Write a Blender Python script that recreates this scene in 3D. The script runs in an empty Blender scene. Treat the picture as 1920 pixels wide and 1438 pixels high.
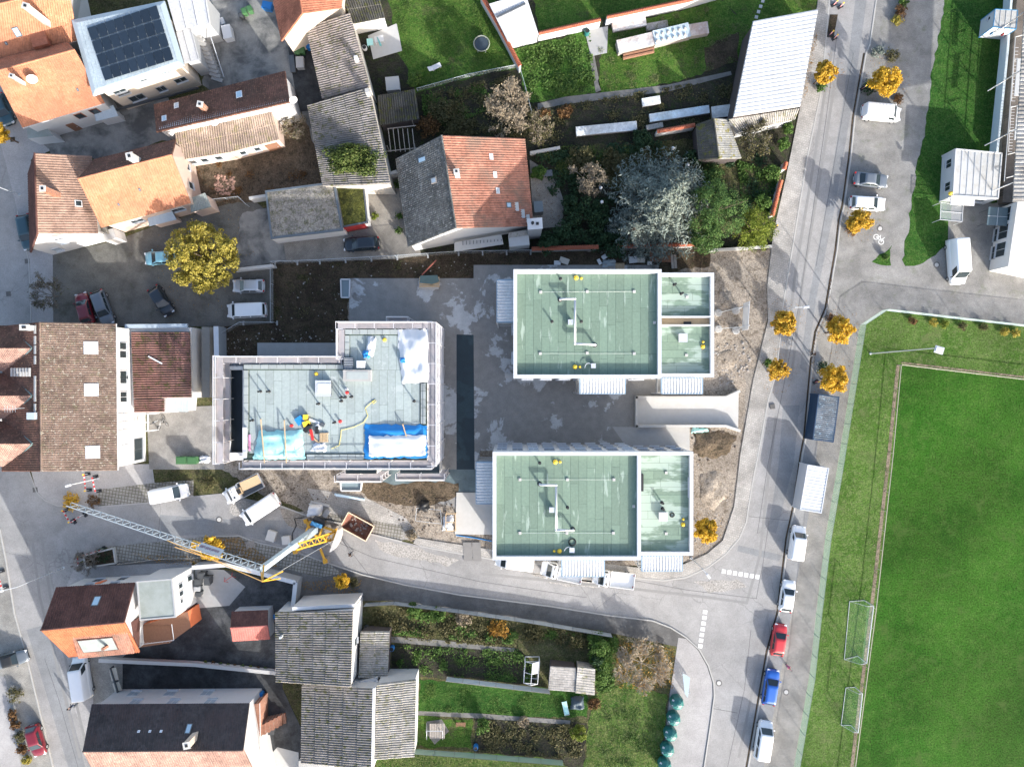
import bpy, math, random
from mathutils import Vector, Matrix
import numpy as np
random.seed(7)
SC = bpy.context.scene
COL = SC.collection

# ---------------------------------------------------------------- camera, sky, sun, exposure
CAM_H = 93.5                     # drone height above the street (m)
F = 1333.0                       # focal length in photo pixels
CX, CY = 960.0, 719.0
cam_d = bpy.data.cameras.new('drone_camera'); cam = bpy.data.objects.new('drone_camera', cam_d); COL.objects.link(cam)
cam.location = (0, 0, CAM_H); cam.rotation_euler = (0, 0, 0)
cam_d.sensor_width = 36.0; cam_d.lens = 36.0 * F / 1920.0; cam_d.clip_start = 1.0; cam_d.clip_end = 3000.0
SC.camera = cam
SUN_EL = math.radians(20.0)
SHX, SHY = -0.570, 0.822         # ground direction in which shadows fall (world x, y)
W = bpy.data.worlds.new('World'); SC.world = W; W.use_nodes = True
nt = W.node_tree; nt.nodes.clear()
sky = nt.nodes.new('ShaderNodeTexSky'); sky.sky_type = 'NISHITA'; sky.sun_disc = False
sky.sun_elevation = SUN_EL; sky.sun_rotation = math.atan2(-SHX, -SHY); sky.altitude = 100; sky.air_density = 0.9; sky.dust_density = 3.0; sky.ozone_density = 0.5
bg = nt.nodes.new('ShaderNodeBackground'); bg.inputs['Strength'].default_value = 0.15
wo = nt.nodes.new('ShaderNodeOutputWorld'); nt.links.new(sky.outputs[0], bg.inputs[0]); nt.links.new(bg.outputs[0], wo.inputs[0])
sun_d = bpy.data.lights.new('sun', 'SUN'); sun = bpy.data.objects.new('sun', sun_d); COL.objects.link(sun)
sun_d.energy = 3.05; sun_d.angle = math.radians(0.6); sun_d.color = (1.0, 0.97, 0.925)
sdir = Vector((SHX * math.cos(SUN_EL), SHY * math.cos(SUN_EL), -math.sin(SUN_EL)))
sun.rotation_euler = sdir.to_track_quat('-Z', 'Y').to_euler(); sun.location = (40, -60, 60)
SC.view_settings.view_transform = 'Standard'; SC.view_settings.look = 'None'; SC.view_settings.gamma = 1.0
SC.view_settings.use_curve_mapping = False; SC.view_settings.exposure = 1.66

# ---------------------------------------------------------------- helpers
def P(px, py, z=0.0):
    """Survey helper: a point seen at photo pixel (px,py) and standing at height z -> metres."""
    s = (CAM_H - z) / F
    return Vector(((px - CX) * s, (CY - py) * s, z))
def V3(*a): return Vector(a)

class MB:
    def __init__(s): s.v = []; s.f = []; s.mi = []; s.uv = {}
    def poly(s, pts, mi=0):
        n = len(s.v); s.v.extend([tuple(p) for p in pts]); s.f.append(tuple(range(n, n + len(pts)))); s.mi.append(mi); return s
    def prism(s, pts, z0, z1, mi=0, mtop=None, bottom=False):
        pts = [(p[0], p[1]) for p in pts]
        a = sum(pts[i][0] * pts[(i + 1) % len(pts)][1] - pts[(i + 1) % len(pts)][0] * pts[i][1] for i in range(len(pts)))
        if a < 0: pts = pts[::-1]
        n = len(s.v); k = len(pts)
        s.v.extend([(x, y, z0) for x, y in pts]); s.v.extend([(x, y, z1) for x, y in pts])
        s.f.append(tuple(range(n + k, n + 2 * k))); s.mi.append(mi if mtop is None else mtop)
        if bottom: s.f.append(tuple(range(n + k - 1, n - 1, -1))); s.mi.append(mi)
        for i in range(k):
            j = (i + 1) % k; s.f.append((n + i, n + j, n + k + j, n + k + i)); s.mi.append(mi)
        return s
    def box(s, c, d, rz=0.0, mi=0, rx=0.0, ry=0.0):
        """centre, full size"""
        M = Matrix.Rotation(rz, 3, 'Z') @ Matrix.Rotation(ry, 3, 'Y') @ Matrix.Rotation(rx, 3, 'X'); c = Vector(c); n = len(s.v)
        for z in (-.5, .5):
            for x, y in ((-.5, -.5), (.5, -.5), (.5, .5), (-.5, .5)):
                s.v.append(tuple(c + M @ Vector((x * d[0], y * d[1], z * d[2]))))
        for q in ((3, 2, 1, 0), (4, 5, 6, 7), (0, 1, 5, 4), (1, 2, 6, 5), (2, 3, 7, 6), (3, 0, 4, 7)):
            s.f.append(tuple(n + i for i in q)); s.mi.append(mi)
        return s
    def beam(s, p, q, w, h, mi=0):
        p = Vector(p); q = Vector(q); d = q - p; L = d.length
        if L < 1e-6: return s
        d = d / L; up = Vector((0, 0, 1)) if abs(d.z) < .95 else Vector((1, 0, 0))
        a = d.cross(up).normalized() * (w / 2); b = a.cross(d).normalized() * (h / 2); n = len(s.v)
        for e in (p, q):
            for u, t in ((-1, -1), (1, -1), (1, 1), (-1, 1)): s.v.append(tuple(e + a * u + b * t))
        for qd in ((0, 1, 2, 3), (7, 6, 5, 4), (4, 5, 1, 0), (5, 6, 2, 1), (6, 7, 3, 2), (7, 4, 0, 3)):
            s.f.append(tuple(n + i for i in qd)); s.mi.append(mi)
        return s
    def tube(s, p, q, r0, r1=None, n=6, mi=0, caps=True):
        r1 = r0 if r1 is None else r1
        p = Vector(p); q = Vector(q); d = q - p
        if d.length < 1e-6: return s
        d.normalize(); up = Vector((0, 0, 1)) if abs(d.z) < .95 else Vector((1, 0, 0))
        a = d.cross(up).normalized(); b = d.cross(a); k = len(s.v)
        for e, r in ((p, r0), (q, r1)):
            for i in range(n):
                t = 2 * math.pi * i / n; s.v.append(tuple(e + a * (r * math.cos(t)) + b * (r * math.sin(t))))
        for i in range(n):
            j = (i + 1) % n; s.f.append((k + i, k + j, k + n + j, k + n + i)); s.mi.append(mi)
        if caps:
            s.f.append(tuple(k + n - 1 - i for i in range(n))); s.mi.append(mi); s.f.append(tuple(k + n + i for i in range(n))); s.mi.append(mi)
        return s
    def path(s, pts, r, n=6, mi=0):
        for a, b in zip(pts[:-1], pts[1:]): s.tube(a, b, r, r, n, mi)
        return s
    def lathe(s, c, prof, n=12, mi=0):
        """prof: [(r,z)...] from bottom to top around vertical axis at c"""
        c = Vector(c); k = len(s.v)
        for r, z in prof:
            for i in range(n):
                t = 2 * math.pi * i / n; s.v.append((c.x + r * math.cos(t), c.y + r * math.sin(t), c.z + z))
        for a in range(len(prof) - 1):
            for i in range(n):
                j = (i + 1) % n; s.f.append((k + a * n + i, k + a * n + j, k + (a + 1) * n + j, k + (a + 1) * n + i)); s.mi.append(mi)
        s.f.append(tuple(k + (len(prof) - 1) * n + i for i in range(n))); s.mi.append(mi)
        s.f.append(tuple(k + n - 1 - i for i in range(n))); s.mi.append(mi)
        return s
    def ico(s, c, r, mi=0, n=6, m=4, jit=0.0, sz=1.0):
        c = Vector(c); k = len(s.v)
        for a in range(m + 1):
            ph = math.pi * a / m - math.pi / 2
            for i in range(n):
                t = 2 * math.pi * i / n; q = r * (1 + random.uniform(-jit, jit))
                s.v.append((c.x + q * math.cos(ph) * math.cos(t), c.y + q * math.cos(ph) * math.sin(t), c.z + sz * q * math.sin(ph)))
        for a in range(m):
            for i in range(n):
                j = (i + 1) % n; s.f.append((k + a * n + i, k + a * n + j, k + (a + 1) * n + j, k + (a + 1) * n + i)); s.mi.append(mi)
        return s
    def build(s, name, mats, parent=None, smooth=False, local=False):
        me = bpy.data.meshes.new(name); me.from_pydata(s.v, [], s.f)
        if not isinstance(mats, (list, tuple)): mats = [mats]
        for m in mats: me.materials.append(m)
        if len(mats) > 1: me.polygons.foreach_set('material_index', s.mi)
        if smooth: me.polygons.foreach_set('use_smooth', [True] * len(me.polygons))
        me.update()
        return link(name, me, parent, local)

def link(name, me, parent=None, local=False):
    o = bpy.data.objects.new(name, me); COL.objects.link(o)
    if parent is not None:
        o.parent = parent
        if not local: o.matrix_parent_inverse = PINV(parent)
    return o
def PINV(p):
    if p.parent is not None: return Matrix()
    return Matrix.LocRotScale(p.location, p.rotation_euler, p.scale).inverted()
def tag(o, label, cat, group=None, kind=None):
    o['label'] = label; o['category'] = cat
    if group: o['group'] = group
    if kind: o['kind'] = kind
    return o
def thing(name, label, cat, loc=(0, 0, 0), rz=0.0, group=None):
    o = bpy.data.objects.new(name, None); COL.objects.link(o); o.location = loc; o.rotation_euler = (0, 0, rz); o.empty_display_size = .2
    return tag(o, label, cat, group)
def struct(o, kind='structure'): o['kind'] = kind; return o
def dup(root, loc, rz, label, group=None, scale=None):
    r = root.copy(); COL.objects.link(r); r.location = loc; r.rotation_euler = (0, 0, rz)
    if scale: r.scale = (scale,) * 3
    r['label'] = label
    if group: r['group'] = group
    for ch in list(root.children):
        c = ch.copy(); COL.objects.link(c); c.parent = r
        for g in list(ch.children):
            d = g.copy(); COL.objects.link(d); d.parent = c
    return r
def ppts(pts, z=0.0): return [P(x, y, z) for x, y in pts]
def lerp(a, b, t): return a + (b - a) * t

# ---------------------------------------------------------------- materials
MATS = {}
class N:
    """small node-graph helper"""
    def __init__(s, name):
        s.m = bpy.data.materials.new(name); s.m.use_nodes = True; s.t = s.m.node_tree; s.b = s.t.nodes['Principled BSDF']
        s.tc = s.t.nodes.new('ShaderNodeTexCoord')
    def n(s, typ, **kw):
        o = s.t.nodes.new('ShaderNode' + typ)
        for k, v in kw.items():
            if k in ('operation', 'blend_type', 'data_type', 'feature', 'noise_dimensions', 'wave_type', 'bands_direction', 'offset', 'offset_frequency', 'squash', 'distance', 'interpolation_type'): setattr(o, k, v)
        return o
    def L(s, a, b): s.t.links.new(a, b)
    def coord(s, uv=False, rz=0.0, sc=(1, 1, 1)):
        mp = s.n('Mapping'); mp.inputs['Rotation'].default_value[2] = rz; mp.inputs['Scale'].default_value = sc
        s.L(s.tc.outputs['UV' if uv else 'Object'], mp.inputs['Vector']); return mp.outputs[0]
    def noise(s, co, scale, detail=4, rough=.6, dist=0.0):
        o = s.n('TexNoise'); o.inputs['Scale'].default_value = scale; o.inputs['Detail'].default_value = detail; o.inputs['Roughness'].default_value = rough; o.inputs['Distortion'].default_value = dist
        s.L(co, o.inputs['Vector']); return o.outputs[0]
    def ramp(s, fac, stops):
        o = s.n('ValToRGB'); cr = o.color_ramp
        while len(cr.elements) < len(stops): cr.elements.new(.5)
        for e, (p, c) in zip(cr.elements, stops):
            e.position = p; e.color = (c, c, c, 1) if isinstance(c, (int, float)) else (*c, 1)
        s.L(fac, o.inputs[0]); return o.outputs[0]
    def mix(s, fac, a, b, mode='MIX'):
        o = s.n('Mix', data_type='RGBA', blend_type=mode)
        for inp, val in ((o.inputs[0], fac), (o.inputs[6], a), (o.inputs[7], b)):
            if isinstance(val, (int, float)): inp.default_value = val
            elif isinstance(val, tuple): inp.default_value = (*val, 1)
            else: s.L(val, inp)
        return o.outputs[2]
    def math(s, op, a, b=None):
        o = s.n('Math', operation=op)
        for inp, val in ((o.inputs[0], a), (o.inputs[1], b)):
            if val is None: continue
            if isinstance(val, (int, float)): inp.default_value = val
            else: s.L(val, inp)
        return o.outputs[0]
    def bump(s, h, st=.3, dist=.05):
        o = s.n('Bump'); o.inputs['Strength'].default_value = st; o.inputs['Distance'].default_value = dist; s.L(h, o.inputs['Height']); s.L(o.outputs[0], s.b.inputs['Normal'])
    def col(s, c):
        if isinstance(c, tuple): s.b.inputs['Base Color'].default_value = (*c, 1)
        else: s.L(c, s.b.inputs['Base Color'])
    def rough(s, r):
        if isinstance(r, (int, float)): s.b.inputs['Roughness'].default_value = r
        else: s.L(r, s.b.inputs['Roughness'])
def sc3(c, k): return tuple(min(1, x * k) for x in c)

def M(name, c, rough=.8, var=.18, scale=2.0, fine=25.0, bump=.0, bscale=30, metal=0.0, spec=.4, rand=0.0, dirt=None, dirt_amt=.5, dirt_scale=.8, emit=None, coat=0.0):
    """general surface: base colour with large and fine variation, optional dirt colour and per-object jitter"""
    if name in MATS: return MATS[name]
    g = N(name); co = g.coord()
    n1 = g.noise(co, scale, 5); n2 = g.noise(co, fine, 3)
    k = g.math('ADD', g.math('MULTIPLY', g.math('SUBTRACT', n1, .5), 2.4 * var), g.math('MULTIPLY', g.math('SUBTRACT', n2, .5), 1.6 * var))
    k = g.math('ADD', k, 1.0)
    if rand:
        oi = g.n('ObjectInfo'); k = g.math('MULTIPLY', k, g.math('ADD', g.math('MULTIPLY', oi.outputs['Random'], 2 * rand), 1 - rand))
    c1 = g.mix(1.0, c, k, 'MULTIPLY')
    if dirt:
        d = g.noise(co, dirt_scale, 6, .7); c1 = g.mix(g.math('MULTIPLY', g.ramp(d, [(.42, 0.0), (.68, 1.0)]), dirt_amt), c1, dirt)
    g.col(c1); g.rough(rough); g.b.inputs['Metallic'].default_value = metal; g.b.inputs['Specular IOR Level'].default_value = spec
    if coat: g.b.inputs['Coat Weight'].default_value = coat; g.b.inputs['Coat Roughness'].default_value = .05
    if bump: g.bump(g.noise(co, bscale, 4), bump, .04)
    MATS[name] = g.m; return g.m

def M_grass(name, c1, c2, c3=None, s1=.35, s2=3.0, bump=.9, bald=None):
    g = N(name); co = g.coord()
    a = g.noise(co, s1, 6, .65); b = g.noise(co, s2, 6, .75); f = g.noise(co, 5.0, 5, .8); l = g.noise(co, .06, 3, .6)
    x = g.mix(g.ramp(a, [(.4, 0.0), (.6, 1.0)]), c1, c2)
    x = g.mix(g.math('MULTIPLY', g.ramp(b, [(.46, 0.0), (.62, 1.0)]), .75), x, c3 or sc3(c2, 1.5))
    x = g.mix(1.0, x, g.ramp(f, [(.34, .35), (.66, 1.75)]), 'MULTIPLY'); x = g.mix(1.0, x, g.ramp(l, [(.38, .78), (.62, 1.22)]), 'MULTIPLY')
    if bald: x = g.mix(g.ramp(g.noise(co, .23, 6, .75), [(.56, 0.0), (.68, .75)]), x, bald)
    g.col(x); g.rough(.95); g.b.inputs['Specular IOR Level'].default_value = .1
    g.bump(g.math('ADD', f, g.math('MULTIPLY', b, .6)), bump, .2)
    MATS[name] = g.m; return g.m

def M_soil(name, c1, c2, c3, s=.6, bump=.8, litter=None, lit_amt=.0):
    g = N(name); co = g.coord()
    a = g.noise(co, s * .5, 7, .7, .6); b = g.noise(co, 1.3, 7, .75, .3); f = g.noise(co, 5.0, 5, .8)
    x = g.mix(g.ramp(a, [(.42, 0.0), (.58, 1.0)]), c1, c2); x = g.mix(g.ramp(b, [(.5, 0.0), (.62, .9)]), x, c3)
    x = g.mix(1.0, x, g.ramp(f, [(.34, .45), (.66, 1.6)]), 'MULTIPLY')
    if litter: x = g.mix(g.math('MULTIPLY', g.ramp(g.noise(co, 3.5, 3, .7), [(.62, 0.0), (.68, 1.0)]), lit_amt), x, litter)
    g.col(x); g.rough(.95); g.b.inputs['Specular IOR Level'].default_value = .15; g.bump(g.math('ADD', b, f), bump, .25)
    MATS[name] = g.m; return g.m

def M_road(name, c, wet=None, crack=.5, fine=.1, patch=.12, rough=.85):
    g = N(name); co = g.coord()
    a = g.noise(co, .09, 5, .6, .4); b = g.noise(co, .6, 6, .75); f = g.noise(co, 6.0, 4, .8)
    x = g.mix(1.0, c, g.ramp(a, [(.38, 1 - patch), (.62, 1 + patch)]), 'MULTIPLY'); x = g.mix(1.0, x, g.ramp(b, [(.36, 1 - patch * .9), (.64, 1 + patch * .9)]), 'MULTIPLY'); x = g.mix(1.0, x, g.ramp(f, [(.36, 1 - fine * 1.3), (.64, 1 + fine * 1.3)]), 'MULTIPLY')
    st = g.math('MULTIPLY', g.ramp(g.noise(co, 1.1, 4, .6), [(.66, 0.0), (.72, 1.0)]), g.ramp(g.noise(co, .13, 3), [(.5, 0.0), (.6, .45)])); x = g.mix(st, x, sc3(c, .5))
    if crack:
        v = g.n('TexVoronoi', feature='DISTANCE_TO_EDGE'); v.inputs['Scale'].default_value = .16
        dn = g.n('TexNoise'); dn.inputs['Scale'].default_value = 1.2; dn.inputs['Detail'].default_value = 5; g.L(co, dn.inputs['Vector'])
        mx = g.mix(.35, co, dn.outputs['Color'], 'LINEAR_LIGHT'); g.L(mx, v.inputs['Vector'])
        line = g.ramp(v.outputs['Distance'], [(.0, 1.0), (.009, 0.0)])
        gate = g.ramp(g.noise(co, .1, 2), [(.47, 0.0), (.53, 1.0)])
        x = g.mix(g.math('MULTIPLY', g.math('MULTIPLY', line, gate), crack), x, sc3(c, .45))
    g.col(x); g.rough(rough); g.b.inputs['Specular IOR Level'].default_value = .25; g.bump(f, .15, .02)
    MATS[name] = g.m; return g.m

def M_wet(name, dry, wet, lo=.46, hi=.5, s=.22):
    """concrete slab, partly wet: wet areas darker and smoother"""
    g = N(name); co = g.coord()
    a = g.noise(co, s, 7, .62, .3); f = g.noise(co, 6.0, 5, .7); h = g.noise(co, .9, 5)
    w = g.ramp(a, [(lo, 0.0), (hi, 1.0)])
    x = g.mix(w, dry, wet); x = g.mix(1.0, x, g.ramp(f, [(.36, .91), (.64, 1.09)]), 'MULTIPLY'); x = g.mix(1.0, x, g.ramp(h, [(.36, .9), (.64, 1.1)]), 'MULTIPLY')
    g.col(x); g.rough(g.ramp(w, [(0, .85), (1, .55)])); g.bump(f, .1, .02)
    MATS[name] = g.m; return g.m

def M_paver(name, c1, c2, joint, bw=.22, bh=.11, rz=0.0, jw=.012, rough=.85, off=.5, moss=None):
    g = N(name); co = g.coord(rz=rz)
    b = g.n('TexBrick'); b.offset = off; b.inputs['Scale'].default_value = 1.0; b.inputs['Brick Width'].default_value = bw; b.inputs['Row Height'].default_value = bh
    b.inputs['Mortar Size'].default_value = jw; b.inputs['Mortar Smooth'].default_value = .1
    b.inputs['Color1'].default_value = (*c1, 1); b.inputs['Color2'].default_value = (*c2, 1); b.inputs['Mortar'].default_value = (*joint, 1); g.L(co, b.inputs['Vector'])
    n = g.noise(co, .35, 6, .65); f = g.noise(co, 9.0, 4)
    x = g.mix(1.0, b.outputs[0], g.ramp(n, [(.37, .78), (.63, 1.22)]), 'MULTIPLY'); x = g.mix(1.0, x, g.ramp(f, [(.36, .85), (.64, 1.15)]), 'MULTIPLY')
    if moss: x = g.mix(g.ramp(g.noise(co, .5, 6, .7), [(.55, 0.0), (.7, .7)]), x, moss)
    g.col(x); g.rough(rough); g.b.inputs['Specular IOR Level'].default_value = .25; g.bump(g.math('SUBTRACT', 1.0, b.outputs['Fac']), .4, .02)
    MATS[name] = g.m; return g.m

def M_tile(name, c1, c2, tu=.3, tv=.34, moss=None, moss_amt=0.0, stain=None, stain_amt=0.0, spots=None, rough=.8, fines=.25):
    """roof covering, uv in metres along eave / up slope: per-tile tone, moss and stains"""
    g = N(name); co = g.coord(uv=True); ob = g.coord()
    sp = g.n('SeparateXYZ'); g.L(co, sp.inputs[0])
    u = g.math('FLOOR', g.math('DIVIDE', sp.outputs[0], tu)); v = g.math('FLOOR', g.math('DIVIDE', sp.outputs[1], tv))
    cb = g.n('CombineXYZ'); g.L(u, cb.inputs[0]); g.L(v, cb.inputs[1]); wn = g.n('TexWhiteNoise'); g.L(cb.outputs[0], wn.inputs['Vector'])
    x = g.mix(wn.outputs['Value'], c1, c2)
    n = g.noise(ob, .5, 6, .65); f = g.noise(ob, 4.0, 5, .8)
    x = g.mix(1.0, x, g.ramp(n, [(.37, 1 - fines), (.63, 1 + fines)]), 'MULTIPLY'); x = g.mix(1.0, x, g.ramp(f, [(.35, .86), (.65, 1.14)]), 'MULTIPLY')
    if stain: x = g.mix(g.math('MULTIPLY', g.ramp(g.noise(ob, .28, 6, .7), [(.45, 0.0), (.62, 1.0)]), stain_amt), x, stain)
    if moss: x = g.mix(g.math('MULTIPLY', g.ramp(g.noise(ob, 1.6, 7, .75), [(.53, 0.0), (.6, 1.0)]), moss_amt), x, moss)
    if spots: x = g.mix(g.ramp(g.noise(ob, 3.2, 4, .7), [(.58, 0.0), (.64, .85)]), x, spots)
    g.col(x); g.rough(rough); g.b.inputs['Specular IOR Level'].default_value = .2; g.bump(f, .25, .03)
    MATS[name] = g.m; return g.m

def M_leaf(name, c1, c2, c3, s=1.2, trans=.25):
    g = N(name); co = g.coord(); a = g.noise(co, s, 4, .7); f = g.n('TexWhiteNoise'); geo = g.n('NewGeometry')
    r = geo.outputs['Random Per Island']
    x = g.mix(g.ramp(a, [(.35, 0.0), (.65, 1.0)]), c1, c2); x = g.mix(g.ramp(r, [(.55, 0.0), (1.0, .9)]), x, c3)
    g.col(x); g.rough(.7); g.b.inputs['Specular IOR Level'].default_value = .2
    tr = g.n('BsdfTranslucent'); g.L(x, tr.inputs[0]); mx = g.n('MixShader'); mx.inputs[0].default_value = trans
    g.L(g.b.outputs[0], mx.inputs[1]); g.L(tr.outputs[0], mx.inputs[2]); g.L(mx.outputs[0], g.t.nodes['Material Output'].inputs[0])
    MATS[name] = g.m; return g.m

def M_mesh(name, c, alpha):
    """wire mesh / netting too fine to resolve: partly see-through"""
    g = N(name); co = g.coord(); g.col(c); g.rough(.6); tr = g.n('BsdfTransparent'); mx = g.n('MixShader'); mx.inputs[0].default_value = alpha
    g.L(tr.outputs[0], mx.inputs[1]); g.L(g.b.outputs[0], mx.inputs[2]); g.L(mx.outputs[0], g.t.nodes['Material Output'].inputs[0]); MATS[name] = g.m; return g.m

# paints, metals, plastics
WHITE = M('white_paint', (.5, .51, .525), .55, .05, dirt=(.45, .44, .42), dirt_amt=.12)
RENDER_W = M('white_render', (.5, .5, .5), .85, .06, dirt=(.42, .42, .4), dirt_amt=.25, bump=.1)
CREAM = M('cream_render', (.5, .43, .355), .85, .07, dirt=(.4, .34, .28), dirt_amt=.2)
PEACH = M('peach_render', (.5, .385, .32), .85, .08, dirt=(.4, .3, .25), dirt_amt=.3)
BEIGE = M('beige_render', (.5, .46, .4), .85, .1, dirt=(.3, .27, .23), dirt_amt=.4)
ORANGE_W = M('orange_render', (.62, .17, .07), .85, .06)
GREYW = M('grey_render', (.3, .31, .32), .85, .1)
DARKW = M('dark_boards', (.06, .05, .05), .8, .2)
BRICKW = M_paver('brick_wall', (.28, .11, .06), (.22, .085, .05), (.25, .2, .17), .25, .08)
CONC = M('concrete', (.32, .32, .315), .85, .1, dirt=(.28, .27, .25), dirt_amt=.4, bump=.1)
CONC_L = M('pale_concrete', (.42, .415, .4), .85, .08, dirt=(.36, .34, .31), dirt_amt=.3)
ALU = M('aluminium', (.55, .57, .6), .4, .08, metal=.4)
GALV = M('galvanised_steel', (.5, .53, .56), .45, .12, metal=.3)
STEEL_D = M('dark_steel', (.09, .1, .11), .5, .15, metal=.2)
BLACK = M('black_plastic', (.015, .016, .018), .55, .2)
RUBBER = M('tyre_rubber', (.012, .012, .013), .9, .2)
RIM = M('wheel_rim', (.45, .46, .47), .35, .05, metal=.6)
GLASS = M('window_glass', (.02, .03, .035), .08, .1, spec=.6)
GLASS_P = M('pale_skylight', (.34, .4, .45), .2, .08, spec=.6)
SKYL = M('roof_window_glass', (.3, .42, .52), .12, .08, spec=.6)
LAMP_R = M('red_lamp_lens', (.35, .02, .02), .25, .05)
LAMP_W = M('headlamp_lens', (.6, .62, .65), .12, .05)
CRANE_Y = M('crane_yellow', (.62, .33, .03), .5, .1, dirt=(.3, .17, .04), dirt_amt=.35)
CRANE_G = M('crane_grey_blue', (.32, .4, .45), .5, .1, dirt=(.2, .22, .24), dirt_amt=.3)
YELLOW = M('yellow_plastic', (.75, .5, .04), .5, .08)
RED = M('red_plastic', (.5, .03, .03), .5, .08)
BLUE_T = M('blue_tarp', (.02, .2, .5), .45, .15, bump=.4, bscale=3)
TEAL_T = M('teal_tarp', (.35, .62, .6), .4, .2, scale=1.0, bump=.5, bscale=3, dirt=(.1, .33, .36), dirt_amt=.6)
WHITE_T = M('white_tarp', (.6, .61, .63), .5, .06, bump=.5, bscale=2.5, dirt=(.5, .53, .57), dirt_amt=.35)
BIN_G = M('green_bin_plastic', (.05, .13, .05), .5, .15)
BIN_B = M('blue_bin_plastic', (.02, .16, .42), .5, .12)
BIN_K = M('charcoal_bin_plastic', (.05, .055, .06), .55, .15)
BANK_G = M('bottle_bank_green', (.02, .13, .12), .42, .12)
WOOD = M('raw_timber', (.45, .33, .2), .8, .2, scale=6)
WOOD_G = M('weathered_timber', (.3, .27, .24), .85, .25, scale=5)
WOOD_B = M('brown_timber', (.2, .1, .06), .8, .2, scale=5)
ROPE = M('yellow_hose_rubber', (.6, .5, .12), .6, .1)
CORR_W = M('white_sheet_steel', (.47, .49, .52), .4, .04, dirt=(.5, .52, .54), dirt_amt=.15)
CORR_BARN = M('barn_sheet_steel', (.62, .63, .64), .5, .06, dirt=(.42, .43, .44), dirt_amt=.35)
CAP_T = M('red_cap_tiles', (.36, .11, .06), .8, .2, rand=.15)
SAIL = M('green_netting_cloth', (.06, .2, .11), .7, .2)
BLUE_F = M('blue_container_trim', (.06, .22, .42), .5, .06)
# ---------------------------------------------------------------- ground materials
ROAD = M_road('asphalt_pale', (.245, .24, .235), patch=.12)
ROAD_B = M_road('asphalt_bluegrey', (.19, .195, .2), crack=.4)
ROAD_D = M_road('asphalt_dark', (.055, .058, .06), crack=.2, patch=.35)
SIDEW = M_paver('pavement_pavers', (.32, .305, .285), (.27, .26, .245), (.17, .16, .14), .3, .3, .3)
SIDEW_A = M_road('pavement_asphalt', (.11, .108, .105), crack=.3, patch=.25)
LIGHTP = M_road('pale_pavement', (.3, .29, .285), crack=.15, patch=.1)
LOT = M_paver('lot_pavers', (.235, .23, .22), (.205, .2, .192), (.15, .148, .138), .2, .1, .08, moss=(.12, .13, .09))
LOT_P = M_paver('lane_pavers', (.27, .26, .24), (.23, .225, .21), (.14, .135, .12), .24, .12, .15)
PARK = M_paver('parking_pavers', (.15, .145, .132), (.13, .125, .115), (.07, .068, .055), .22, .11, .05, moss=(.06, .06, .04))
DRIVE = M_paver('driveway_pavers', (.25, .23, .2), (.22, .2, .175), (.13, .12, .1), .24, .16, .1)
COURT = M_paver('court_pavers', (.26, .25, .235), (.235, .225, .21), (.18, .17, .155), .2, .1, .0)
GRID = M_paver('grass_grid_pavers', (.25, .24, .22), (.22, .21, .195), (.11, .105, .08), .42, .42, .16, .045, off=0.0)
COURT_D = M_wet('old_courtyard_concrete', (.22, .215, .2), (.075, .075, .072), .44, .6, .3)
COURT_B = M_road('black_courtyard_asphalt', (.042, .044, .046), crack=.1, patch=.5)
SLAB = M_wet('site_slab_concrete', (.42, .43, .435), (.215, .207, .194), .44, .46, .17)
BITU = M_wet('bitumen_coating', (.035, .06, .072), (.014, .03, .04), .44, .47, .25)
BITU_L = M_wet('bitumen_coating_sunlit', (.12, .16, .17), (.09, .125, .135), .46, .5, .3)  # paler copy of the bitumen, with sunlight put into its colour
SOIL_D = M_soil('dark_soil', (.042, .031, .022), (.08, .06, .04), (.035, .034, .017), litter=(.13, .11, .08), lit_amt=.4)
SOIL_S = M_soil('sandy_soil', (.2, .172, .142), (.275, .24, .2), (.12, .098, .075), .25, .35)
SOIL_M = M_soil('brown_soil', (.085, .065, .045), (.13, .1, .07), (.045, .038, .025), .6, litter=(.2, .16, .1), lit_amt=.4)
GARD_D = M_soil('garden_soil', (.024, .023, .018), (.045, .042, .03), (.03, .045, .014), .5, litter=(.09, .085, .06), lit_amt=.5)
GARD_G = M_grass('garden_grass', (.03, .074, .012), (.052, .11, .018), (.09, .13, .03), .3, 1.6, bald=(.075, .065, .038))
GARD_V = M_grass('vegetable_greens', (.03, .05, .014), (.05, .12, .02), (.08, .17, .03), .5, 1.2, bald=(.025, .022, .016))
MEADOW = M_grass('rough_meadow', (.035, .085, .014), (.075, .13, .028), (.15, .175, .06), .3, 1.1, 1.0)
GARD_M = M_grass('mixed_garden_beds', (.05, .055, .025), (.085, .09, .035), (.12, .1, .06), .45, 1.7, 1.0, bald=(.06, .05, .035))
PITCH = M_grass('pitch_grass', (.017, .066, .006), (.027, .082, .009), (.04, .088, .015), .09, .7, .8, bald=(.056, .094, .023))
VERGE = M_grass('verge_grass', (.034, .08, .011), (.058, .105, .022), (.095, .125, .046), .2, 1.5, .8, bald=(.1, .12, .05))
LAWN = M_grass('lawn_grass', (.018, .062, .01), (.032, .085, .014), (.058, .105, .026), .3, 1.5, .8)
DIRTL = M_soil('worn_dirt', (.14, .11, .085), (.2, .16, .12), (.06, .08, .03), 1.2, .5)
PAINT = M('road_paint', (.7, .7, .68), .7, .08, dirt=(.4, .4, .38), dirt_amt=.4)
IRON = M('cast_iron', (.1, .095, .09), .6, .2)
SEAM = M('tar_seam', (.075, .075, .075), .7, .2)
PATHC = M('garden_path_slabs', (.16, .155, .145), .9, .2, dirt=(.06, .06, .045), dirt_amt=.5)

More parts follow.
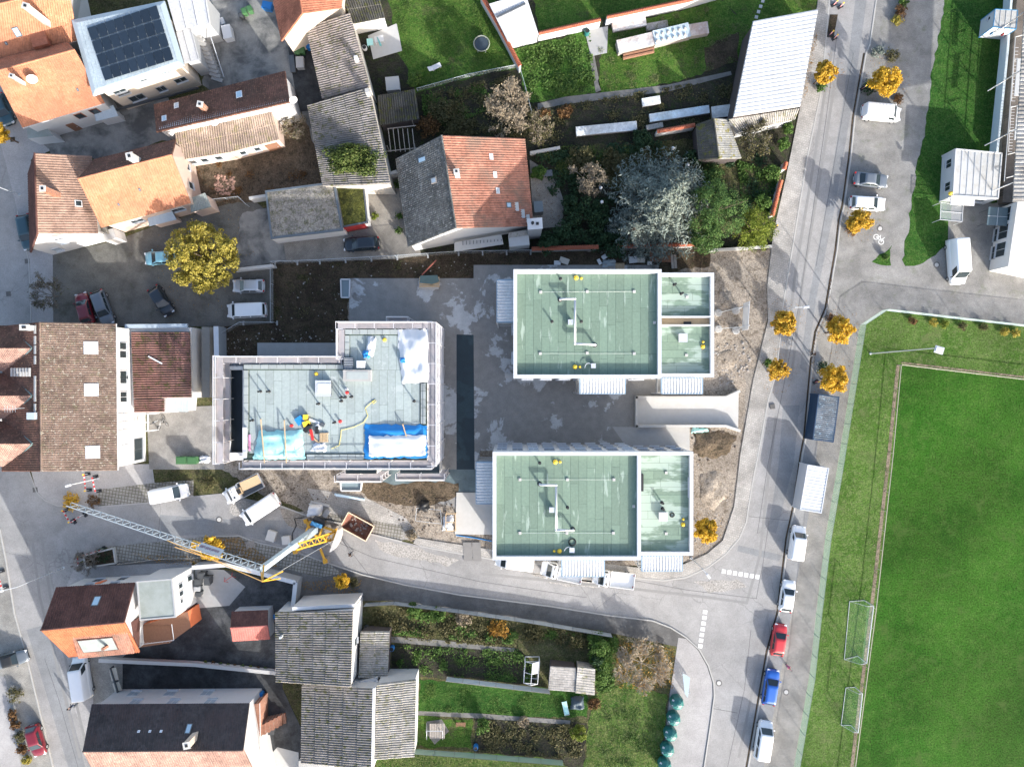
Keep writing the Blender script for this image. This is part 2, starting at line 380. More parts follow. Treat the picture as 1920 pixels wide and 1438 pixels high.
ORGANIC = {'dark_soil', 'sandy_soil', 'brown_soil', 'garden_soil', 'garden_grass', 'vegetable_greens', 'rough_meadow', 'mixed_garden_beds', 'old_courtyard_concrete', 'lawn_grass'}
def ragged(q, seed, step=.6, amp=.22):
    """break straight outlines of turf, beds and spills into uneven ones"""
    rd = random.Random(seed); out = []
    for i in range(len(q)):
        a, b = q[i], q[(i + 1) % len(q)]; L = (b - a).length; n = max(1, int(L / step)); d = (b - a).normalized(); nn = Vector((-d.y, d.x, 0)); w = 0
        for k in range(n):
            w = .6 * w + rd.uniform(-amp, amp); out.append(a.lerp(b, k / n) + nn * (w if k else 0))
    return out
def sheet(name, pts, mat, lv, kind='structure', parent=None):
    m = MB(); z = 0.004 * lv; q = ppts(pts)
    a = sum(q[i].x * q[(i + 1) % len(q)].y - q[(i + 1) % len(q)].x * q[i].y for i in range(len(q)))
    if a < 0: q = q[::-1]
    if mat.name in ORGANIC: q = ragged(q, len(name) + int(pts[0][0]))
    m.poly([(p.x, p.y, z) for p in q]); o = m.build(name, mat, parent)
    if kind: struct(o, kind)
    return o
def ribbon(m, pts, w, z0, z1, mi=0):
    """solid strip of width w (m) along world points"""
    pts = [Vector((p[0], p[1])) for p in pts]; k = len(pts); L = []; R = []
    for i in range(k):
        d = Vector((0, 0))
        if i > 0: d += (pts[i] - pts[i - 1]).normalized()
        if i < k - 1: d += (pts[i + 1] - pts[i]).normalized()
        d.normalize(); nn = Vector((-d.y, d.x)); c = 1.0
        if 0 < i < k - 1: c = max(.5, (pts[i] - pts[i - 1]).normalized().dot(d))
        L.append(pts[i] + nn * (w / 2 / c)); R.append(pts[i] - nn * (w / 2 / c))
    n = len(m.v)
    for i in range(k): m.v += [(L[i].x, L[i].y, z0), (R[i].x, R[i].y, z0), (R[i].x, R[i].y, z1), (L[i].x, L[i].y, z1)]
    for i in range(k - 1):
        a = n + 4 * i; b = a + 4
        for q in ((a + 3, a + 2, b + 2, b + 3), (a + 1, b + 1, b + 2, a + 2), (b, a, a + 3, b + 3)): m.f.append(q); m.mi.append(mi)
    for a, fl in ((n, 0), (n + 4 * (k - 1), 1)):
        q = (a, a + 1, a + 2, a + 3); m.f.append(q if not fl else q[::-1]); m.mi.append(mi)
    return m

# base ground reaching the horizon
g0 = MB(); g0.poly([(-900, -900, -.03), (900, -900, -.03), (900, 900, -.03), (-900, 900, -.03)]); struct(g0.build('ground', GARD_M))

E_L = [(1560, -60), (1540, 167), (1513, 298), (1467, 578), (1464, 620), (1455, 700), (1440, 750), (1418, 868), (1413, 892), (1403, 950), (1399, 978), (1386, 1009), (1361, 1038), (1328, 1063), (1286, 1082), (1244, 1088), (1182, 1082)]
S_U = [(1182, 1082), (1080, 1064), (923, 1048), (864, 1038), (787, 1023), (754, 1015), (693, 1000), (641, 981), (593, 973), (526, 948), (415, 925), (363, 930), (285, 942), (184, 950), (108, 948)]
W_R = [(108, 948), (85, 938), (69, 923), (55, 885), (56, 740), (58, 578), (54, 489), (33, 397), (4, 280), (-60, 60)]
W_L = [(-60, 700), (0, 992), (12, 1054), (27, 1148), (50, 1230), (100, 1438), (125, 1540)]
S_L = [(142, 1058), (200, 1025), (397, 1005), (449, 1004), (484, 1017), (539, 1029), (620, 1057), (680, 1077), (760, 1096), (864, 1115), (1031, 1136), (1140, 1153)]
J_L = [(1140, 1153), (1223, 1163), (1257, 1176), (1286, 1194), (1311, 1217), (1328, 1247), (1338, 1280), (1339, 1305), (1332, 1357), (1320, 1438), (1300, 1560)]
E_R = [(1650, -60), (1643, 0), (1631, 84), (1624, 100), (1603, 219), (1595, 298), (1583, 384), (1576, 414), (1570, 468), (1551, 578), (1532, 622), (1524, 674), (1511, 820), (1505, 850), (1491, 948), (1478, 1007), (1461, 1148), (1441, 1221), (1403, 1438), (1380, 1560)]
FENCE = [(1470, 1560), (1488, 1438), (1518, 1262), (1530, 1150), (1547, 1010), (1571, 868), (1612, 610), (1654, 582), (1790, 598), (1960, 617)]
road = sheet('road', E_L + S_U[1:] + W_R[1:] + [(-160, 60), (-160, 700)] + W_L + [(215, 1540), (185, 1438), (140, 1330), (125, 1098)] + S_L + J_L[1:] + E_R[::-1], ROAD, 2)
# patched lanes and tar seams in the asphalt
for nm, pts, mt in (('road_patch', [(1606, -20), (1628, -20), (1597, 200), (1565, 390), (1530, 560), (1512, 700), (1500, 690), (1515, 570), (1552, 370), (1580, 200)], ROAD_B),
                    ('road_patch', [(1468, 760), (1499, 760), (1488, 870), (1455, 1000), (1440, 995), (1460, 870)], ROAD_B),
                    ('road_patch', [(50, 1180), (92, 1170), (122, 1290), (160, 1438), (128, 1438), (90, 1310)], ROAD_B),
                    ('road_patch', [(300, 965), (450, 975), (560, 975), (590, 1000), (530, 1022), (440, 1000), (302, 1005)], ROAD_B),
                    ('road_patch', [(1385, 1022), (1466, 1040), (1461, 1052), (1382, 1033)], ROAD_B)):
    struct(sheet(nm, pts, mt, 3, None, road))
for pts in ([(1570, 60), (1548, 230), (1500, 560), (1470, 720), (1440, 870), (1420, 1000)], [(1600, 100), (1560, 330), (1530, 500)], [(1442, 975), (1430, 1060), (1422, 1100), (1418, 1122)], [(1190, 1088), (1290, 1106), (1420, 1122)],
            [(1404, 968), (1482, 976)], [(1408, 1180), (1396, 1290), (1372, 1400), (1364, 1438)], [(1334, 1327), (1383, 1336)], [(560, 985), (700, 1045), (900, 1090), (1100, 1120)], [(84, 1235), (110, 1310), (130, 1380), (150, 1450)],
            [(640, 1010), (690, 1075)], [(300, 968), (296, 1015)]):
    m = MB(); ribbon(m, ppts(pts), .05, .0125, .016); m.build('tar_seam', SEAM, road)
for a, b in (((1357, 1071), (1420, 1081)), ((1322, 1147), (1313, 1211))):
    for i in range(7):
        m = MB(); c = lerp(P(*a), P(*b), i / 6); d = P(*b) - P(*a); m.box((c.x, c.y, .0155), (.5, .55, .007), math.atan2(d.y, d.x)); m.build('road_marking', PAINT, road)
# kerbs
KERBM = M('kerb_concrete', (.33, .325, .31), .85, .12)
def kerb(pts, w=.16, h=.12):
    m = MB(); ribbon(m, ppts(pts), w, -.02, h); struct(m.build('kerb', KERBM))
kerb(E_L); kerb(S_U[:5]); kerb(W_R[:8], .14, .05); kerb(W_L[1:], .16, .1); kerb(S_L[2:]); kerb(J_L); kerb(E_R, .18, .06); kerb(S_U[5:10]); kerb(S_U[11:15], .14, .05)
# dark gutter debris along the east road
m = MB(); ribbon(m, ppts([(x - 4, y) for x, y in E_R[3:]]), .2, .012, .02); struct(m.build('gutter_debris', SOIL_D), 'stuff')

def slab(name, pts, mat, z, kind='structure'):
    m = MB(); m.prism(ppts(pts), -.025, z); return struct(m.build(name, mat), kind)
slab('pavement', [(1540, -60), (1532, 10), (1500, 200), (1474, 330), (1449, 440), (1438, 540), (1440, 601), (1412, 712), (1388, 850), (1376, 950), (1355, 1013), (1325, 1038), (1280, 1058), (1200, 1064)] + E_L[::-1], SIDEW, .1)
slab('pavement', [(1000, 1042), (780, 1008), (775, 1018), (787, 1023), (864, 1038), (923, 1048), (1080, 1064), (1182, 1082), (1200, 1064), (1100, 1052)], SIDEW, .1)
sheet('pavement', [(4, 280), (33, 397), (54, 489), (58, 578), (56, 640), (100, 610), (99, 478), (75, 470), (58, 300), (110, 275), (60, 200), (-40, 120), (-60, 60)], LIGHTP, 3)
sheet('pavement', [(55, 870), (69, 923), (85, 938), (108, 948), (184, 950), (184, 918), (290, 905), (285, 870)], LIGHTP, 3)
sheet('pavement', [(215, 1540), (185, 1438), (140, 1330), (125, 1098), (142, 1058), (200, 1060), (360, 1050), (360, 1100), (230, 1250), (215, 1300), (240, 1540)], LIGHTP, 1)
sheet('parking_bays', [(-60, 700), (0, 992), (12, 1054), (27, 1148), (50, 1230), (100, 1438), (125, 1540), (-60, 1540)], LOT_P, 3)
sheet('path', [(-40, 1250), (10, 1270), (40, 1438), (60, 1540), (-40, 1540)], LIGHTP, 4)
# lower pavement between the street and the gardens
sheet('pavement', S_L[1:] + J_L[1:] + [(1230, 1560), (1252, 1320), (1270, 1212), (1115, 1180), (740, 1126), (560, 1126), (552, 1092), (420, 1050), (215, 1060)], SIDEW_A, 4)
sheet('pavement', [(1272, 1195), (1286, 1197), (1309, 1219), (1326, 1249), (1336, 1281), (1337, 1305), (1330, 1357), (1318, 1438), (1298, 1560), (1232, 1560), (1256, 1300)], LIGHTP, 5)
sheet('parking_bays', [(200, 1025), (397, 1005), (449, 1004), (484, 1017), (539, 1029), (618, 1056), (640, 1075), (600, 1082), (520, 1062), (420, 1062), (300, 1046), (215, 1054)], GRID, 6)
sheet('parking_bays', [(184, 918), (290, 905), (363, 900), (363, 930), (285, 942), (184, 950)], GRID, 5)
sheet('parking_bays', [(600, 960), (640, 966), (757, 985), (754, 1015), (693, 1000), (641, 981), (598, 974)], GRID, 8)
sheet('pavement', [(575, 915), (680, 930), (760, 970), (790, 1010), (754, 1012), (757, 985), (640, 966), (600, 958)], SIDEW, 7)
# east lot, driveway and parking lane
sheet('parking_lot', E_R[:11] + [(1532, 622), (1560, 700)] + FENCE[6:] + [(1980, 600), (1980, -60)], LOT, 2)
sheet('parking_lane', E_R[9:] + FENCE[:7], LOT_P, 3)
sheet('parking_lane', [(1532, 640), (1511, 820), (1505, 850), (1491, 948), (1478, 1007), (1461, 1148), (1441, 1221), (1403, 1438), (1380, 1560), (1408, 1560), (1432, 1438), (1482, 1159), (1499, 1059), (1516, 967), (1531, 850), (1545, 700)], ROAD_B, 4)
sheet('lawn', [(1775, -60), (1770, 0), (1725, 290), (1691, 487), (1697, 499), (1714, 499), (1777, 464), (1779, 422), (1786, 380), (1870, 380), (1872, 270), (1893, 60), (1915, -60)], LAWN, 4)
sheet('lawn', [(1634, 491), (1673, 459), (1671, 498)], LAWN, 4)
sheet('path', [(1778, 414), (1803, 418), (1796, 455), (1777, 466)], LOT_P, 5)
# pitch
sheet('lawn', FENCE + [(2500, 680), (2500, 2000), (1400, 2000)], VERGE, 3)
sheet('pitch', [(1690, 684), (2400, 764), (2400, 1900), (1540, 1900), (1606, 1438), (1645, 1142), (1676, 850)], PITCH, 5)
m = MB(); ribbon(m, ppts([(1684, 684), (1680, 720), (1667, 850), (1634, 1140), (1604, 1380), (1590, 1500)]), .45, .006, .024); struct(m.build('worn_dirt', DIRTL), 'stuff')
m = MB(); ribbon(m, ppts([(1690, 680), (1800, 693), (1980, 714)]), .25, .006, .024); struct(m.build('worn_dirt', DIRTL), 'stuff')
# building site
sheet('building_site', [(510, 490), (745, 482), (1000, 470), (1330, 462), (1446, 462), (1447, 520), (1420, 712), (1395, 850), (1383, 950), (1355, 1025), (1250, 1066), (930, 1047), (780, 1015), (600, 972), (480, 920), (400, 870), (405, 610), (510, 600)], SOIL_S, 1)
sheet('building_site', [(510, 490), (745, 482), (1000, 470), (1330, 466), (1330, 500), (1235, 512), (960, 520), (655, 560), (650, 700), (420, 700), (418, 606), (512, 600)], SOIL_D, 2)
sheet('building_site', [(660, 905), (860, 905), (856, 930), (835, 940), (760, 948), (690, 935)], SOIL_M, 9)
sheet('concrete_yard', [(655, 522), (888, 522), (888, 497), (1235, 497), (1235, 740), (1293, 740), (1293, 845), (900, 845), (890, 960), (640, 900), (655, 600)], SLAB, 3)
sheet('bitumen_strip', [(856, 627), (888, 628), (890, 890), (856, 890)], BITU, 4)
sheet('bitumen_strip', [(695, 880), (892, 880), (892, 923), (697, 921)], BITU_L, 5)
slab('concrete_apron', [(856, 923), (930, 923), (930, 1002), (853, 1001)], CONC_L, .12)
slab('concrete_apron', [(484, 643), (640, 643), (640, 700), (484, 700)], CONC, .3)
# north-west parking and yards
sheet('parking_lot', [(99, 478), (215, 452), (300, 420), (385, 395), (470, 370), (505, 400), (512, 490), (512, 606), (420, 612), (215, 612), (100, 612)], PARK, 3)
sheet('parking_lot', [(500, 390), (540, 450), (537, 492), (512, 494), (440, 500), (455, 400)], COURT_D, 4)
sheet('driveway', [(530, 440), (692, 428), (690, 350), (750, 325), (790, 478), (745, 486), (537, 492)], DRIVE, 5)
sheet('courtyard', [(275, 765), (420, 760), (420, 880), (280, 880)], COURT, 4)
sheet('courtyard', [(60, 250), (200, 190), (300, 140), (330, 260), (180, 300), (95, 290)], COURT_D, 4)
sheet('courtyard', [(380, -60), (640, -60), (640, 200), (560, 320), (380, 160)], COURT_D, 3)
sheet('back_yard', [(320, 250), (560, 190), (620, 345), (500, 370), (400, 390), (330, 330)], SOIL_M, 5)
sheet('courtyard', [(540, 90), (605, 70), (620, 205), (560, 210)], COURT_B, 6)
# northern gardens
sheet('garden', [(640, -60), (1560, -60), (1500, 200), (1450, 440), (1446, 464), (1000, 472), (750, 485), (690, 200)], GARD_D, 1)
sheet('garden_lawn', [(720, -60), (905, -60), (975, 125), (780, 175), (745, 100)], GARD_G, 3)
sheet('garden_lawn', [(985, -60), (1560, -60), (1530, 25), (1400, 55), (1350, -5), (1120, 40), (1015, 60)], GARD_G, 3)
sheet('vegetable_patch', [(958, 92), (1110, 58), (1122, 172), (1040, 186), (990, 190)], GARD_V, 4)
sheet('garden_lawn', [(1120, 60), (1350, 0), (1410, 50), (1396, 110), (1280, 150), (1125, 178)], GARD_G, 5)
sheet('bare_bed', [(1320, 90), (1385, 60), (1385, 115), (1322, 135)], SOIL_D, 6)
sheet('garden_path', [(1008, 195), (1060, 182), (1250, 160), (1370, 134), (1372, 141), (1255, 172), (1060, 196), (1008, 206)], PATHC, 6)
sheet('garden_path', [(1104, 100), (1113, 98), (1127, 170), (1117, 174)], PATHC, 5)
sheet('garden_lawn', [(1130, 270), (1300, 262), (1470, 320), (1450, 440), (1300, 440), (1050, 300)], GARD_M, 3)
slab('terrace', [(993, 300), (1040, 330), (1060, 385), (1052, 425), (1000, 430)], DRIVE, .05)
slab('terrace', [(690, 68), (744, 45), (754, 96), (700, 112)], CONC_L, .08)
slab('terrace', [(1096, 58), (1140, 50), (1138, 100), (1108, 106)], CONC, .06)
for i in range(4):
    m = MB(); c = P(1418 + 4.0 * i, 33 - 10 * i); m.box((c.x, c.y, .03), (.42, .42, .06), -.2); tag(m.build('stepping_stone', CONC_L), 'square stepping stone in the row beside the white barn', 'stepping stone', 'row of stepping stones')
# southern gardens and yards
sheet('garden', [(690, 1130), (740, 1127), (1115, 1180), (1270, 1212), (1252, 1320), (1230, 1560), (700, 1560), (670, 1300)], GARD_M, 1)
sheet('vegetable_patch', [(740, 1205), (970, 1215), (1010, 1250), (1000, 1285), (735, 1265)], GARD_D, 3)
sheet('garden_path', [(690, 1190), (810, 1198), (965, 1215), (965, 1222), (810, 1210), (690, 1200)], PATHC, 5)
sheet('garden_lawn', [(785, 1272), (850, 1276), (1040, 1290), (1100, 1300), (1100, 1345), (785, 1338)], LAWN, 4)
sheet('garden_path', [(782, 1332), (900, 1337), (1070, 1350), (1068, 1358), (900, 1346), (782, 1340)], PATHC, 6)
sheet('garden_lawn', [(782, 1342), (886, 1346), (884, 1404), (780, 1398)], GARD_G, 4)
sheet('garden_bed', [(890, 1345), (1100, 1355), (1095, 1438), (890, 1410)], GARD_D, 3)
sheet('meadow', [(770, 1402), (890, 1412), (1050, 1425), (1090, 1470), (1090, 1560), (700, 1560), (705, 1420)], MEADOW, 4)
sheet('meadow', [(1110, 1300), (1170, 1280), (1250, 1300), (1240, 1400), (1225, 1560), (1085, 1560), (1100, 1400)], MEADOW, 4)
sheet('courtyard', [(225, 1235), (365, 1130), (380, 1060), (550, 1095), (552, 1130), (530, 1200), (530, 1290), (600, 1440), (480, 1560), (240, 1560), (215, 1300)], COURT_B, 6)
sheet('courtyard', [(365, 1065), (420, 1068), (460, 1100), (430, 1135), (370, 1140)], CONC, 7)
sheet('courtyard', [(170, 1215), (230, 1225), (230, 1300), (175, 1320)], LOT_P, 7)
sheet('terrace_slabs', [(485, 1440), (520, 1400), (560, 1410), (560, 1500), (490, 1500)], CONC_L, 8)
# painted bicycle sign on the parking lot
bk = MB(); c0 = P(1650, 446)
for cx, cy in ((-.5, .1), (.15, -.55)):
    for i in range(14):
        a, b = 2 * math.pi * i / 14, 2 * math.pi * (i + 1) / 14
        bk.beam((c0.x + cx + .33 * math.cos(a), c0.y + cy + .33 * math.sin(a), .0135), (c0.x + cx + .33 * math.cos(b), c0.y + cy + .33 * math.sin(b), .0135), .08, .006)
for (a, b), (c, d) in (((-.5, .1), (.0, .15)), ((.0, .15), (.15, -.55)), ((-.5, .1), (-.05, -.3)), ((-.05, -.3), (.45, -.1)), ((.45, -.1), (.15, -.55)), ((.45, -.1), (.6, .05)), ((.0, .15), (.1, .35))):
    bk.beam((c0.x + a, c0.y + b, .0135), (c0.x + c, c0.y + d, .0135), .08, .007)
tag(bk.build('bicycle_marking', PAINT), 'white bicycle symbol painted on grey pavers beside yellow tree bed', 'road marking')
for i, (x, y, lb) in enumerate(((1348, 1280, 'round manhole cover in the asphalt near the bottle banks'), (1474, 1297, 'round manhole cover in the pavers beside the blue car'), (411, 974, 'round manhole cover in the street by the flatbed truck'),
                                (1650, 429, 'round manhole cover beside the painted bicycle symbol'), (1756, 497, 'round manhole cover at the lawn corner by the tall white van'))):
    t = thing('manhole_cover', lb, 'manhole cover', P(x, y), 0, 'round manhole covers')
    m = MB(); m.lathe((0, 0, 0), [(.42, -.01), (.42, .028)], 20); m.build('frame', IRON, t, local=True)
    m = MB(); m.lathe((0, 0, 0), [(.27, .0), (.27, .034), (.2, .036)], 20); m.build('lid', CONC_L, t, local=True)
for x, y, lb in ((16, 551, 'square drain grate in the west street'), (51, 490, 'small drain grate at the kerb by the white gable wall'), (66, 918, 'drain grate at the kerb bend by the brown tiled building'), (1448, 762 + 0, 'drain grate in the pavement by the ramp'), (24, 262, 'square planting pit in the pale pavement')):
    m = MB(); c = P(x, y); m.box((c.x, c.y, .055 if x == 1448 else .01), (.62, .62, .14 if x == 1448 else .05), .1)
    for k in range(4): m.box((c.x - .2 + .13 * k, c.y, .066 + (.06 if x == 1448 else -.03)), (.05, .5, .012), .1)
    tag(m.build('drain_grate', IRON if x != 24 else SOIL_D), lb, 'drain grate')

MUD = M_soil('mud_film', (.2, .18, .155), (.25, .225, .195), (.17, .155, .135), .8, .2); ORGANIC.add('mud_film'); DUST = M_soil('dust_film', (.27, .255, .235), (.31, .295, .275), (.24, .228, .21), .8, .1); ORGANIC.add('dust_film')
for pts, mt in (([(1395, 700), (1420, 690), (1432, 740), (1415, 800), (1398, 800)], MUD), ([(520, 950), (585, 962), (640, 985), (600, 1000), (540, 985)], MUD), ([(440, 935), (500, 950), (470, 975), (430, 960)], DUST), ([(700, 1010), (800, 1035), (860, 1050), (840, 1062), (720, 1035)], DUST), ([(1300, 1090), (1380, 1085), (1400, 1100), (1330, 1112)], DUST), ([(960, 1068), (1100, 1085), (1180, 1100), (1060, 1100)], DUST)):
    o = sheet('mud_stain', pts, mt, 3.3, None, road)
TYRE = M('tyre_mark', (.2, .197, .192), .8, .15)
for pts in ([(1560, 90), (1530, 280), (1490, 520), (1470, 700)], [(1575, 92), (1545, 285), (1505, 525), (1484, 705)], [(1455, 780), (1440, 900), (1425, 1040), (1400, 1130), (1330, 1120), (1200, 1105), (900, 1075)], [(1440, 1150), (1420, 1250), (1385, 1420)], [(60, 1010), (75, 1120), (110, 1260), (150, 1420)], [(78, 1005), (95, 1120), (128, 1255), (165, 1410)]):
    m = MB(); ribbon(m, ppts(pts), .35, .0125, .0142); m.build('tyre_track', TYRE, road)
# ---------------------------------------------------------------- roof coverings
T_ORANGE = M_tile('orange_tiles', (.36, .155, .085), (.43, .19, .11), .3, .35, fines=.14, stain=(.27, .12, .075), stain_amt=.5)
T_RED = M_tile('red_tiles', (.25, .115, .08), (.33, .15, .105), .3, .33, stain=(.15, .115, .09), stain_amt=.7)
T_RED2 = M_tile('terracotta_tiles', (.25, .1, .062), (.3, .12, .075), .22, .3)
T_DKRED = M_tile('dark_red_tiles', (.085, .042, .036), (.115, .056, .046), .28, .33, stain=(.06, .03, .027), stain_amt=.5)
T_BROWN = M_tile('brown_tiles', (.21, .14, .11), (.27, .185, .145), .3, .34, stain=(.14, .09, .07), stain_amt=.4)
T_MOTTLE = M_tile('mottled_brown_tiles', (.105, .076, .062), (.15, .11, .09), .28, .3, spots=(.3, .275, .24), moss=(.08, .08, .04), moss_amt=.5)
T_DKBR = M_tile('weathered_shaded_brown_tiles', (.105, .055, .04), (.15, .075, .055), .24, .32, stain=(.06, .045, .035), stain_amt=.5, spots=(.26, .14, .09))  # weathered tiles; also used as painted shade on north slopes
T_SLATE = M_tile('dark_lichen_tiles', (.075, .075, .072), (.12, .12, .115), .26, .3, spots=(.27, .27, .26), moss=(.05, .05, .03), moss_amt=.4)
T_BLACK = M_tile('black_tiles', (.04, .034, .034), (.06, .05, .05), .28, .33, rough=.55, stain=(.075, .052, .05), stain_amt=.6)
T_PINK = M_tile('sunlit_pale_red_tiles', (.25, .155, .125), (.3, .19, .155), .26, .33)  # pale tone carries the sunlight of south slopes
T_BEIGE = M_tile('beige_tiles', (.27, .22, .19), (.32, .265, .225), .26, .33)
C_GREY = M_tile('fibre_cement_grey', (.175, .162, .152), (.22, .203, .19), 1.1, 1.6, moss=(.075, .08, .025), moss_amt=.9, stain=(.12, .12, .12), stain_amt=.4)
C_GREY2 = M_tile('fibre_cement_brownish', (.21, .185, .17), (.26, .23, .21), 1.1, 1.6, moss=(.1, .1, .035), moss_amt=.8, stain=(.14, .11, .1), stain_amt=.4)
C_PALE = M_tile('fibre_cement_pale', (.26, .25, .232), (.32, .305, .285), 1.1, 1.6, moss=(.12, .12, .04), moss_amt=.7)
C_BROWN = M_tile('fibre_cement_tan', (.21, .165, .135), (.26, .2, .165), 1.1, 1.6, moss=(.15, .14, .06), moss_amt=.6, stain=(.13, .1, .085), stain_amt=.5)
C_RED = M_tile('fibre_cement_red', (.15, .08, .068), (.2, .105, .09), 1.1, 1.6, moss=(.06, .06, .02), moss_amt=.9, stain=(.07, .05, .045), stain_amt=.7)
C_MOSS = M_tile('mossy_sheet_roof', (.05, .05, .045), (.08, .078, .07), 1.1, 1.6, moss=(.08, .085, .02), moss_amt=1.0)
S_ZINC = M_tile('zinc_seam_roof', (.28, .34, .38), (.31, .37, .41), .5, 20, rough=.45, fines=.1)
T_ORANGE2 = M_tile('deep_orange_tiles', (.26, .085, .04), (.31, .105, .05), .3, .35, fines=.12)
S_WHITE = M_tile('white_seam_roof', (.36, .375, .4), (.39, .405, .43), 1.0, 20, rough=.5, fines=.06)
S_BARN = M_tile('barn_roof_sheets', (.42, .43, .44), (.47, .48, .49), 1.0, 20, rough=.5, fines=.08, stain=(.45, .46, .47), stain_amt=.4)
GRAVEL = M_soil('roof_gravel', (.17, .16, .145), (.24, .225, .2), (.1, .1, .06), .8, .6, litter=(.33, .32, .3), lit_amt=.7)
GREENR = M_soil('roof_moss', (.04, .045, .015), (.075, .08, .02), (.12, .125, .03), .7, .8)
FELT_G = M('grey_roof_felt', (.24, .27, .26), .8, .12, scale=.6, dirt=(.15, .17, .15), dirt_amt=.5)
PV = M('solar_panel_glass', (.012, .02, .032), .25, .15, scale=.5, spec=.5, rand=.2)

def plane(name, A, B, C, D, mat, parent, tu=.28, tv=.33, amp=.035, step=.03, prof='wave', th=.12):
    """roof covering with real tile or sheet relief; A-B eave, D-C ridge (A below D)"""
    A, B, C, D = (np.array(p, float) for p in (A, B, C, D))
    Lu = max(np.linalg.norm(B - A), np.linalg.norm(C - D)); Lv = max(np.linalg.norm(D - A), np.linalg.norm(C - B))
    nn = np.cross(B - A, D - A); nn /= np.linalg.norm(nn)
    if nn[2] < 0: nn = -nn
    pr = {'wave': [0, .75, 1, .75], 'seam': [0, 0, 0, 1], 'box': [0, 0, 1, 1], 'flat': [0]}[prof]; k = len(pr)
    nt_ = max(1, int(round(Lu / tu)))
    us = np.linspace(0, 1, nt_ * k + 1); hu = np.array([pr[i % k] for i in range(nt_ * k + 1)]) * amp
    if prof == 'box' or prof == 'seam':
        us = np.array([(i // k + {'box': [0, .42, .5, .92], 'seam': [0, .45, .88, .95]}[prof][i % k]) / nt_ for i in range(nt_ * k)] + [1.0])
    if step > 0:
        nv = max(1, int(round(Lv / tv))); vs = []; hv = []
        for j in range(nv): vs += [j / nv, (j + .97) / nv]; hv += [step, 0]
        vs.append(1.0); hv.append(0)
    else: vs = [0, .25, .5, .75, 1.0]; hv = [0] * 5
    vs = np.array(vs); hv = np.array(hv)
    U, Vv = np.meshgrid(us, vs); HH = hu[None, :] + hv[:, None]
    a, b = U[..., None], Vv[..., None]
    Pt = (A * (1 - a) + B * a) * (1 - b) + (D * (1 - a) + C * a) * b + nn * HH[..., None]
    r, c = U.shape; idx = np.arange(r * c).reshape(r, c)
    q = np.stack([idx[:-1, :-1], idx[:-1, 1:], idx[1:, 1:], idx[1:, :-1]], -1).reshape(-1, 4)
    me = bpy.data.meshes.new(name)
    per = np.concatenate([idx[0, :], idx[1:, -1], idx[-1, -2::-1], idx[-2:0:-1, 0]])
    V = Pt.reshape(-1, 3); low = V[per] - nn * (th + .04); n0 = len(V); V = np.vstack([V, low]); m = len(per)
    sk = [(per[i], n0 + i, n0 + (i + 1) % m, per[(i + 1) % m]) for i in range(m)]
    faces = [tuple(map(int, x)) for x in q] + [tuple(map(int, x)) for x in sk]
    faces.append(tuple(n0 + i for i in range(m - 1, -1, -1)))
    if np.dot(np.cross(V[q[0][1]] - V[q[0][0]], V[q[0][3]] - V[q[0][0]]), nn) < 0: faces = [f[::-1] for f in faces]
    me.from_pydata([tuple(x) for x in V], [], faces); me.materials.append(mat)
    uvl = me.uv_layers.new(name='UVMap'); uvv = np.zeros((len(V), 2)); uvv[:n0, 0] = (U * Lu).ravel(); uvv[:n0, 1] = (Vv * Lv).ravel(); uvv[n0:] = uvv[per]
    li = np.zeros(len(me.loops), int); me.loops.foreach_get('vertex_index', li); uvl.data.foreach_set('uv', uvv[li].ravel()); me.update()
    return link(name, me, parent)

def ins(pts, d):
    """move xy points towards their centre by d metres (both axes of the outline)"""
    out = []; k = len(pts)
    for i in range(k):
        p, a, b = Vector(pts[i][:2]), Vector(pts[i - 1][:2]), Vector(pts[(i + 1) % k][:2])
        u = (a - p).normalized(); w = (b - p).normalized(); sgn = 1 if u.cross(w) != 0 else 1
        s = abs(u.x * w.y - u.y * w.x) or 1
        out.append(p + (u + w) * (d / s))
    return out

def walls(root, base, tops, mat, z0=-.1, name='wall'):
    """base: xy list, tops: z list -> closed shell of wall faces (one mesh)"""
    m = MB(); k = len(base)
    for i in range(k):
        j = (i + 1) % k; a, b = base[i], base[j]
        m.poly([(a[0], a[1], z0), (b[0], b[1], z0), (b[0], b[1], tops[j]), (a[0], a[1], tops[i])])
    m.poly([(base[i][0], base[i][1], tops[i]) for i in range(k)])
    return m.build(name, mat, root)

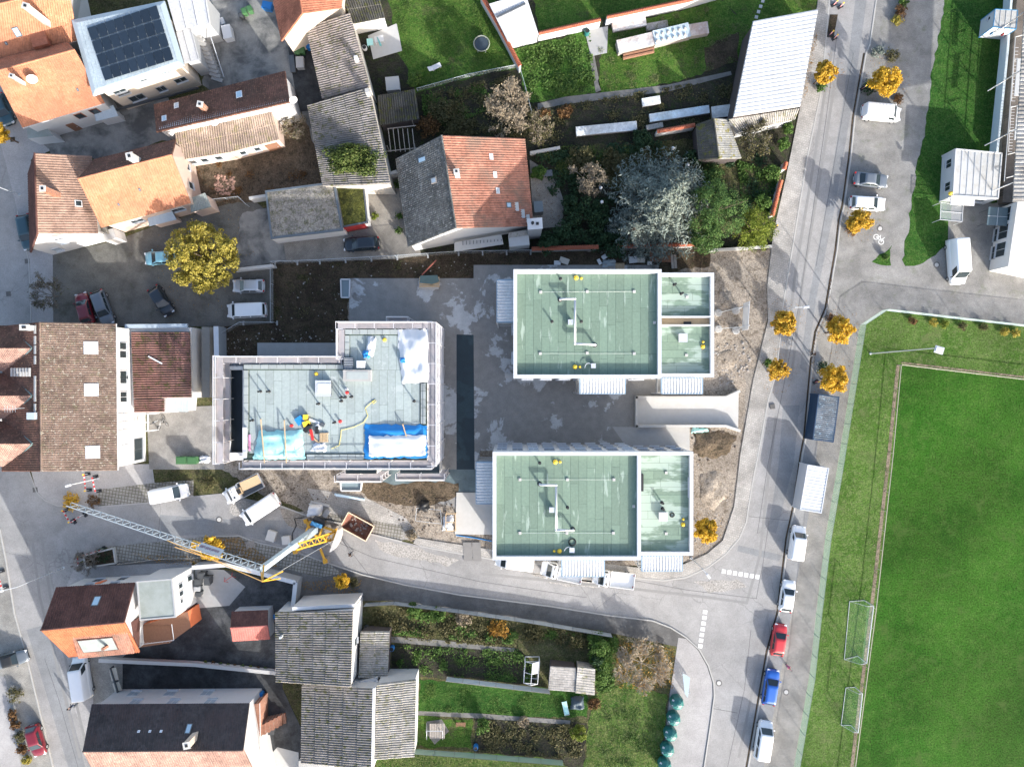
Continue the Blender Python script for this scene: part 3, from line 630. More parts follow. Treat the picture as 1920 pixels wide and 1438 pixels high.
def gable(label, e, r, he, hr, wm, rm, name='house', cat='house', inset=.35, tk={}, tk2=None, group=None):
    """e = 4 eave pixels A,B (one side) C,D (other side); r = ridge pixels over D-A and B-C"""
    he = he if isinstance(he, tuple) else (he, he)
    A, B = P(*e[0], he[0]), P(*e[1], he[0]); C, D = P(*e[2], he[1]), P(*e[3], he[1]); R1, R2 = P(*r[0], hr), P(*r[1], hr)
    c = (A + B + C + D) / 4; root = thing(name, label, cat, (c.x, c.y, 0), 0, group)
    rm = rm if isinstance(rm, tuple) else (rm, rm)
    p1 = plane('roof', A, B, R2, R1, rm[0], root, **tk); p2 = plane('roof', C, D, R1, R2, rm[1], root, **(tk2 or tk))
    q = ins([A, B, C, D], inset); rr1 = R1.lerp(R2, inset / max(1, (R2 - R1).length)); rr2 = R2.lerp(R1, inset / max(1, (R2 - R1).length))
    a, b, cc, d = q; m = MB(); z = [he[0] - .08, he[0] - .08, he[1] - .08, he[1] - .08]
    def V(p, z): return (p[0], p[1], z)
    m.poly([V(a, -.1), V(b, -.1), V(b, z[1]), V(a, z[0])]); m.poly([V(cc, -.1), V(d, -.1), V(d, z[3]), V(cc, z[2])])
    m.poly([V(b, -.1), V(cc, -.1), V(cc, z[2]), V(rr2, hr - .16), V(b, z[1])]); m.poly([V(d, -.1), V(a, -.1), V(a, z[0]), V(rr1, hr - .16), V(d, z[3])])
    w = m.build('wall', wm, root)
    rd = MB(); d_ = (R2 - R1).normalized(); rd.tube(R1 + Vector((0, 0, .03)), R2 + Vector((0, 0, .03)), .11, .11, 6); rd.build('ridge', rm[0], p1)
    return root, (A, B, R2, R1), (C, D, R1, R2), q
def mono(label, pts, wm, rm, name='barn', cat='barn', inset=.2, tk={}, group=None):
    """pts: 4 x (px,py,z): A,B low edge, C,D high edge"""
    Q = [P(*p) for p in pts]; c = sum(Q, Vector()) / 4; root = thing(name, label, cat, (c.x, c.y, 0), 0, group)
    plane('roof', *Q, rm, root, **tk); q = ins(Q, inset); walls(root, q, [p.z - .1 for p in Q], wm); return root, Q, q
def flat(label, pts, z, wm, rm, name='building', cat='building', par=.0, parw=.25, parm=None, group=None, z0=-.1):
    Q = ppts(pts, z); c = sum(Q, Vector()) / len(Q); root = thing(name, label, cat, (c.x, c.y, 0), 0, group)
    m = MB(); m.prism(Q, z0, z - par); m.build('wall', wm, root)
    I = ins(Q, parw * .9 if par else .0)
    m = MB(); m.prism(I, z - par - .05, z - par + .012); rf = m.build('roof', rm, root)
    if par:
        k = len(Q); o = MB(); II = ins(Q, parw); OO = ins(Q, -.03)
        for i in range(k):
            j = (i + 1) % k; zt = z; zb = z - par - .02
            o.poly([(*OO[i][:2], zt), (*OO[j][:2], zt), (*II[j][:2], zt), (*II[i][:2], zt)])
            o.poly([(*II[i][:2], zt), (*II[j][:2], zt), (*II[j][:2], zb), (*II[i][:2], zb)])
            o.poly([(*OO[j][:2], zt), (*OO[i][:2], zt), (*OO[i][:2], zt - .3), (*OO[j][:2], zt - .3)])
        o.build('parapet', parm or wm, root)
    return root, Q
def onp(pl, u, v, h=0.0):
    A, B, C, D = pl; p = A.lerp(B, u).lerp(D.lerp(C, u), v); n = (B - A).cross(D - A).normalized(); n = n if n.z > 0 else -n; return p + n * h
def roofwin(root, pl, u, v, w=.8, h=1.2, fm=STEEL_D, gm=SKYL, name='roof_window'):
    A, B, C, D = pl; U = (B - A).normalized(); Wv = (D - A); Wv = (Wv - U * Wv.dot(U)).normalized(); n = U.cross(Wv); n = n if n.z > 0 else -n
    c = onp(pl, u, v)
    def bx(m, ww, hh, z0, z1):
        k = len(m.v)
        for z in (z0, z1):
            for a, b in ((-1, -1), (1, -1), (1, 1), (-1, 1)): m.v.append(tuple(c + U * (a * ww / 2) + Wv * (b * hh / 2) + n * z))
        for q in ((4, 5, 6, 7), (0, 1, 5, 4), (1, 2, 6, 5), (2, 3, 7, 6), (3, 0, 4, 7)): m.f.append(tuple(k + i for i in q)); m.mi.append(0)
    f = MB(); bx(f, w, h, -.05, .12); o = f.build(name, fm, root); g = MB(); bx(g, w - .22, h - .22, .1, .135); g.build('pane', gm, o); return o
def chimney(root, px, py, ztop, z0, w=.6, d=.5, mat=None, rz=.0, cap=True):
    mat = mat or BRICKW; c = P(px, py, ztop); m = MB(); m.box((c.x, c.y, (ztop + z0) / 2), (w, d, ztop - z0), rz); o = m.build('chimney', mat, root)
    if cap:
        m = MB(); m.box((c.x, c.y, ztop + .04), (w + .14, d + .14, .08), rz); m.build('chimney_cap', CONC_L, o)
        m = MB(); m.box((c.x, c.y, ztop + .1), (w * .45, d * .45, .06), rz); m.build('flue', BLACK, o)
    return o
def dish(root, px, py, z, r=.42, dirv=(.5, -.8)):
    c = P(px, py, z); d = Vector((dirv[0], dirv[1], .45)).normalized(); m = MB(); k = 14
    u = d.cross(Vector((0, 0, 1))).normalized(); w = u.cross(d)
    m.v.append(tuple(c - d * .12))
    for i in range(k): t = 2 * math.pi * i / k; m.v.append(tuple(c + u * (r * math.cos(t)) + w * (r * math.sin(t))))
    for i in range(k): m.f.append((0, 1 + i, 1 + (i + 1) % k)); m.mi.append(0)
    m.tube(c - d * .1, c + d * .4 - Vector((0, 0, .2)), .02); m.tube(c - d * .1, c - d * .15 - Vector((0, 0, .9)), .03); return m.build('satellite_dish', WHITE, root)
def win(root, a, b, t, w, z0, h, fm=WHITE, gm=GLASS, out=.05, name='window', nrm=1):
    """window on the vertical wall a->b (xy); t = fraction along, outward = right of a->b"""
    a = Vector((a[0], a[1], 0)); b = Vector((b[0], b[1], 0)); d = (b - a).normalized(); n = Vector((d.y, -d.x, 0)) * nrm; c = a.lerp(b, t); rz = math.atan2(d.y, d.x)
    m = MB(); p = c + n * (out / 2 - .04); m.box((p.x, p.y, z0 + h / 2), (w + .16, .1 + out, h + .16), rz); o = m.build(name, fm, root)
    p = c + n * (out + .012); m = MB(); k = 2 if w > .9 else 1; ww = (w - .06 * (k - 1)) / k
    for i in range(k):
        q = p + d * ((i - (k - 1) / 2) * (ww + .06)); m = MB(); m.box((q.x, q.y, z0 + h / 2), (ww, .03, h), rz); m.build('pane', gm, o)
    m = MB(); p = c + n * (out + .08); m.box((p.x, p.y, z0 - .1), (w + .2, .2, .05), rz); m.build('sill', ALU, o); return o
def door(root, a, b, t, w, h, mat=WOOD_B, nrm=1, z0=0):
    a = Vector((a[0], a[1], 0)); b = Vector((b[0], b[1], 0)); d = (b - a).normalized(); n = Vector((d.y, -d.x, 0)) * nrm; c = a.lerp(b, t); rz = math.atan2(d.y, d.x)
    m = MB(); p = c + n * .03; m.box((p.x, p.y, z0 + h / 2), (w, .12, h), rz); o = m.build('door', mat, root); m = MB(); p = c + n * .12 + d * (w * .35); m.box((p.x, p.y, z0 + 1.0), (.12, .05, .03), rz); m.build('handle', ALU, o)
def gutter(root, A, B, mat=ALU, r=.07, drop=.12):
    m = MB(); m.tube(Vector(A) - Vector((0, 0, drop)), Vector(B) - Vector((0, 0, drop)), r, r, 6); m.build('gutter', mat, root)
CORR = dict(tu=.3, tv=1.8, amp=.15, step=.08)
CORRF = dict(tu=.25, tv=3, amp=.06, step=0, prof='wave')
SEAM_ = dict(tu=.5, tv=9, amp=.05, step=0, prof='seam')
WAVE = dict(tu=.3, tv=.36, amp=.075, step=.03)
FINE = dict(tu=.3, tv=.4, amp=.04, step=.05)

# ================================================================= north-west block
h, p1, p2, q = gable('orange tiled house with dormer, cut off behind the grey solar-roof house', [(-40, 128), (146, 76), (110, -90), (-60, -60)], [(-50, 20), (128, -22)], 5.5, 9.0, RENDER_W, T_ORANGE, tk=FINE)
roofwin(h, p1, .42, .45, .8, 1.1); chimney(h, 48, 12, 11, 6.5, .7, .6, CONC, -.3); roofwin(h, p1, .3, .3, .3, .4, name='roof_vent'); gutter(h, p1[0], p1[1])
m = MB(); c = onp(p1, .66, .14); m.box((c.x, c.y, c.z + .35), (1.9, 1.6, .9), .26); m.build('dormer', T_RED2, h); m = MB(); c = onp(p1, .66, .03); m.box((c.x, c.y, c.z + .45), (1.7, .1, .7), .26); m.build('dormer_window', GLASS, h)
h, p1, p2, q = gable('orange tiled house with white dish standing by the pale pavement', [(42, 240), (196, 194), (128, 80), (-30, 118)], [(-12, 136), (140, 94)], (5.0, 6.0), 8.2, RENDER_W, T_ORANGE, tk=FINE)
chimney(h, 22, 143, 9.3, 6.5, .5, .4, CONC, -.3); dish(h, 60, 149, 8.0, .6); roofwin(h, p1, .8, .35, .25, .4, name='roof_vent'); gutter(h, p1[0], p1[1])
win(h, q[0], q[1], .62, .9, 2.6, 1.2, T_RED2); win(h, q[0], q[1], .82, .9, 2.6, 1.2, T_RED2); door(h, q[0], q[1], .4, 1.0, 2.1)
h, Q = flat('pale grey lean-to shed with sheet roof beside the orange tiled house', [(50, 236), (80, 230), (100, 255), (52, 260)], 2.4, WHITE, FELT_G, 'shed', 'shed')
h, Q, q = mono('clear plastic canopy over the back door of the orange tiled house', [(222, 218, 2.3), (180, 228, 2.3), (175, 208, 2.8), (212, 198, 2.8)], RENDER_W, GLASS_P, 'door_canopy', 'canopy', .25, dict(tu=.3, tv=2, amp=.02, step=0))
m = MB(); c = P(140, 228, 0); m.box((c.x, c.y, .35), (1.3, 1.0, .7), .25); m.box((c.x - 1.9, c.y - .3, .25), (1.8, .5, .5), .25); tag(m.build('timber_pile', WOOD), 'stacked yellow timber beside the pale lean-to shed', 'timber')

# solar-roof house
rt, Q = flat('cream house with grey metal roof carrying black solar panels', [(134, 38), (308, 2), (345, 122), (174, 180)], 7.0, CREAM, S_ZINC, 'house', 'house', 0.0)
A, B, C, D = P(174, 180, 7.05), P(345, 122, 7.05), P(308, 2, 7.05), P(134, 38, 7.05)
for ch in list(rt.children): bpy.data.objects.remove(ch)
I = ins([A, B, C, D], .75); walls(rt, I, [6.85] * 4, CREAM)
iA, iB, iC, iD = [Vector((p.x, p.y, 7.22)) for p in ins([A, B, C, D], .55)]
o = MB(); Z = [A, B, C, D]; ZI = [iA, iB, iC, iD]
for i in range(4):
    j = (i + 1) % 4; o.poly([Z[i], Z[j], ZI[j], ZI[i]]); o.poly([Z[i], Z[j], Z[j] - V3(0, 0, .25), Z[i] - V3(0, 0, .25)])
o.poly([p - V3(0, 0, .25) for p in Z]); o.build('eaves', M('zinc_flashing', (.3, .36, .4), .45, .06), rt)
pl = plane('roof', iA, iB, iC, iD, S_ZINC, rt, **SEAM_); PL = (iA, iB, iC, iD)
pa = [P(x, y, 7.4) for x, y in ((197, 153), (326, 113), (293, 9), (163, 52))]
ax = MB()
for r in range(4):
    for c in range(8):
        def pp(u, v): return pa[0].lerp(pa[1], u).lerp(pa[3].lerp(pa[2], u), v)
        u0, u1 = c / 8 + .003, (c + 1) / 8 - .003; v0, v1 = r / 4 + .014, (r + 1) / 4 - .014
        tl = .0; m = MB(); cs = [pp(u0, v0), pp(u1, v0), pp(u1, v1), pp(u0, v1)]
        m.prism(cs, 7.36, 7.4, bottom=True); m.build('solar_panel', PV, rt)
    a, b = pp(0, (r + .3) / 4), pp(1, (r + .3) / 4); m = MB(); m.beam(a - V3(0, 0, .07), b - V3(0, 0, .07), .05, .1); m.build('panel_rail', ALU, rt)
a, b = I[0], I[1]
for t, w, z, hh in ((.16, 1.5, 4.6, .5), (.17, 1.5, 3.9, .5), (.5, .8, 5.4, .6), (.8, 1.4, 5.5, .5), (.24, 1.8, 1.6, 1.2), (.57, 1.0, 1.8, 1.1), (.85, 1.4, 2.4, .9)): win(rt, a, b, t, w, z, hh, GREYW)
m = MB(); n = P(290, 175, .0); m.beam(P(212, 208, 1.1), P(372, 165, 1.1), .12, .5); m.build('balcony_rail', STEEL_D, rt)
# white standing-seam roofs beside it
h, Q, q = mono('white standing seam roof behind the solar-roof house', [(330, 58, 5.2), (394, 44, 5.2), (384, -20, 5.6), (312, -6, 5.6)], GREYW, S_WHITE, 'annex', 'annex', .3, dict(tu=1.6, tv=9, amp=.16, step=0, prof='seam'))
h, Q, q = mono('small white seamed roof beside the outside stair', [(346, 119, 4.4), (374, 113, 4.4), (358, 52, 4.7), (330, 60, 4.7)], GREYW, S_WHITE, 'annex', 'annex', .25, dict(tu=1.2, tv=9, amp=.16, step=0, prof='seam'))
st = thing('outside_stair', 'grey concrete outside stair between annex and courtyard', 'stair', P(395, 120, 0))
for i in range(14):
    t = i / 13; c = P(lerp(376, 408, t), lerp(62, 150, t), 0); z = lerp(3.4, .25, t); m = MB(); m.box((c.x, c.y, z / 2), (1.5, .46, z), -.3); m.build('step', CONC, st)
m = MB(); m.beam(P(392, 60, 4.2), P(420, 145, 1.3), .06, .06); m.build('handrail', GALV, st)

# long dark-roof house with tan lean-tos
h, Q, q = mono('long house with dark brown tiles and white rear wall', [(535, 134, 4.4), (288, 197, 4.4), (293, 248, 6.6), (543, 192, 6.6)], RENDER_W, T_DKBR, 'house', 'house', .3, dict(tu=.24, tv=.33, amp=.05, step=.04))
PL = tuple(Q); roofwin(h, PL, .36, .4, .75, 1.1, ALU, SKYL); roofwin(h, PL, .83, .25, .6, .9, ALU, SKYL); roofwin(h, PL, .93, .6, .6, .9, ALU, SKYL); chimney(h, 375, 196, 7.4, 5.0, .6, .6, BRICKW, -.2)
dish(h, 550, 188, 6.2, .5)
h, Q, q = mono('tan corrugated lean-to roof on peach coloured outbuilding', [(523, 262, 3.2), (427, 287, 3.2), (420, 222, 4.6), (508, 203, 4.6)], PEACH, C_BROWN, 'outbuilding', 'outbuilding', .15, CORR)
for t in (.2, .5): win(h, q[1], q[0], t, .7, 1.3, .9, WHITE, nrm=1)
door(h, q[1], q[0], .8, 1.6, 2.2, WOOD_B)
h, Q, q = mono('darker brown corrugated lean-to roof against the orange tiled house', [(430, 286, 3.3), (335, 301, 3.3), (327, 246, 4.6), (422, 221, 4.6)], PEACH, C_BROWN, 'outbuilding', 'outbuilding', .15, CORR)
for t in (.15, .4, .7): win(h, q[1], q[0], t, .8, 1.2, 1.0, WHITE, nrm=1)
dish(h, 402, 230, 5.0, .5)

# corner house with brown ribbed tiles and white gable
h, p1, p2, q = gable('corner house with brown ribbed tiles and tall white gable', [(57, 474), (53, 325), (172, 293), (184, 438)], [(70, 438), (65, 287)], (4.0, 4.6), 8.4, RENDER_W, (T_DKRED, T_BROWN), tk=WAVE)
chimney(h, 80, 354, 9.8, 6.0, .6, .6, BRICKW, 0); roofwin(h, (p2[0], p2[1], p2[2], p2[3]), .62, .3, .8, .8, WHITE, GLASS)
for t, z in ((.3, 1.2), (.55, 3.6), (.8, 1.2)): win(h, q[3], q[0], t, .9, z, 1.1, WHITE, GLASS_P, nrm=-1)
# orange house next to it
h, p1, p2, q = gable('orange tiled house with peach walls facing the paved parking lot', [(190, 427), (358, 381), (330, 262), (176, 300)], [(146, 336), (322, 291)], (4.8, 5.6), 8.6, PEACH, (T_ORANGE, T_DKBR), tk=FINE)  # shade of the north slope is painted in as darker tiles
chimney(h, 243, 293, 10.0, 6.5, .7, .7, CONC_L, .2); roofwin(h, p1, .28, .35, .25, .35, name='roof_vent'); roofwin(h, p1, .55, .52, .25, .35, name='roof_vent')
for t in (.3, .8): win(h, q[0], q[1], t, 1.5, 2.5, .8, WHITE)
for t in (.35, .7): win(h, q[1], q[2], t, .8, 2.4, 1.0, WHITE)
h, Q, q = mono('grey glass porch roof on the peach wall beside the paved lot', [(331, 412, 2.4), (280, 425, 2.4), (276, 407, 2.8), (322, 396, 2.8)], PEACH, GLASS_P, 'porch', 'porch', .3, dict(tu=.5, tv=2, amp=.02, step=0))
h, Q, q = mono('small grey ribbed roof strip between brown and orange roofs', [(186, 432, 3.2), (205, 440, 3.2), (150, 328, 3.8), (125, 335, 3.8)], RENDER_W, C_PALE, 'link_roof', 'annex', .2, CORR)
h, Q = flat('white entrance box below the grey ribbed roof strip', [(184, 436), (212, 428), (218, 446), (196, 452)], 2.6, RENDER_W, CONC_L, 'annex', 'annex')
h, Q, q = mono('peach outbuilding with flat rubble roof by the climber fence', [(396, 388, 3.0), (358, 398, 3.0), (356, 372, 3.2), (384, 362, 3.2)], PEACH, FELT_G, 'outbuilding', 'outbuilding', .1, CORRF)

# corrugated barns north
h, Q, q = mono('barn with brownish corrugated roof and two small chimneys', [(605, 186, 3.6), (574, 52, 3.6), (656, 25, 5.4), (694, 163, 5.4)], BEIGE, C_GREY2, 'barn', 'barn', .15, CORR)
chimney(h, 667, 108, 6.3, 4.6, .45, .45, WHITE, .2, False)
h, Q, q = mono('barn with pale mossy corrugated roof partly under ivy', [(606, 350, 3.6), (577, 198, 3.6), (692, 164, 5.6), (732, 345, 5.6)], BEIGE, C_GREY, 'barn', 'barn', .15, CORR)
chimney(h, 688, 170, 7.0, 4.8, .5, .5, CONC, .2, False)
h, p1, p2, q = gable('terracotta roofed house with cream gable by the mottled yard', [(528, 78), (506, -30), (648, -40), (640, 16)], [(567, 26), (556, -50)], (5.0, 5.5), 8.6, CREAM, T_RED2, tk=FINE)
h, Q, q = mono('low outbuilding with dark mossy sheet roof and white wall', [(722, 34, 2.9), (660, 46, 2.9), (640, -8, 3.2), (708, -16, 3.2)], RENDER_W, C_MOSS, 'outbuilding', 'outbuilding', .15, CORR)
h, Q, q = mono('dark rotten sheet roof of a low shed beside the mossy barn', [(712, 236, 2.4), (786, 224, 2.4), (778, 168, 2.7), (708, 180, 2.7)], DARKW, C_MOSS, 'shed', 'shed', .15, CORR)
pg = thing('pergola', 'bare timber pergola frame below the dark shed', 'pergola', P(750, 255))
for i in range(6): m = MB(); m.beam(P(728 + 9 * i, 242, 2.2), P(733 + 9 * i, 285, 2.2), .08, .12); m.build('rafter', WOOD_G, pg)
for y in (242, 284): m = MB(); m.beam(P(726, y, 2.1), P(780, y - 6, 2.1), .08, .14); m.build('beam', WOOD_G, pg)
for x, y in ((727, 243), (777, 238), (731, 284), (780, 279)): m = MB(); m.beam(P(x, y, 0), P(x, y, 0) + V3(0, 0, 2.1), .1, .1); m.build('post', WOOD_G, pg)

# gravel-roof garage and moss-roof annex
h, Q = flat('garage with gravel flat roof and dark metal edge', [(497, 358), (627, 341), (643, 432), (508, 448)], 3.0, RENDER_W, GRAVEL, 'garage', 'garage', .12, .22, M('dark_edge_metal', (.09, .11, .13), .5, .08))
h, Q = flat('low annex with bright moss roof beside the gravel-roof garage', [(629, 350), (682, 346), (689, 417), (643, 426)], 2.5, RENDER_W, GREENR, 'annex', 'annex', .08, .15, STEEL_D)
m = MB(); a, b = P(645, 432, 1.2), P(687, 424, 1.2); m.beam(a, b, .1, 2.2); m.build('garage_door', M('red_door_paint', (.3, .03, .03), .5, .1), h)

# middle house: dark west slope, red east slope
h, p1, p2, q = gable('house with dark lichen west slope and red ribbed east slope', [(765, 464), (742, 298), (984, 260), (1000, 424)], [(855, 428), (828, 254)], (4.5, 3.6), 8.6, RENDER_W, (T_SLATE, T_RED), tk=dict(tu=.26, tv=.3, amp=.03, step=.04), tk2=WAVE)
E2 = p2; chimney(h, 856, 322, 9.9, 7.0, .55, .5, RENDER_W, .1)
for u, v in ((.22, .45), (.42, .43), (.60, .42)): roofwin(h, E2, u, v, .75, .5, WHITE, GLASS_P)
roofwin(h, E2, .76, .3, .7, .7, STEEL_D, SKYL); roofwin(h, p1, .58, .72, .7, .8, WOOD_G, GLASS_P); roofwin(h, p1, .85, .55, .7, 1.2, STEEL_D, SKYL)
for u, v in ((.78, .2), (.86, .13), (.92, .07)):
    m = MB(); c = onp(E2, u, v, .1); m.box(c, (.5, 1.1, .1), .1); m.build('roof_step', CONC_L, h)
c = P(1003, 420, 6.0); m = MB(); m.box((c.x, c.y, 3.0), (1.7, 1.25, 6.0), .08); o = m.build('chimney', GREYW, h); m = MB(); m.box((c.x, c.y, 6.06), (1.85, 1.35, .14), .08); m.build('chimney_cap', WHITE, o)
m = MB(); m.lathe((c.x - .3, c.y, 6.1), [(.16, 0), (.16, .5), (.2, .55)], 10); m.build('flue', BLACK, o); m = MB(); m.box((c.x + .3, c.y, 6.17), (.35, .35, .1)); m.build('flue', BLACK, o)
m = MB(); m.prism(ppts([(852, 455), (940, 440), (944, 458), (852, 472)], 2.7), 2.5, 2.7); m.build('balcony', CONC_L, h)
for i in range(12): m = MB(); x = lerp(868, 940, i / 11); m.beam(P(x, lerp(452, 449, i / 11), 2.75), P(x, lerp(460, 452, i / 11), 2.75), .08, .05); m.build('balcony_slat', STEEL_D, h)
m = MB(); c = P(973, 450, 2.4); m.box((c.x, c.y, 1.2), (2.6, 1.5, 2.4), .1); m.build('porch', RENDER_W, h); plane('porch_roof', P(954, 446, 2.7), P(993, 441, 2.7), P(990, 431, 3.1), P(953, 437, 3.1), C_PALE, h, .2, .4, .04, .02)
m = MB(); c = P(867, 448, 4.0); m.beam(P(838, 440, 4.3), P(882, 432, 4.3), .12, .12); m.build('wall_bracket', WOOD_B, h)
h, Q = flat('charcoal pump shed on the paved terrace', [(1000, 378), (1017, 377), (1019, 397), (1002, 399)], 1.9, STEEL_D, M('slate_blue_felt', (.12, .15, .17), .7, .1), 'shed', 'shed')

# ================================================================= north-east garden buildings
h, Q, q = mono('large white corrugated barn roof beside the east road', [(1500, 200, 4.2), (1534, 18, 4.2), (1413, 40, 4.8), (1376, 219, 4.8)], DARKW, S_BARN, 'barn', 'barn', .15, dict(tu=.55, tv=9, amp=.055, step=0, prof='wave'))
gutter(h, Q[2], Q[3])
h, Q, q = mono('mossy grey lean-to roof strip below the white barn', [(1385, 248, 2.6), (1490, 224, 2.6), (1499, 203, 3.6), (1366, 224, 3.6)], GREYW, C_PALE, 'lean_to', 'lean-to', .1, CORR)
h, p1, p2, q = gable('small garden house with mossy west slope and grey east slope', [(1310, 300), (1305, 234), (1364, 224), (1390, 297)], [(1348, 298), (1338, 222)], (2.6, 2.6), 4.0, DARKW, (C_MOSS, M_tile('grey_lichen_tiles', (.2, .2, .19), (.25, .25, .24), .3, .3, moss=(.17, .15, .03), moss_amt=.9)), 'garden_house', 'garden house', .15, dict(tu=.3, tv=.3, amp=.03, step=.03))
h, Q, q = mono('white sheet-roofed shed beside red capped garden wall', [(1010, 65, 2.4), (952, 78, 2.4), (917, 8, 2.9), (985, -12, 2.9)], RENDER_W, S_BARN, 'shed', 'shed', .1, dict(tu=.3, tv=9, amp=.03, step=0))
m = MB(); m.beam(P(931, 33, 2.92), P(985, 7, 2.92), .25, .08); m.build('roof_joint', STEEL_D, h)

# ================================================================= west building with cross gables
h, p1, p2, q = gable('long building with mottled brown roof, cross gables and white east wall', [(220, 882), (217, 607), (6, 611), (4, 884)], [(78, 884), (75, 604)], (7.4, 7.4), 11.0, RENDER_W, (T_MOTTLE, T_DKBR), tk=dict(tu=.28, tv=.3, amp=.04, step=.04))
for y in (653, 730 + 1, 847): roofwin(h, p1, (882 - y) / 275.0, .34 if y != 847 else .33, 1.5, 1.5, ALU, GLASS_P, 'skylight')
for yc in (653, 742, 832):
    za, zr = 7.6, 10.35; R1 = P(61, yc, zr); R2 = P(-60, yc, zr)
    g = gable_pts = None
    aN, aS = P(20, yc - 42, za), P(20, yc + 42, za); bN, bS = P(-60, yc - 42, za), P(-60, yc + 42, za)
    o = plane('cross_gable_roof', bS, aS, R1, R2, T_PINK, h, .26, .33, .04, .03); plane('cross_gable_roof', aN, bN, R2, R1, T_DKBR, h, .26, .33, .04, .03)  # sunlit south and shaded north sides painted by tile colour
    m = MB(); m.poly([bN, bS, R2]); m.poly([bN, bS, V3(bS.x, bS.y, 0), V3(bN.x, bN.y, 0)]); m.build('cross_gable_wall', RENDER_W, h)
    for a, b in ((R1, aN), (R1, aS)): m = MB(); m.tube(a + V3(0, 0, .02), b + V3(0, 0, .02), .12, .12, 5); m.build('valley_flashing', M('valley_metal', (.14, .19, .18), .6, .1), h)
for i, y in enumerate((618, 638, 656, 675, 713, 729, 745, 765)):
    m = MB(); c = P(65.5, y, 10.75); m.box((c.x, c.y, c.z), (.36, 1.0, .06), ry=-.45); m.build('roof_walkboard', CONC_L, h)
for i in range(7): m = MB(); c = P(23 + 5.6 * i, 698, 8.6 + .28 * i); m.box((c.x, c.y, c.z + .1), (.26, 1.0, .06)); m.build('roof_step', CONC_L, h)
chimney(h, 46, 614, 11.6, 9.5, 1.0, .55, WHITE, 0); m = MB(); c = P(58, 780, 11.2); m.box((c.x, c.y, 10.6), (.9, .8, 1.4)); m.build('roof_hatch', GLASS_P, h)
an = MB(); c = P(46, 765, 10.2); an.tube(c, c + V3(0, 0, 2.6), .03); an.beam(c + V3(-.8, 0, 2.4), c + V3(.8, 0, 2.4), .03, .03)
for k in range(5): an.beam(c + V3(-.6 + .3 * k, -.4, 2.4), c + V3(-.6 + .3 * k, .4, 2.4), .02, .02)
an.build('antenna', GALV, h); gutter(h, p1[0], p1[1])
a, b = q[0], q[1]
for y in (643, 660, 700, 711, 745): win(h, a, b, (882 - y) / 275.0, .8 if y != 745 else 1.2, 4.6, 1.4, WHITE)
win(h, a, b, .12, .9, 4.6, 1.2, WHITE, GLASS_P); win(h, a, b, .1, 2.6, 1.0, 1.8, STEEL_D)
for k in range(3):
    for r in range(2): win(h, a, b, .24 + .06 * k, .55, 4.2 + 1.25 * r, 1.05, WHITE, CREAM)
h, Q = flat('white annex with parapet in front of the west building', [(236, 613), (360, 614), (361, 746), (312, 747), (312, 774), (236, 774)], 3.4, RENDER_W, RENDER_W, 'annex', 'annex')
plane('roof', P(252, 747, 3.75), P(247, 622, 3.75), P(356, 622, 3.95), P(359, 745, 3.95), C_RED, h, **CORR); plane('roof', P(253, 773, 3.74), P(252, 748, 3.74), P(308, 747, 3.84), P(308, 772, 3.84), C_RED, h, **CORR)
m = MB(); m.beam(P(235, 612, 3.6), P(352, 611, 3.6), .5, .3); m.build('glass_strip', GLASS_P, h); m = MB(); m.beam(P(278, 668, 4.08), P(304, 682, 4.08), .18, .06); m.build('loose_board', WHITE, h)
h, Q, q = mono('glass porch with timber frame at the annex corner', [(352, 772, 2.6), (309, 771, 2.6), (309, 746, 2.9), (352, 745, 2.9)], WHITE, GLASS_P, 'glass_porch', 'porch', .1, dict(tu=.8, tv=3, amp=.04, step=0, prof='seam'))
h, Q = flat('flat carport roof beside the annex with light stair tower', [(378, 613), (393, 613), (393, 745), (378, 745)], 2.4, BEIGE, M('carport_felt', (.16, .16, .15), .8, .15), 'carport', 'carport')
pg = thing('pergola', 'white timber pergola grid on the west building wall', 'pergola', P(255, 795))
for i in range(6): m = MB(); m.beam(P(222 + 11 * i, 776, 2.7), P(222 + 11 * i, 808, 2.7), .14, .16); m.build('rafter', WHITE, pg)
for y in (776, 792, 808): m = MB(); m.beam(P(220, y, 2.6), P(279, y, 2.6), .14, .16); m.build('beam', WHITE, pg)
for x, y in ((279, 776), (279, 808)): m = MB(); m.beam(P(x, y, 2.6), V3(P(x, y, 2.6).x, P(x, y, 2.6).y, 0), .14, .14); m.build('post', WHITE, pg)

# ================================================================= south-west block
h, p1, p2, q = gable('white corner house with shaded dark red north slope and sunlit orange south slope', [(253, 1092), (105, 1101), (128, 1231), (262, 1222)], [(233, 1166), (76, 1181)], (5.2, 5.0), 9.0, RENDER_W, (T_DKRED, T_ORANGE2), tk=WAVE)  # north shade and south sunlight are put into the two tile colours
# p1 north plane (A east, B west)
roofwin(h, p1, .42, .42, .9, 1.3); 
D0 = [P(x, y, z) for x, y, z in ((147, 1234, 6.0), (252, 1224, 6.0), (234, 1172, 8.3), (131, 1180, 8.3))]; plane('dormer_roof', *D0, T_RED, h, .26, .33, .03, .03)
m = MB(); qd = ins(D0, .2)
for i in range(4): j = (i + 1) % 4; m.poly([(*qd[i], 4.4), (*qd[j], 4.4), (*qd[j], D0[j].z - .1), (*qd[i], D0[i].z - .1)])
m.build('dormer_wall', T_DKRED, h); roofwin(h, tuple(D0), .42, .42, 4.4, 2.2, T_DKRED, FELT_G, 'roof_hatch'); chimney(h, 192, 1217, 8.0, 6.5, .3, .3, BRICKW, 0, False)
a, b = q[0], q[1]
for t in (.35, .7): win(h, a, b, t, 1.0, 1.0, 1.2, WHITE); win(h, a, b, t, 1.0, 3.4, 1.1, WHITE)
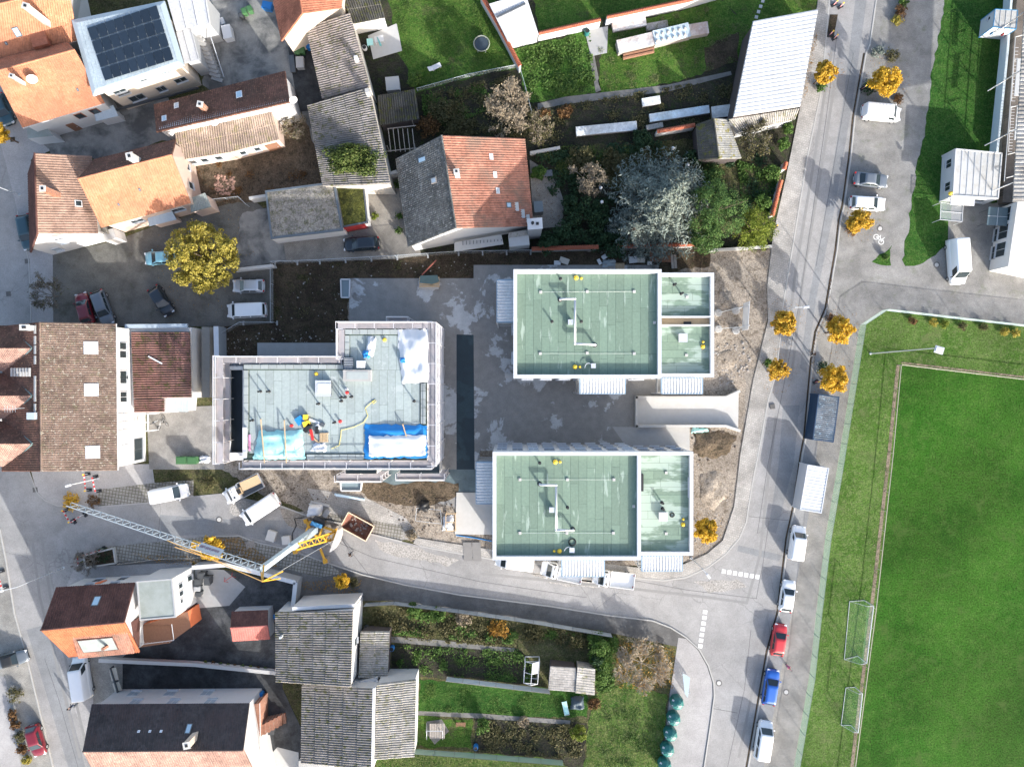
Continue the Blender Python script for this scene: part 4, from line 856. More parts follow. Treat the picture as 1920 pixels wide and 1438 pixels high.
m = MB(); m.beam(P(195, 1090, 2.6), P(150, 1098, 2.6), .08, 1.5); m.build('red_panel', ORANGE_W, h)
h, Q = flat('flat grey-green roofed middle part of the white corner house', [(256, 1090), (322, 1085), (329, 1157), (262, 1163)], 6.0, RENDER_W, FELT_G, 'house_wing', 'house', .08, .15, GREYW)
win(h, Q[1], Q[2], .3, .5, 3.6, .9, WHITE, nrm=-1); win(h, Q[1], Q[2], .5, .5, 3.6, .9, WHITE, nrm=-1); win(h, Q[1], Q[2], .25, .6, .9, 1.1, WHITE, nrm=-1); win(h, Q[1], Q[2], .7, .4, 3.9, .5, WHITE, nrm=-1)
h, Q = flat('orange walled wing with brown roof terrace', [(250, 1176), (352, 1146), (358, 1176), (318, 1205), (258, 1214)], 3.2, ORANGE_W, WOOD_B, 'house_wing', 'house')
for i in range(9): m = MB(); x = lerp(264, 318, i / 8); m.beam(P(x, 1204, 3.25), P(x, 1204, 4.1), .05, .05); m.build('baluster', WHITE, h)
m = MB(); m.beam(P(262, 1208, 4.2), P(326, 1200, 4.2), .06, .06); m.beam(P(326, 1200, 4.2), P(322, 1170, 4.2), .06, .06); m.build('railing', WHITE, h)
for i in range(12): m = MB(); x = lerp(268, 316, i / 11); m.beam(P(x, 1173, 3.26), P(x + 3, 1200, 3.26), .3, .03); m.build('terrace_board', WOOD_B, h)
h, p1, p2, q = gable('house with shaded black tiled north slope and sunlit pale south slope', [(468, 1318), (172, 1320), (205, 1500), (500, 1495)], [(456, 1406), (155, 1408)], (5.2, 5.0), 9.2, RENDER_W, (T_BLACK, T_PINK), tk=FINE)  # dark and pale tiles paint the shaded and sunlit slopes
roofwin(h, p1, .36, .55, .7, 1.2, STEEL_D, SKYL)
for t in (.53, .6, .67): roofwin(h, p1, t, .6, .3, .3, ALU, GLASS_P, 'roof_vent')
chimney(h, 350, 1397, 10.2, 7.5, .7, .7, CREAM, .2)
a, b = q[0], q[1]
for t in (.3, .55, .8): win(h, a, b, t + .05, 1.3, .9, 1.2, WHITE, GLASS_P); win(h, a, b, t - .03, 1.2, 3.4, 1.2, WHITE, GLASS_P)
h, Q = flat('brick terrace wing with white metal railing', [(462, 1322), (486, 1318), (488, 1418), (455, 1422)], 3.2, BRICKW, BRICKW, 'house_wing', 'house')
m = MB(); m.beam(P(487, 1318, 4.1), P(489, 1420, 4.1), .06, .06); m.beam(P(487, 1318, 3.7), P(489, 1420, 3.7), .05, .05)
for i in range(14): m.beam(P(487, 1320 + 7.5 * i, 3.2), P(487, 1320 + 7.5 * i, 4.1), .04, .04)
m.build('railing', WHITE, h)
st = thing('outside_stair', 'brick outside stair going down from the brick terrace', 'stair', P(520, 1350))
for i in range(7): t = i / 6; z = lerp(2.8, .3, t); c = P(lerp(500, 534, t), lerp(1352, 1345, t), 0); m = MB(); m.box((c.x, c.y, z / 2), (.42, 1.3, z), .1); m.build('step', BRICKW, st)
h, p1, p2, q = gable('small red roofed shed in the black courtyard', [(436, 1202), (506, 1198), (502, 1143), (434, 1146)], [(432, 1177), (502, 1173)], (2.4, 2.4), 3.6, WHITE, (M_tile('light_red_sheet', (.36, .12, .1), (.38, .13, .11), 1, 1, fines=.08), T_DKRED), 'shed', 'shed', .15, dict(tu=.3, tv=.33, amp=.02, step=.02))
h, Q, q = mono('tall barn with grey mossy corrugated roof and white walls', [(518, 1278, 4.6), (517, 1147, 4.6), (662, 1145, 6.2), (658, 1288, 6.2)], RENDER_W, C_GREY, 'barn', 'barn', .1, CORR)
win(h, q[2], q[3], .5, .6, 3.2, 1.0, STEEL_D, nrm=-1); chimney(h, 525, 1196, 5.8, 4.6, .25, .25, GALV, 0, False)
h, Q, q = mono('lower barn with grey mossy corrugated roof in square fields', [(565, 1430, 4.0), (567, 1284, 4.0), (699, 1291, 5.4), (696, 1442, 5.4)], RENDER_W, C_GREY, 'barn', 'barn', .1, CORR)
h, Q, q = mono('pale corrugated barn roof beside the lower garden', [(777, 1418, 3.6), (780, 1273, 3.6), (706, 1282, 5.0), (702, 1424, 5.0)], RENDER_W, C_PALE, 'barn', 'barn', .1, CORR)
m = MB(); a, b = P(701, 1290, 5.5), P(698, 1440, 5.5); m.beam(a - V3(0, 0, 1.2), b - V3(0, 0, 1.2), .3, 2.4); m.build('fire_wall', WHITE, h)
h, Q, q = mono('lichen covered low roof leaning on the white barn wall', [(727, 1270, 2.2), (731, 1183, 2.2), (676, 1184, 2.8), (672, 1270, 2.8)], DARKW, C_PALE, 'lean_to', 'lean-to', .1, CORR)
h, Q = flat('white flat porch roof between the two mossy barns', [(668, 1278), (708, 1270), (706, 1288), (664, 1290)], 3.0, RENDER_W, WHITE, 'porch', 'porch')
h, Q, q = mono('garden shed with grey shingle roof by the net-covered bench', [(1082, 1297, 2.2), (1080, 1252, 2.2), (1032, 1249, 2.6), (1028, 1293, 2.6)], DARKW, M_tile('grey_shingle', (.22, .21, .2), (.27, .26, .245), .3, .25), 'shed', 'shed', .1, dict(tu=.3, tv=.25, amp=.02, step=.02))
h, Q, q = mono('old board shed with weathered roof beside the shingle shed', [(1115, 1303, 2.1), (1116, 1254, 2.1), (1083, 1250, 2.4), (1079, 1299, 2.4)], WOOD_G, C_PALE, 'shed', 'shed', .1, dict(tu=.35, tv=3, amp=.03, step=0, prof='box'))
h, Q = flat('flat pale roof at the lower edge beside the mossy barn', [(560, 1426), (618, 1426), (616, 1500), (560, 1500)], 2.6, RENDER_W, CONC, 'garage', 'garage')

# ================================================================= club buildings east
def cabin(label, pts, z, name='cabin', trim=WHITE, group=None, ribs=6, rm=None):
    rt, Q = flat(label, pts, z, CORR_W, rm or M('dirty_white_sheet', (.45, .46, .46), .55, .06, dirt=(.3, .27, .22), dirt_amt=.55, dirt_scale=1.2), name, 'cabin', 0)
    for i in range(ribs):
        t = (i + 1) / (ribs + 1); m = MB(); a, b = Q[0].lerp(Q[1], t), Q[3].lerp(Q[2], t); m.beam(a + V3(0, 0, .03), b + V3(0, 0, .03), .06, .05); m.build('roof_rib', ALU, rt)
    for i in range(4): j = (i + 1) % 4; m = MB(); m.beam(Q[i] + V3(0, 0, .01), Q[j] + V3(0, 0, .01), .14 if trim is WHITE else .07, .16 if trim is WHITE else .1); m.build('roof_edge', trim, rt)
    for p in Q: m = MB(); m.beam((p.x, p.y, 0), (p.x, p.y, z), .16 if trim is WHITE else .09, .16 if trim is WHITE else .09); m.build('corner_post', trim, rt)
    return rt, Q
rt, Q = cabin('large white site cabin with four dark windows and dirty roof', [(1792, 280), (1878, 288), (1871, 372), (1787, 367)], 2.9)
for t in (.25, .75): win(rt, Q[0], Q[3], t, 1.0, 1.2, 1.0, WHITE, nrm=1)
win(rt, Q[3], Q[2], .72, 1.2, 1.2, .8, WHITE, nrm=1)
m = MB(); m.prism(ppts([(1784, 367), (1828, 370), (1827, 386), (1782, 384)], 3.0), 2.88, 3.0, bottom=True); m.build('awning', WHITE, rt); m = MB(); c = P(1784, 362, 3.3); m.lathe((c.x, c.y, 3.0), [(.25, 0), (.2, .3), (.05, .4)], 8); m.build('warning_lamp', YELLOW, rt)
rt, Q = cabin('white toilet cabin with blue frame beside the stand wall', [(1866, 18), (1908, 20), (1905, 55), (1862, 51)], 2.8, trim=BLUE_F, ribs=3)
m = MB(); m.beam(V3(*Q[3]) .lerp(Q[2], .25) - V3(0, .06, 1.1), V3(*Q[3]).lerp(Q[2], .25) - V3(0, .06, 1.7), .2, .05); m.build('door_mark', BLUE_F, rt)
m = MB(); m.beam(V3(*Q[3]).lerp(Q[2], .75) - V3(0, .06, 1.1), V3(*Q[3]).lerp(Q[2], .75) - V3(0, .06, 1.7), .2, .05); m.build('door_mark', RED, rt); win(rt, Q[0], Q[3], .3, .35, 1.7, .35, WHITE, nrm=1)
cg = thing('gate_cage', 'wire mesh waste cage below the large site cabin', 'cage', P(1785, 400)); NET_G = M_mesh('wire_mesh_grey', (.45, .48, .5), .4)
Cq = ppts([(1764, 380), (1806, 384), (1804, 416), (1763, 412)], 1.8)
for i in range(4): j = (i + 1) % 4; m = MB(); m.beam(Cq[i], Cq[j], .06, .06); m.beam((Cq[i].x, Cq[i].y, 0), Cq[i], .06, .06); m.build('frame', WHITE, cg)
m = MB(); m.poly([p - V3(0, 0, .05) for p in Cq]); m.build('mesh_roof', NET_G, cg); m = MB(); m.beam(Cq[0].lerp(Cq[3], .5), Cq[1].lerp(Cq[2], .5), .06, .06); m.build('cross_bar', WHITE, cg)
h, Q = flat('white clubhouse with long dark window band', [(1908, 378), (1990, 360), (1990, 520), (1890, 500)], 3.6, RENDER_W, RENDER_W, 'clubhouse', 'clubhouse')
Z = [P(1908, 378, 3.6), P(1890, 500, 3.6)]
for t in (.15, .42, .7): win(h, Z[0], Z[1], t, 1.8, 1.0, 1.6, WHITE, nrm=1); win(h, Z[0], Z[1], t + .02, 1.6, .2, .6, GREYW, nrm=1)
h, Q = flat('dark glass canopy table beside the clubhouse wall', [(1854, 388), (1890, 390), (1888, 424), (1850, 422)], 2.3, STEEL_D, M('blue_grey_glass', (.09, .13, .15), .25, .06), 'canopy', 'canopy', z0=2.15)
for a, b in (((1872, 389), (1869, 423)), ((1852, 405), (1889, 407))): m = MB(); m.beam(P(*a, 2.33), P(*b, 2.33), .05, .05); m.build('glazing_bar', ALU, h)
for p in ((1856, 392), (1852, 418), (1886, 420), (1888, 393)): m = MB(); c = P(*p, 2.1); m.beam((c.x, c.y, 0), c, .06, .06); m.build('post', STEEL_D, h)
BK = None
gs = thing('grandstand', 'weathered sheet roof of the small stand beside the lawn', 'grandstand', P(1900, 200))
plane('roof', P(1899, 378, 7.4), P(1932, -160, 7.4), P(2030, -160, 8.0), P(2010, 378, 8.0), M_tile('weathered_sheet', (.3, .29, .27), (.36, .35, .33), .5, 20, stain=(.15, .14, .13), stain_amt=.7), gs, .5, 20, .08, 0, 'box')
m = MB(); m.prism(ppts([(1880, 380), (1908, -20), (1990, -20), (1985, 380)], .9), 0, .9); m.build('terrace_step', M_paver('stand_pavers', (.15, .13, .115), (.125, .11, .1), (.08, .075, .07), .3, .15, .1), gs)
m = MB(); ribbon(m, ppts([(1870, 285), (1890, 90), (1898, -20)], 1.4), .3, 0, 1.4); m.build('front_wall', M('pale_blue_wall', (.45, .52, .56), .8, .06), gs)
for y in (20, 130, 240, 340): m = MB(); x = lerp(1912, 1890, y / 380); m.beam(P(x + 14, y, 7.3), V3(P(x + 14, y, 7.3).x, P(x + 14, y, 7.3).y, .9), .1, .1); m.build('post', WHITE, gs)
for y0, y1 in ((90, 190), (200, 285)):
    m = MB(); m.beam(P(lerp(1908, 1885, y0 / 380), y0, 2.0), P(lerp(1908, 1885, y1 / 380), y1, 2.0), .06, .06); m.build('rail', WHITE, gs)
    for k in range(16): m = MB(); y = lerp(y0, y1, k / 15); m.beam(P(lerp(1908, 1885, y / 380), y, 2.0), P(lerp(1915, 1892, y / 380), y, 2.0), .04, .04); m.build('bar', ALU, gs)

for k in range(7):
    y = 70 + 44 * k; x = lerp(1912, 1888, y / 380); m = MB(); m.tube(P(x - 4, y, 1.0), P(x - 4, y, 3.6), .05, .05, 6); m.build('upright', WHITE, gs); m = MB(); m.tube(P(x - 4, y, 3.6), P(x + 26, y - 8, 3.6), .05, .05, 6); m.build('cross_tube', WHITE, gs)
for zz in (2.4, 3.6): m = MB(); m.tube(P(1904, 70, zz), P(1883, 340, zz), .05, .05, 6); m.build('ledger_tube', WHITE, gs)
for y0, y1 in ((110, 180), (200, 262)): m = MB(); m.prism(ppts([(1908, y0), (1918, y0), (1912, y1), (1902, y1)], 3.7), 3.6, 3.68, bottom=True); m.build('scaffold_board', CORR_W, gs)
# ================================================================= new white buildings
def M_roofsheet(name, c, pale, thr=.55, sx=1.0, sy=1.0):
    """bitumen roof sheet: tone differs from sheet to sheet, pale dried-out streaks along its length"""
    g = N(name); co = g.coord(sc=(sx, sy, 1)); ob = g.coord(); oi = g.n('ObjectInfo')
    k = g.math('ADD', .9, g.math('MULTIPLY', oi.outputs['Random'], .2)); x = g.mix(1.0, c, k, 'MULTIPLY')
    x = g.mix(1.0, x, g.ramp(g.noise(ob, 3.0, 5, .7), [(.3, .88), (.7, 1.12)]), 'MULTIPLY')
    x = g.mix(g.math('MULTIPLY', g.ramp(g.noise(co, 1.0, 5, .6), [(thr, 0.0), (thr + .05, 1.0)]), .85), x, pale)
    g.col(x); g.rough(.7); g.bump(g.noise(ob, 25, 3), .1, .02); MATS[name] = g.m; return g.m
RS_G = M_roofsheet('green_roof_sheet', (.13, .192, .145), (.27, .34, .29), .6, 1.4, .22)
RS_E = M_roofsheet('green_roof_sheet_east', (.14, .205, .155), (.3, .375, .325), .49, .16, .5)
RS_S = M_roofsheet('pale_roof_sheet', (.265, .31, .305), (.34, .38, .38), .62, .5, .5)
RS_BASE = M('roof_sheet_base', (.05, .075, .06), .8, .1)  # dark base layer that shows in the gaps between roof sheets
RS_GREY = M('grey_upstand_sheet', (.27, .3, .3), .75, .1, rand=.1)
PAR_W = M('parapet_white', (.42, .445, .475), .5, .04, dirt=(.48, .5, .53), dirt_amt=.2)
WALL_N = M('new_render_white', (.55, .56, .57), .8, .04)
def rx(x0, y0, x1, y1, z): a, b = P(x0, y1, z), P(x1, y0, z); return a.x, a.y, b.x, b.y
def sheets(root, x0, y0, x1, y1, z, w, vertical, mat, seed, gap=.025, skip=None):
    """roof covering laid in strips, each strip cut into separate sheets"""
    rd = random.Random(seed); L = (x1 - x0) if vertical else (y1 - y0); n = max(1, int(round(L / w))); w = L / n
    for i in range(n):
        a0 = (x0 if vertical else y0) + i * w + gap / 2; a1 = a0 + w - gap; s0, s1 = (y0, y1) if vertical else (x0, x1)
        cuts = [s0]; t = s0 + rd.uniform(1.5, 6)
        while t < s1 - 1.2: cuts.append(t); t += rd.uniform(4, 7.5)
        cuts.append(s1)
        for c0, c1 in zip(cuts[:-1], cuts[1:]):
            m = MB(); q = (a0, c0 + .012, a1, c1 - .012) if vertical else (c0 + .012, a0, c1 - .012, a1)
            zz = z + rd.uniform(.012, .02); m.prism([(q[0], q[1]), (q[2], q[1]), (q[2], q[3]), (q[0], q[3])], z + .002, zz); m.build('roof_sheet', mat, root)
def parapet(root, x0, y0, x1, y1, zt, zb, w, skipl=False):
    o = MB(); X = [(x0, y0), (x1, y0), (x1, y1), (x0, y1)]; I = [(x0 + w, y0 + w), (x1 - w, y0 + w), (x1 - w, y1 - w), (x0 + w, y1 - w)]
    for i in range(4):
        j = (i + 1) % 4; o.poly([(*X[i], zt), (*X[j], zt), (*I[j], zt), (*I[i], zt)]); o.poly([(*I[i], zt), (*I[j], zt), (*I[j], zb), (*I[i], zb)]); o.poly([(*X[j], zt), (*X[i], zt), (*X[i], zt - .5), (*X[j], zt - .5)])
    return o.build('parapet', PAR_W, root)
def rod(root, px, py, z):
    c = P(px, py, z); m = MB(); m.box((c.x, c.y, z + .06), (.32, .32, .1)); o = m.build('rod_block', CONC_L, root); m = MB(); m.tube(c, c + V3(0, 0, 1.1), .018, .01, 5); m.build('lightning_rod', ALU, o)
def wire(root, pts, z, r=.011):
    m = MB(); m.path([P(x, y, z) + V3(0, 0, .08) for x, y in pts], r, 4); m.build('lightning_wire', ALU, root)
def vent(root, px, py, z, h=.65, r=.09, mat=BLACK):
    c = P(px, py, z); m = MB(); m.lathe(c, [(r * 2.2, 0), (r * 1.2, .06), (r, .1), (r, h * .75), (r * 1.5, h * .78), (r * 1.5, h)], 10); m.build('vent_pipe', mat, root)
def dome(root, px, py, z, r=.3):
    c = P(px, py, z); m = MB(); m.lathe(c, [(r * 1.1, 0), (r, .12), (r * .75, .22), (r * .3, .27)], 14); m.build('roof_drain', YELLOW, root, True)
def duct(root, pts, z, lift=.75, r=.13):
    q = [P(x, y, z) + V3(0, 0, lift) for x, y in pts]; m = MB(); m.path(q, r, 10)
    for p in q[1:-1]: m.ico(p, r * 1.25, n=10, m=6)
    for e in (q[0], q[-1]): m.tube(e, V3(e.x, e.y, z), r, r, 10)
    m.build('duct', WHITE, root, True)
    for i, e in enumerate((q[0], q[-1])): m = MB(); m.lathe((e.x, e.y, z), [(.3, 0), (.2, .1), (.15, .14)], 10); m.build('duct_collar', BLACK, root)
def rbox(root, px, py, z, s=.55, h=.6, mat=WHITE, name='roof_box'):
    c = P(px, py, z); m = MB(); m.box((c.x, c.y, z + h / 2), (s, s, h)); o = m.build(name, mat, root); m = MB(); m.box((c.x, c.y, z + h + .02), (s + .1, s + .1, .06)); m.build('lid', ALU, o)
def coil(root, px, py, z, r=.35):
    c = P(px, py, z); m = MB()
    for k in range(3): m.path([c + V3((r - .05 * k) * math.cos(t * .45), (r - .05 * k) * math.sin(t * .45), .04 + .03 * k) for t in range(15)], .025, 4)
    m.build('cable_coil', BLACK, root)
def balcony(label, x0, y0, x1, y1, z, horiz, side):
    a = rx(x0, y0, x1, y1, z); rt = thing('balcony_stack', label, 'balcony', ((a[0] + a[2]) / 2, (a[1] + a[3]) / 2, 0))
    A, B, C, D = V3(a[0], a[1], z), V3(a[2], a[1], z), V3(a[2], a[3], z), V3(a[0], a[3], z)
    pts = (A, B, C, D) if not horiz else (D, A, B, C)
    plane('roof', *[p + V3(0, 0, .02) for p in pts], CORR_WR, rt, .36, 9, .1, 0, 'wave', .05)
    m = MB(); Z = [A, B, C, D]
    for i in range(4): m.beam(Z[i] - V3(0, 0, .03), Z[(i + 1) % 4] - V3(0, 0, .03), .14, .26)
    m.build('roof_frame', M('balcony_frame_blue_grey', (.2, .28, .36), .45, .06), rt)
    for p in Z: m = MB(); m.beam((p.x, p.y, 0), p, .12, .12); m.build('post', ALU, rt)
    for zz in ([3.0, 6.0] if z > 8 else [3.0]):
        m = MB(); m.prism(Z, zz - .2, zz); m.build('floor', CONC_L, rt)
        for i in range(4):
            if i == side: continue
            m = MB(); p, q = Z[i], Z[(i + 1) % 4]; m.beam((p.x, p.y, zz + .55), (q.x, q.y, zz + .55), .05, .95); m.build('railing', GREYW, rt)
    return rt
CORR_WR = M_tile('white_ribbed_sheet', (.46, .475, .49), (.49, .505, .52), .35, 9, rough=.45, fines=.05)
def newbuilding(label, W, E, slot=None, seed=1):
    zW, zE = 10.6, 7.2; w = rx(*W, zW); e = rx(*E, zE)
    rt = thing('apartment_building', label, 'building', ((w[0] + w[2]) / 2, (w[1] + w[3]) / 2, 0))
    for nm, b, z in (('wall', w, zW), ('wall', (w[2] + .01, e[1], e[2], e[3]), zE)):
        m = MB(); m.prism([(b[0] + .03, b[1] + .03), (b[2] - .03, b[1] + .03), (b[2] - .03, b[3] - .03), (b[0] + .03, b[3] - .03)], -.1, z - .62, mtop=1); m.build(nm, [WALL_N, RS_BASE], rt)
    pw = .44
    parapet(rt, *w, zW, zW - .65, pw); parapet(rt, w[2] - .02, e[1], e[2], e[3], zE, zE - .65, pw)
    sheets(rt, w[0] + pw, w[1] + pw, w[2] - pw, w[3] - pw, zW - .62, .97, True, RS_G, seed)
    ex0 = w[2] + .02; 
    if slot:
        s = rx(E[0], slot[0], E[2], slot[1], zE); sheets(rt, ex0, s[3] + .1, e[2] - pw, e[3] - pw, zE - .62, .97, False, RS_E, seed + 1); sheets(rt, ex0, e[1] + pw, e[2] - pw, s[1] - .1, zE - .62, .97, False, RS_E, seed + 2)
        for yy in (s[1], s[3]): m = MB(); m.box(((ex0 + e[2] - pw) / 2, yy, zE - .33), (e[2] - pw - ex0, .2, .66)); m.build('dividing_parapet', PAR_W, rt)
        m = MB(); m.prism([(ex0, s[1] + .1), (e[2] - pw, s[1] + .1), (e[2] - pw, s[3] - .1), (ex0, s[3] - .1)], zE - .63, zE - .605); m.build('walkway_floor', WOOD, rt)
        m = MB(); m.box(((ex0 + e[2]) / 2 + .4, (s[1] + s[3]) / 2 - .25, zE - .45), (.9, .4, .3)); m.build('roof_unit', BLACK, rt)
    else: sheets(rt, ex0, e[1] + pw, e[2] - pw, e[3] - pw, zE - .62, .97, False, RS_E, seed + 1)
    return rt, w, e, zW - .6, zE - .6
rt, w, e, zW, zE = newbuilding('white flat-roofed block with green sheets beside the concrete ramp', (962.5, 505, 1240.5, 709.5), (1240.5, 511.5, 1339, 707), (594, 610), 11)
for x, y in ((1014, 548), (1101, 547), (1189, 547), (1013, 663), (1101, 662), (1189, 663), (1227, 605)): rod(rt, x, y, zW)
wire(rt, [(1014, 548), (1189, 547)], zW); wire(rt, [(1013, 663), (1189, 663)], zW)
duct(rt, [(1050, 562), (1077, 562), (1077, 645), (1115, 647)], zW); rbox(rt, 1069, 605, zW, .5, .7)
for x, y in ((1035, 603), (1090, 603), (1051, 523)): vent(rt, x, y, zW)
for x, y, r in ((1080, 521, .26), (1090, 522, .15), (1078, 688, .26), (1087, 688, .15)): dome(rt, x, y, zW, r)
rbox(rt, 1112, 686, zW, .45, .35); m = MB(); m.path([P(1097 + 6 - 7 * math.cos(t), 686 - 9 * math.sin(t) + 4, zW) + V3(0, 0, .3) for t in [i * .35 for i in range(8)]], .04, 6); m.build('cable_arc', ALU, rt)
for x, y in ((1264, 534), (1277, 551)): vent(rt, x, y, zE, .9)
for x, y in ((1288, 557), (1287, 666)): rod(rt, x, y, zE)
rbox(rt, 1279, 634, zE, .95, .5); dome(rt, 1318, 650, zE, .26); dome(rt, 1318, 641, zE, .15)
for k in range(7):
    for z in (1.0, 4.0, 7.0): win(rt, (w[0], w[1]), (w[2], w[1]), .1 + .13 * k, 1.2, z, 1.5, GREYW)
for k in range(3):
    for z in (1.0, 4.0): win(rt, (w[2], e[1]), (e[2], e[1]), .2 + .3 * k, 1.2, z, 1.5, GREYW); win(rt, (e[2], e[1]), (e[2], e[3]), .2 + .3 * k, 1.2, z, 1.5, GREYW)
    for z in (1.0, 4.0, 7.0): win(rt, (w[0], w[3]), (w[0], w[1]), .2 + .3 * k, 1.2, z, 1.5, GREYW)
balcony('white ribbed balcony roof on the yard side of the ramp block', 932, 525, 964, 604, 8.8, True, 1)
balcony('longer white ribbed balcony roof between block and ramp, nearer the yard', 1087, 710, 1172, 738, 8.8, False, 2)
balcony('white ribbed balcony roof directly above the concrete ramp wall', 1240, 709, 1317, 738, 6.2, False, 2)
rt, w, e, zW, zE = newbuilding('white flat-roofed block with green sheets beside the curved street corner', (923.5, 847, 1202, 1050), (1202, 847, 1300, 1041.5), None, 31)
for x, y in ((975, 899), (1064, 899), (1151, 899), (975, 999), (1063, 999), (1150, 999), (1188, 949)): rod(rt, x, y, zW)
wire(rt, [(975, 899), (1151, 899)], zW); wire(rt, [(975, 999), (1150, 999)], zW)
duct(rt, [(1012, 907), (1042, 908), (1042, 991), (1074, 992)], zW); rbox(rt, 1034, 954, zW, .5, .7)
for x, y in ((1012, 868), (1064, 951)): vent(rt, x, y, zW)
for x, y, r in ((1041, 866, .26), (1050, 866, .15), (1049, 1033, .26), (1039, 1033, .15)): dome(rt, x, y, zW, r)
rbox(rt, 1072, 1030, zW, .5, .35); coil(rt, 1073, 1016, zW, .45); m = MB(); m.path([P(1064 - 9 * math.cos(t) + 3, 1030 - 8 * math.sin(t) + 2, zW) + V3(0, 0, .3) for t in [i * .3 for i in range(7)]], .04, 6); m.build('cable_arc', ALU, rt)
rbox(rt, 1242, 967, zE, .95, .5); coil(rt, 1260, 965, zE, .3)
for x, y in ((1241, 942), (1242, 953)): vent(rt, x, y, zE, .8, .1)
for x, y in ((1249, 886), (1249, 1000)): rod(rt, x, y, zE)
dome(rt, 1281, 983, zE, .26); dome(rt, 1281, 973, zE, .15)
m = MB(); a, b = P(1289.5, 894, zE), P(1289.5, 932, zE); m.beam(a + V3(0, 0, .3), b + V3(0, 0, .3), .12, .06); m.build('leaning_ladder', ALU, rt); m = MB(); a, b = P(1203.5, 888, zE), P(1203.5, 920, zE); m.beam(a + V3(0, 0, .2), b + V3(0, 0, .2), .25, .5); m.build('leaning_board', BLACK, rt)
for k in range(9):
    for z in (1.0, 4.0, 7.0): win(rt, (w[2], w[3]), (w[0], w[3]), .06 + .11 * k, 1.1, z, 1.6, GREYW if k % 2 else WHITE, GLASS if k % 3 else GLASS_P)
for k in range(3):
    for z in (1.0, 4.0): win(rt, (e[2], e[3]), (w[2], e[3]), .2 + .3 * k, 1.1, z, 1.6, GREYW); win(rt, (e[2], e[1]), (e[2], e[3]), .2 + .3 * k, 1.2, z, 1.5, GREYW)
balcony('white ribbed balcony roof above the pale concrete apron', 893, 866, 925, 944, 8.8, True, 1)
balcony('white ribbed balcony roof standing over the parked white vans', 1053, 1050, 1133, 1080, 8.0, False, 2)
balcony('white ribbed balcony roof at the curved corner over bare soil', 1203, 1042, 1279, 1070, 6.2, False, 2)

# concrete garage ramp
rp = thing('garage_ramp', 'pale concrete garage ramp with low walls and flared mouth', 'ramp', P(1290, 772))
m = MB(); m.prism(ppts([(1192, 744), (1362, 744), (1385, 735), (1384, 806), (1362, 799), (1192, 799)]), -.02, .022); m.build('ramp_floor', CONC_L, rp)
for pts in ([(1192, 745), (1362, 745), (1388, 733)], [(1194, 742), (1194, 801)], [(1192, 799), (1362, 799), (1389, 808)]): m = MB(); ribbon(m, ppts(pts, .95), .32, -.02, .95); m.build('ramp_wall', CONC_L, rp)
m = MB(); m.prism(ppts([(1148, 800), (1293, 802), (1293, 846), (1180, 846)]), -.02, .03); struct(m.build('concrete_apron', CONC))

# ================================================================= building under scaffolding
z = 10.0; sb = thing('building_shell', 'new building with pale grey roof sheets, wrapped in scaffolding', 'building', P(628, 772))
OUT = [(456, 683), (645, 683), (645, 616), (800, 616), (800, 863), (456, 863)]
m = MB(); m.prism(ppts(OUT, z), -.1, z - .12, mtop=1); m.build('wall', [WALL_N, RS_BASE], sb)
m = MB(); m.prism(ppts([(422, 686), (456, 686), (456, 863), (422, 863)], 7.3), -.1, 7.0); m.build('terrace_block', WALL_N, sb)
m = MB(); m.prism(ppts([(433, 694), (454, 694), (454, 848), (433, 848)], 7.1), 6.9, 7.03); m.build('terrace_floor', M('wet_black_membrane', (.008, .014, .02), .35, .3, scale=.6), sb)
for pts in ([(425, 690), (455, 690)], [(427, 688), (427, 862)], [(425, 852), (455, 852)]): m = MB(); ribbon(m, ppts(pts, 7.5), .42, 6.9, 7.5); m.build('terrace_parapet', WALL_N, sb)
a = rx(467, 694, 787, 850, z); sheets(sb, a[0], a[1], a[2], a[3], z - .13, .94, True, RS_S, 5)
a2 = rx(656, 629, 787, 694, z); sheets(sb, a2[0], a[3], a2[2], a2[3], z - .13, .94, True, RS_S, 6)
def edge(x0, y0, x1, y1, horiz):
    b = rx(x0, y0, x1, y1, z); L = (b[2] - b[0]) if horiz else (b[3] - b[1]); n = max(1, int(round(L / .94)))
    for i in range(n):
        t0, t1 = i / n, (i + 1) / n; q = (lerp(b[0], b[2], t0) + .02, b[1], lerp(b[0], b[2], t1) - .02, b[3]) if horiz else (b[0], lerp(b[1], b[3], t0) + .02, b[2], lerp(b[1], b[3], t1) - .02)
        m = MB(); zz = z + random.uniform(.0, .05); m.prism([(q[0], q[1]), (q[2], q[1]), (q[2], q[3]), (q[0], q[3])], z - .13, zz); m.build('edge_panel', RS_GREY, sb)
edge(457, 684, 644, 692, True); edge(457, 694, 465, 848, False); edge(647, 618, 745, 627, True); edge(647, 629, 655, 682, False); edge(789, 718, 798, 795, False); edge(575, 852, 682, 861, True)
# stair head and roof details
rbox(sb, 608, 728, z - .1, 1.75, .5, STEEL_D, 'skylight'); c = P(608, 728, z + .45); m = MB(); m.box((c.x, c.y, z + .46), (1.6, 1.1, .06)); m.build('skylight_pane', M('milky_dome', (.45, .47, .5), .2, .05), sb)
m = MB(); b = rx(645, 694, 697, 715, z); m.prism([(b[0], b[1]), (b[2], b[1]), (b[2], b[3]), (b[0], b[3])], z - .13, z + .5); m.build('shaft_upstand', CONC, sb)
m = MB(); b = rx(650, 697, 690, 711, z + .5); m.prism([(b[0], b[1]), (b[2], b[1]), (b[2], b[3]), (b[0], b[3])], z + .5, z + .53); m.build('shaft_cover', RS_GREY, sb)
m = MB(); b = rx(645, 670, 662, 694, z); m.prism([(b[0], b[1]), (b[2], b[1]), (b[2], b[3]), (b[0], b[3])], z - .13, z + .2); m.build('grating', STEEL_D, sb)
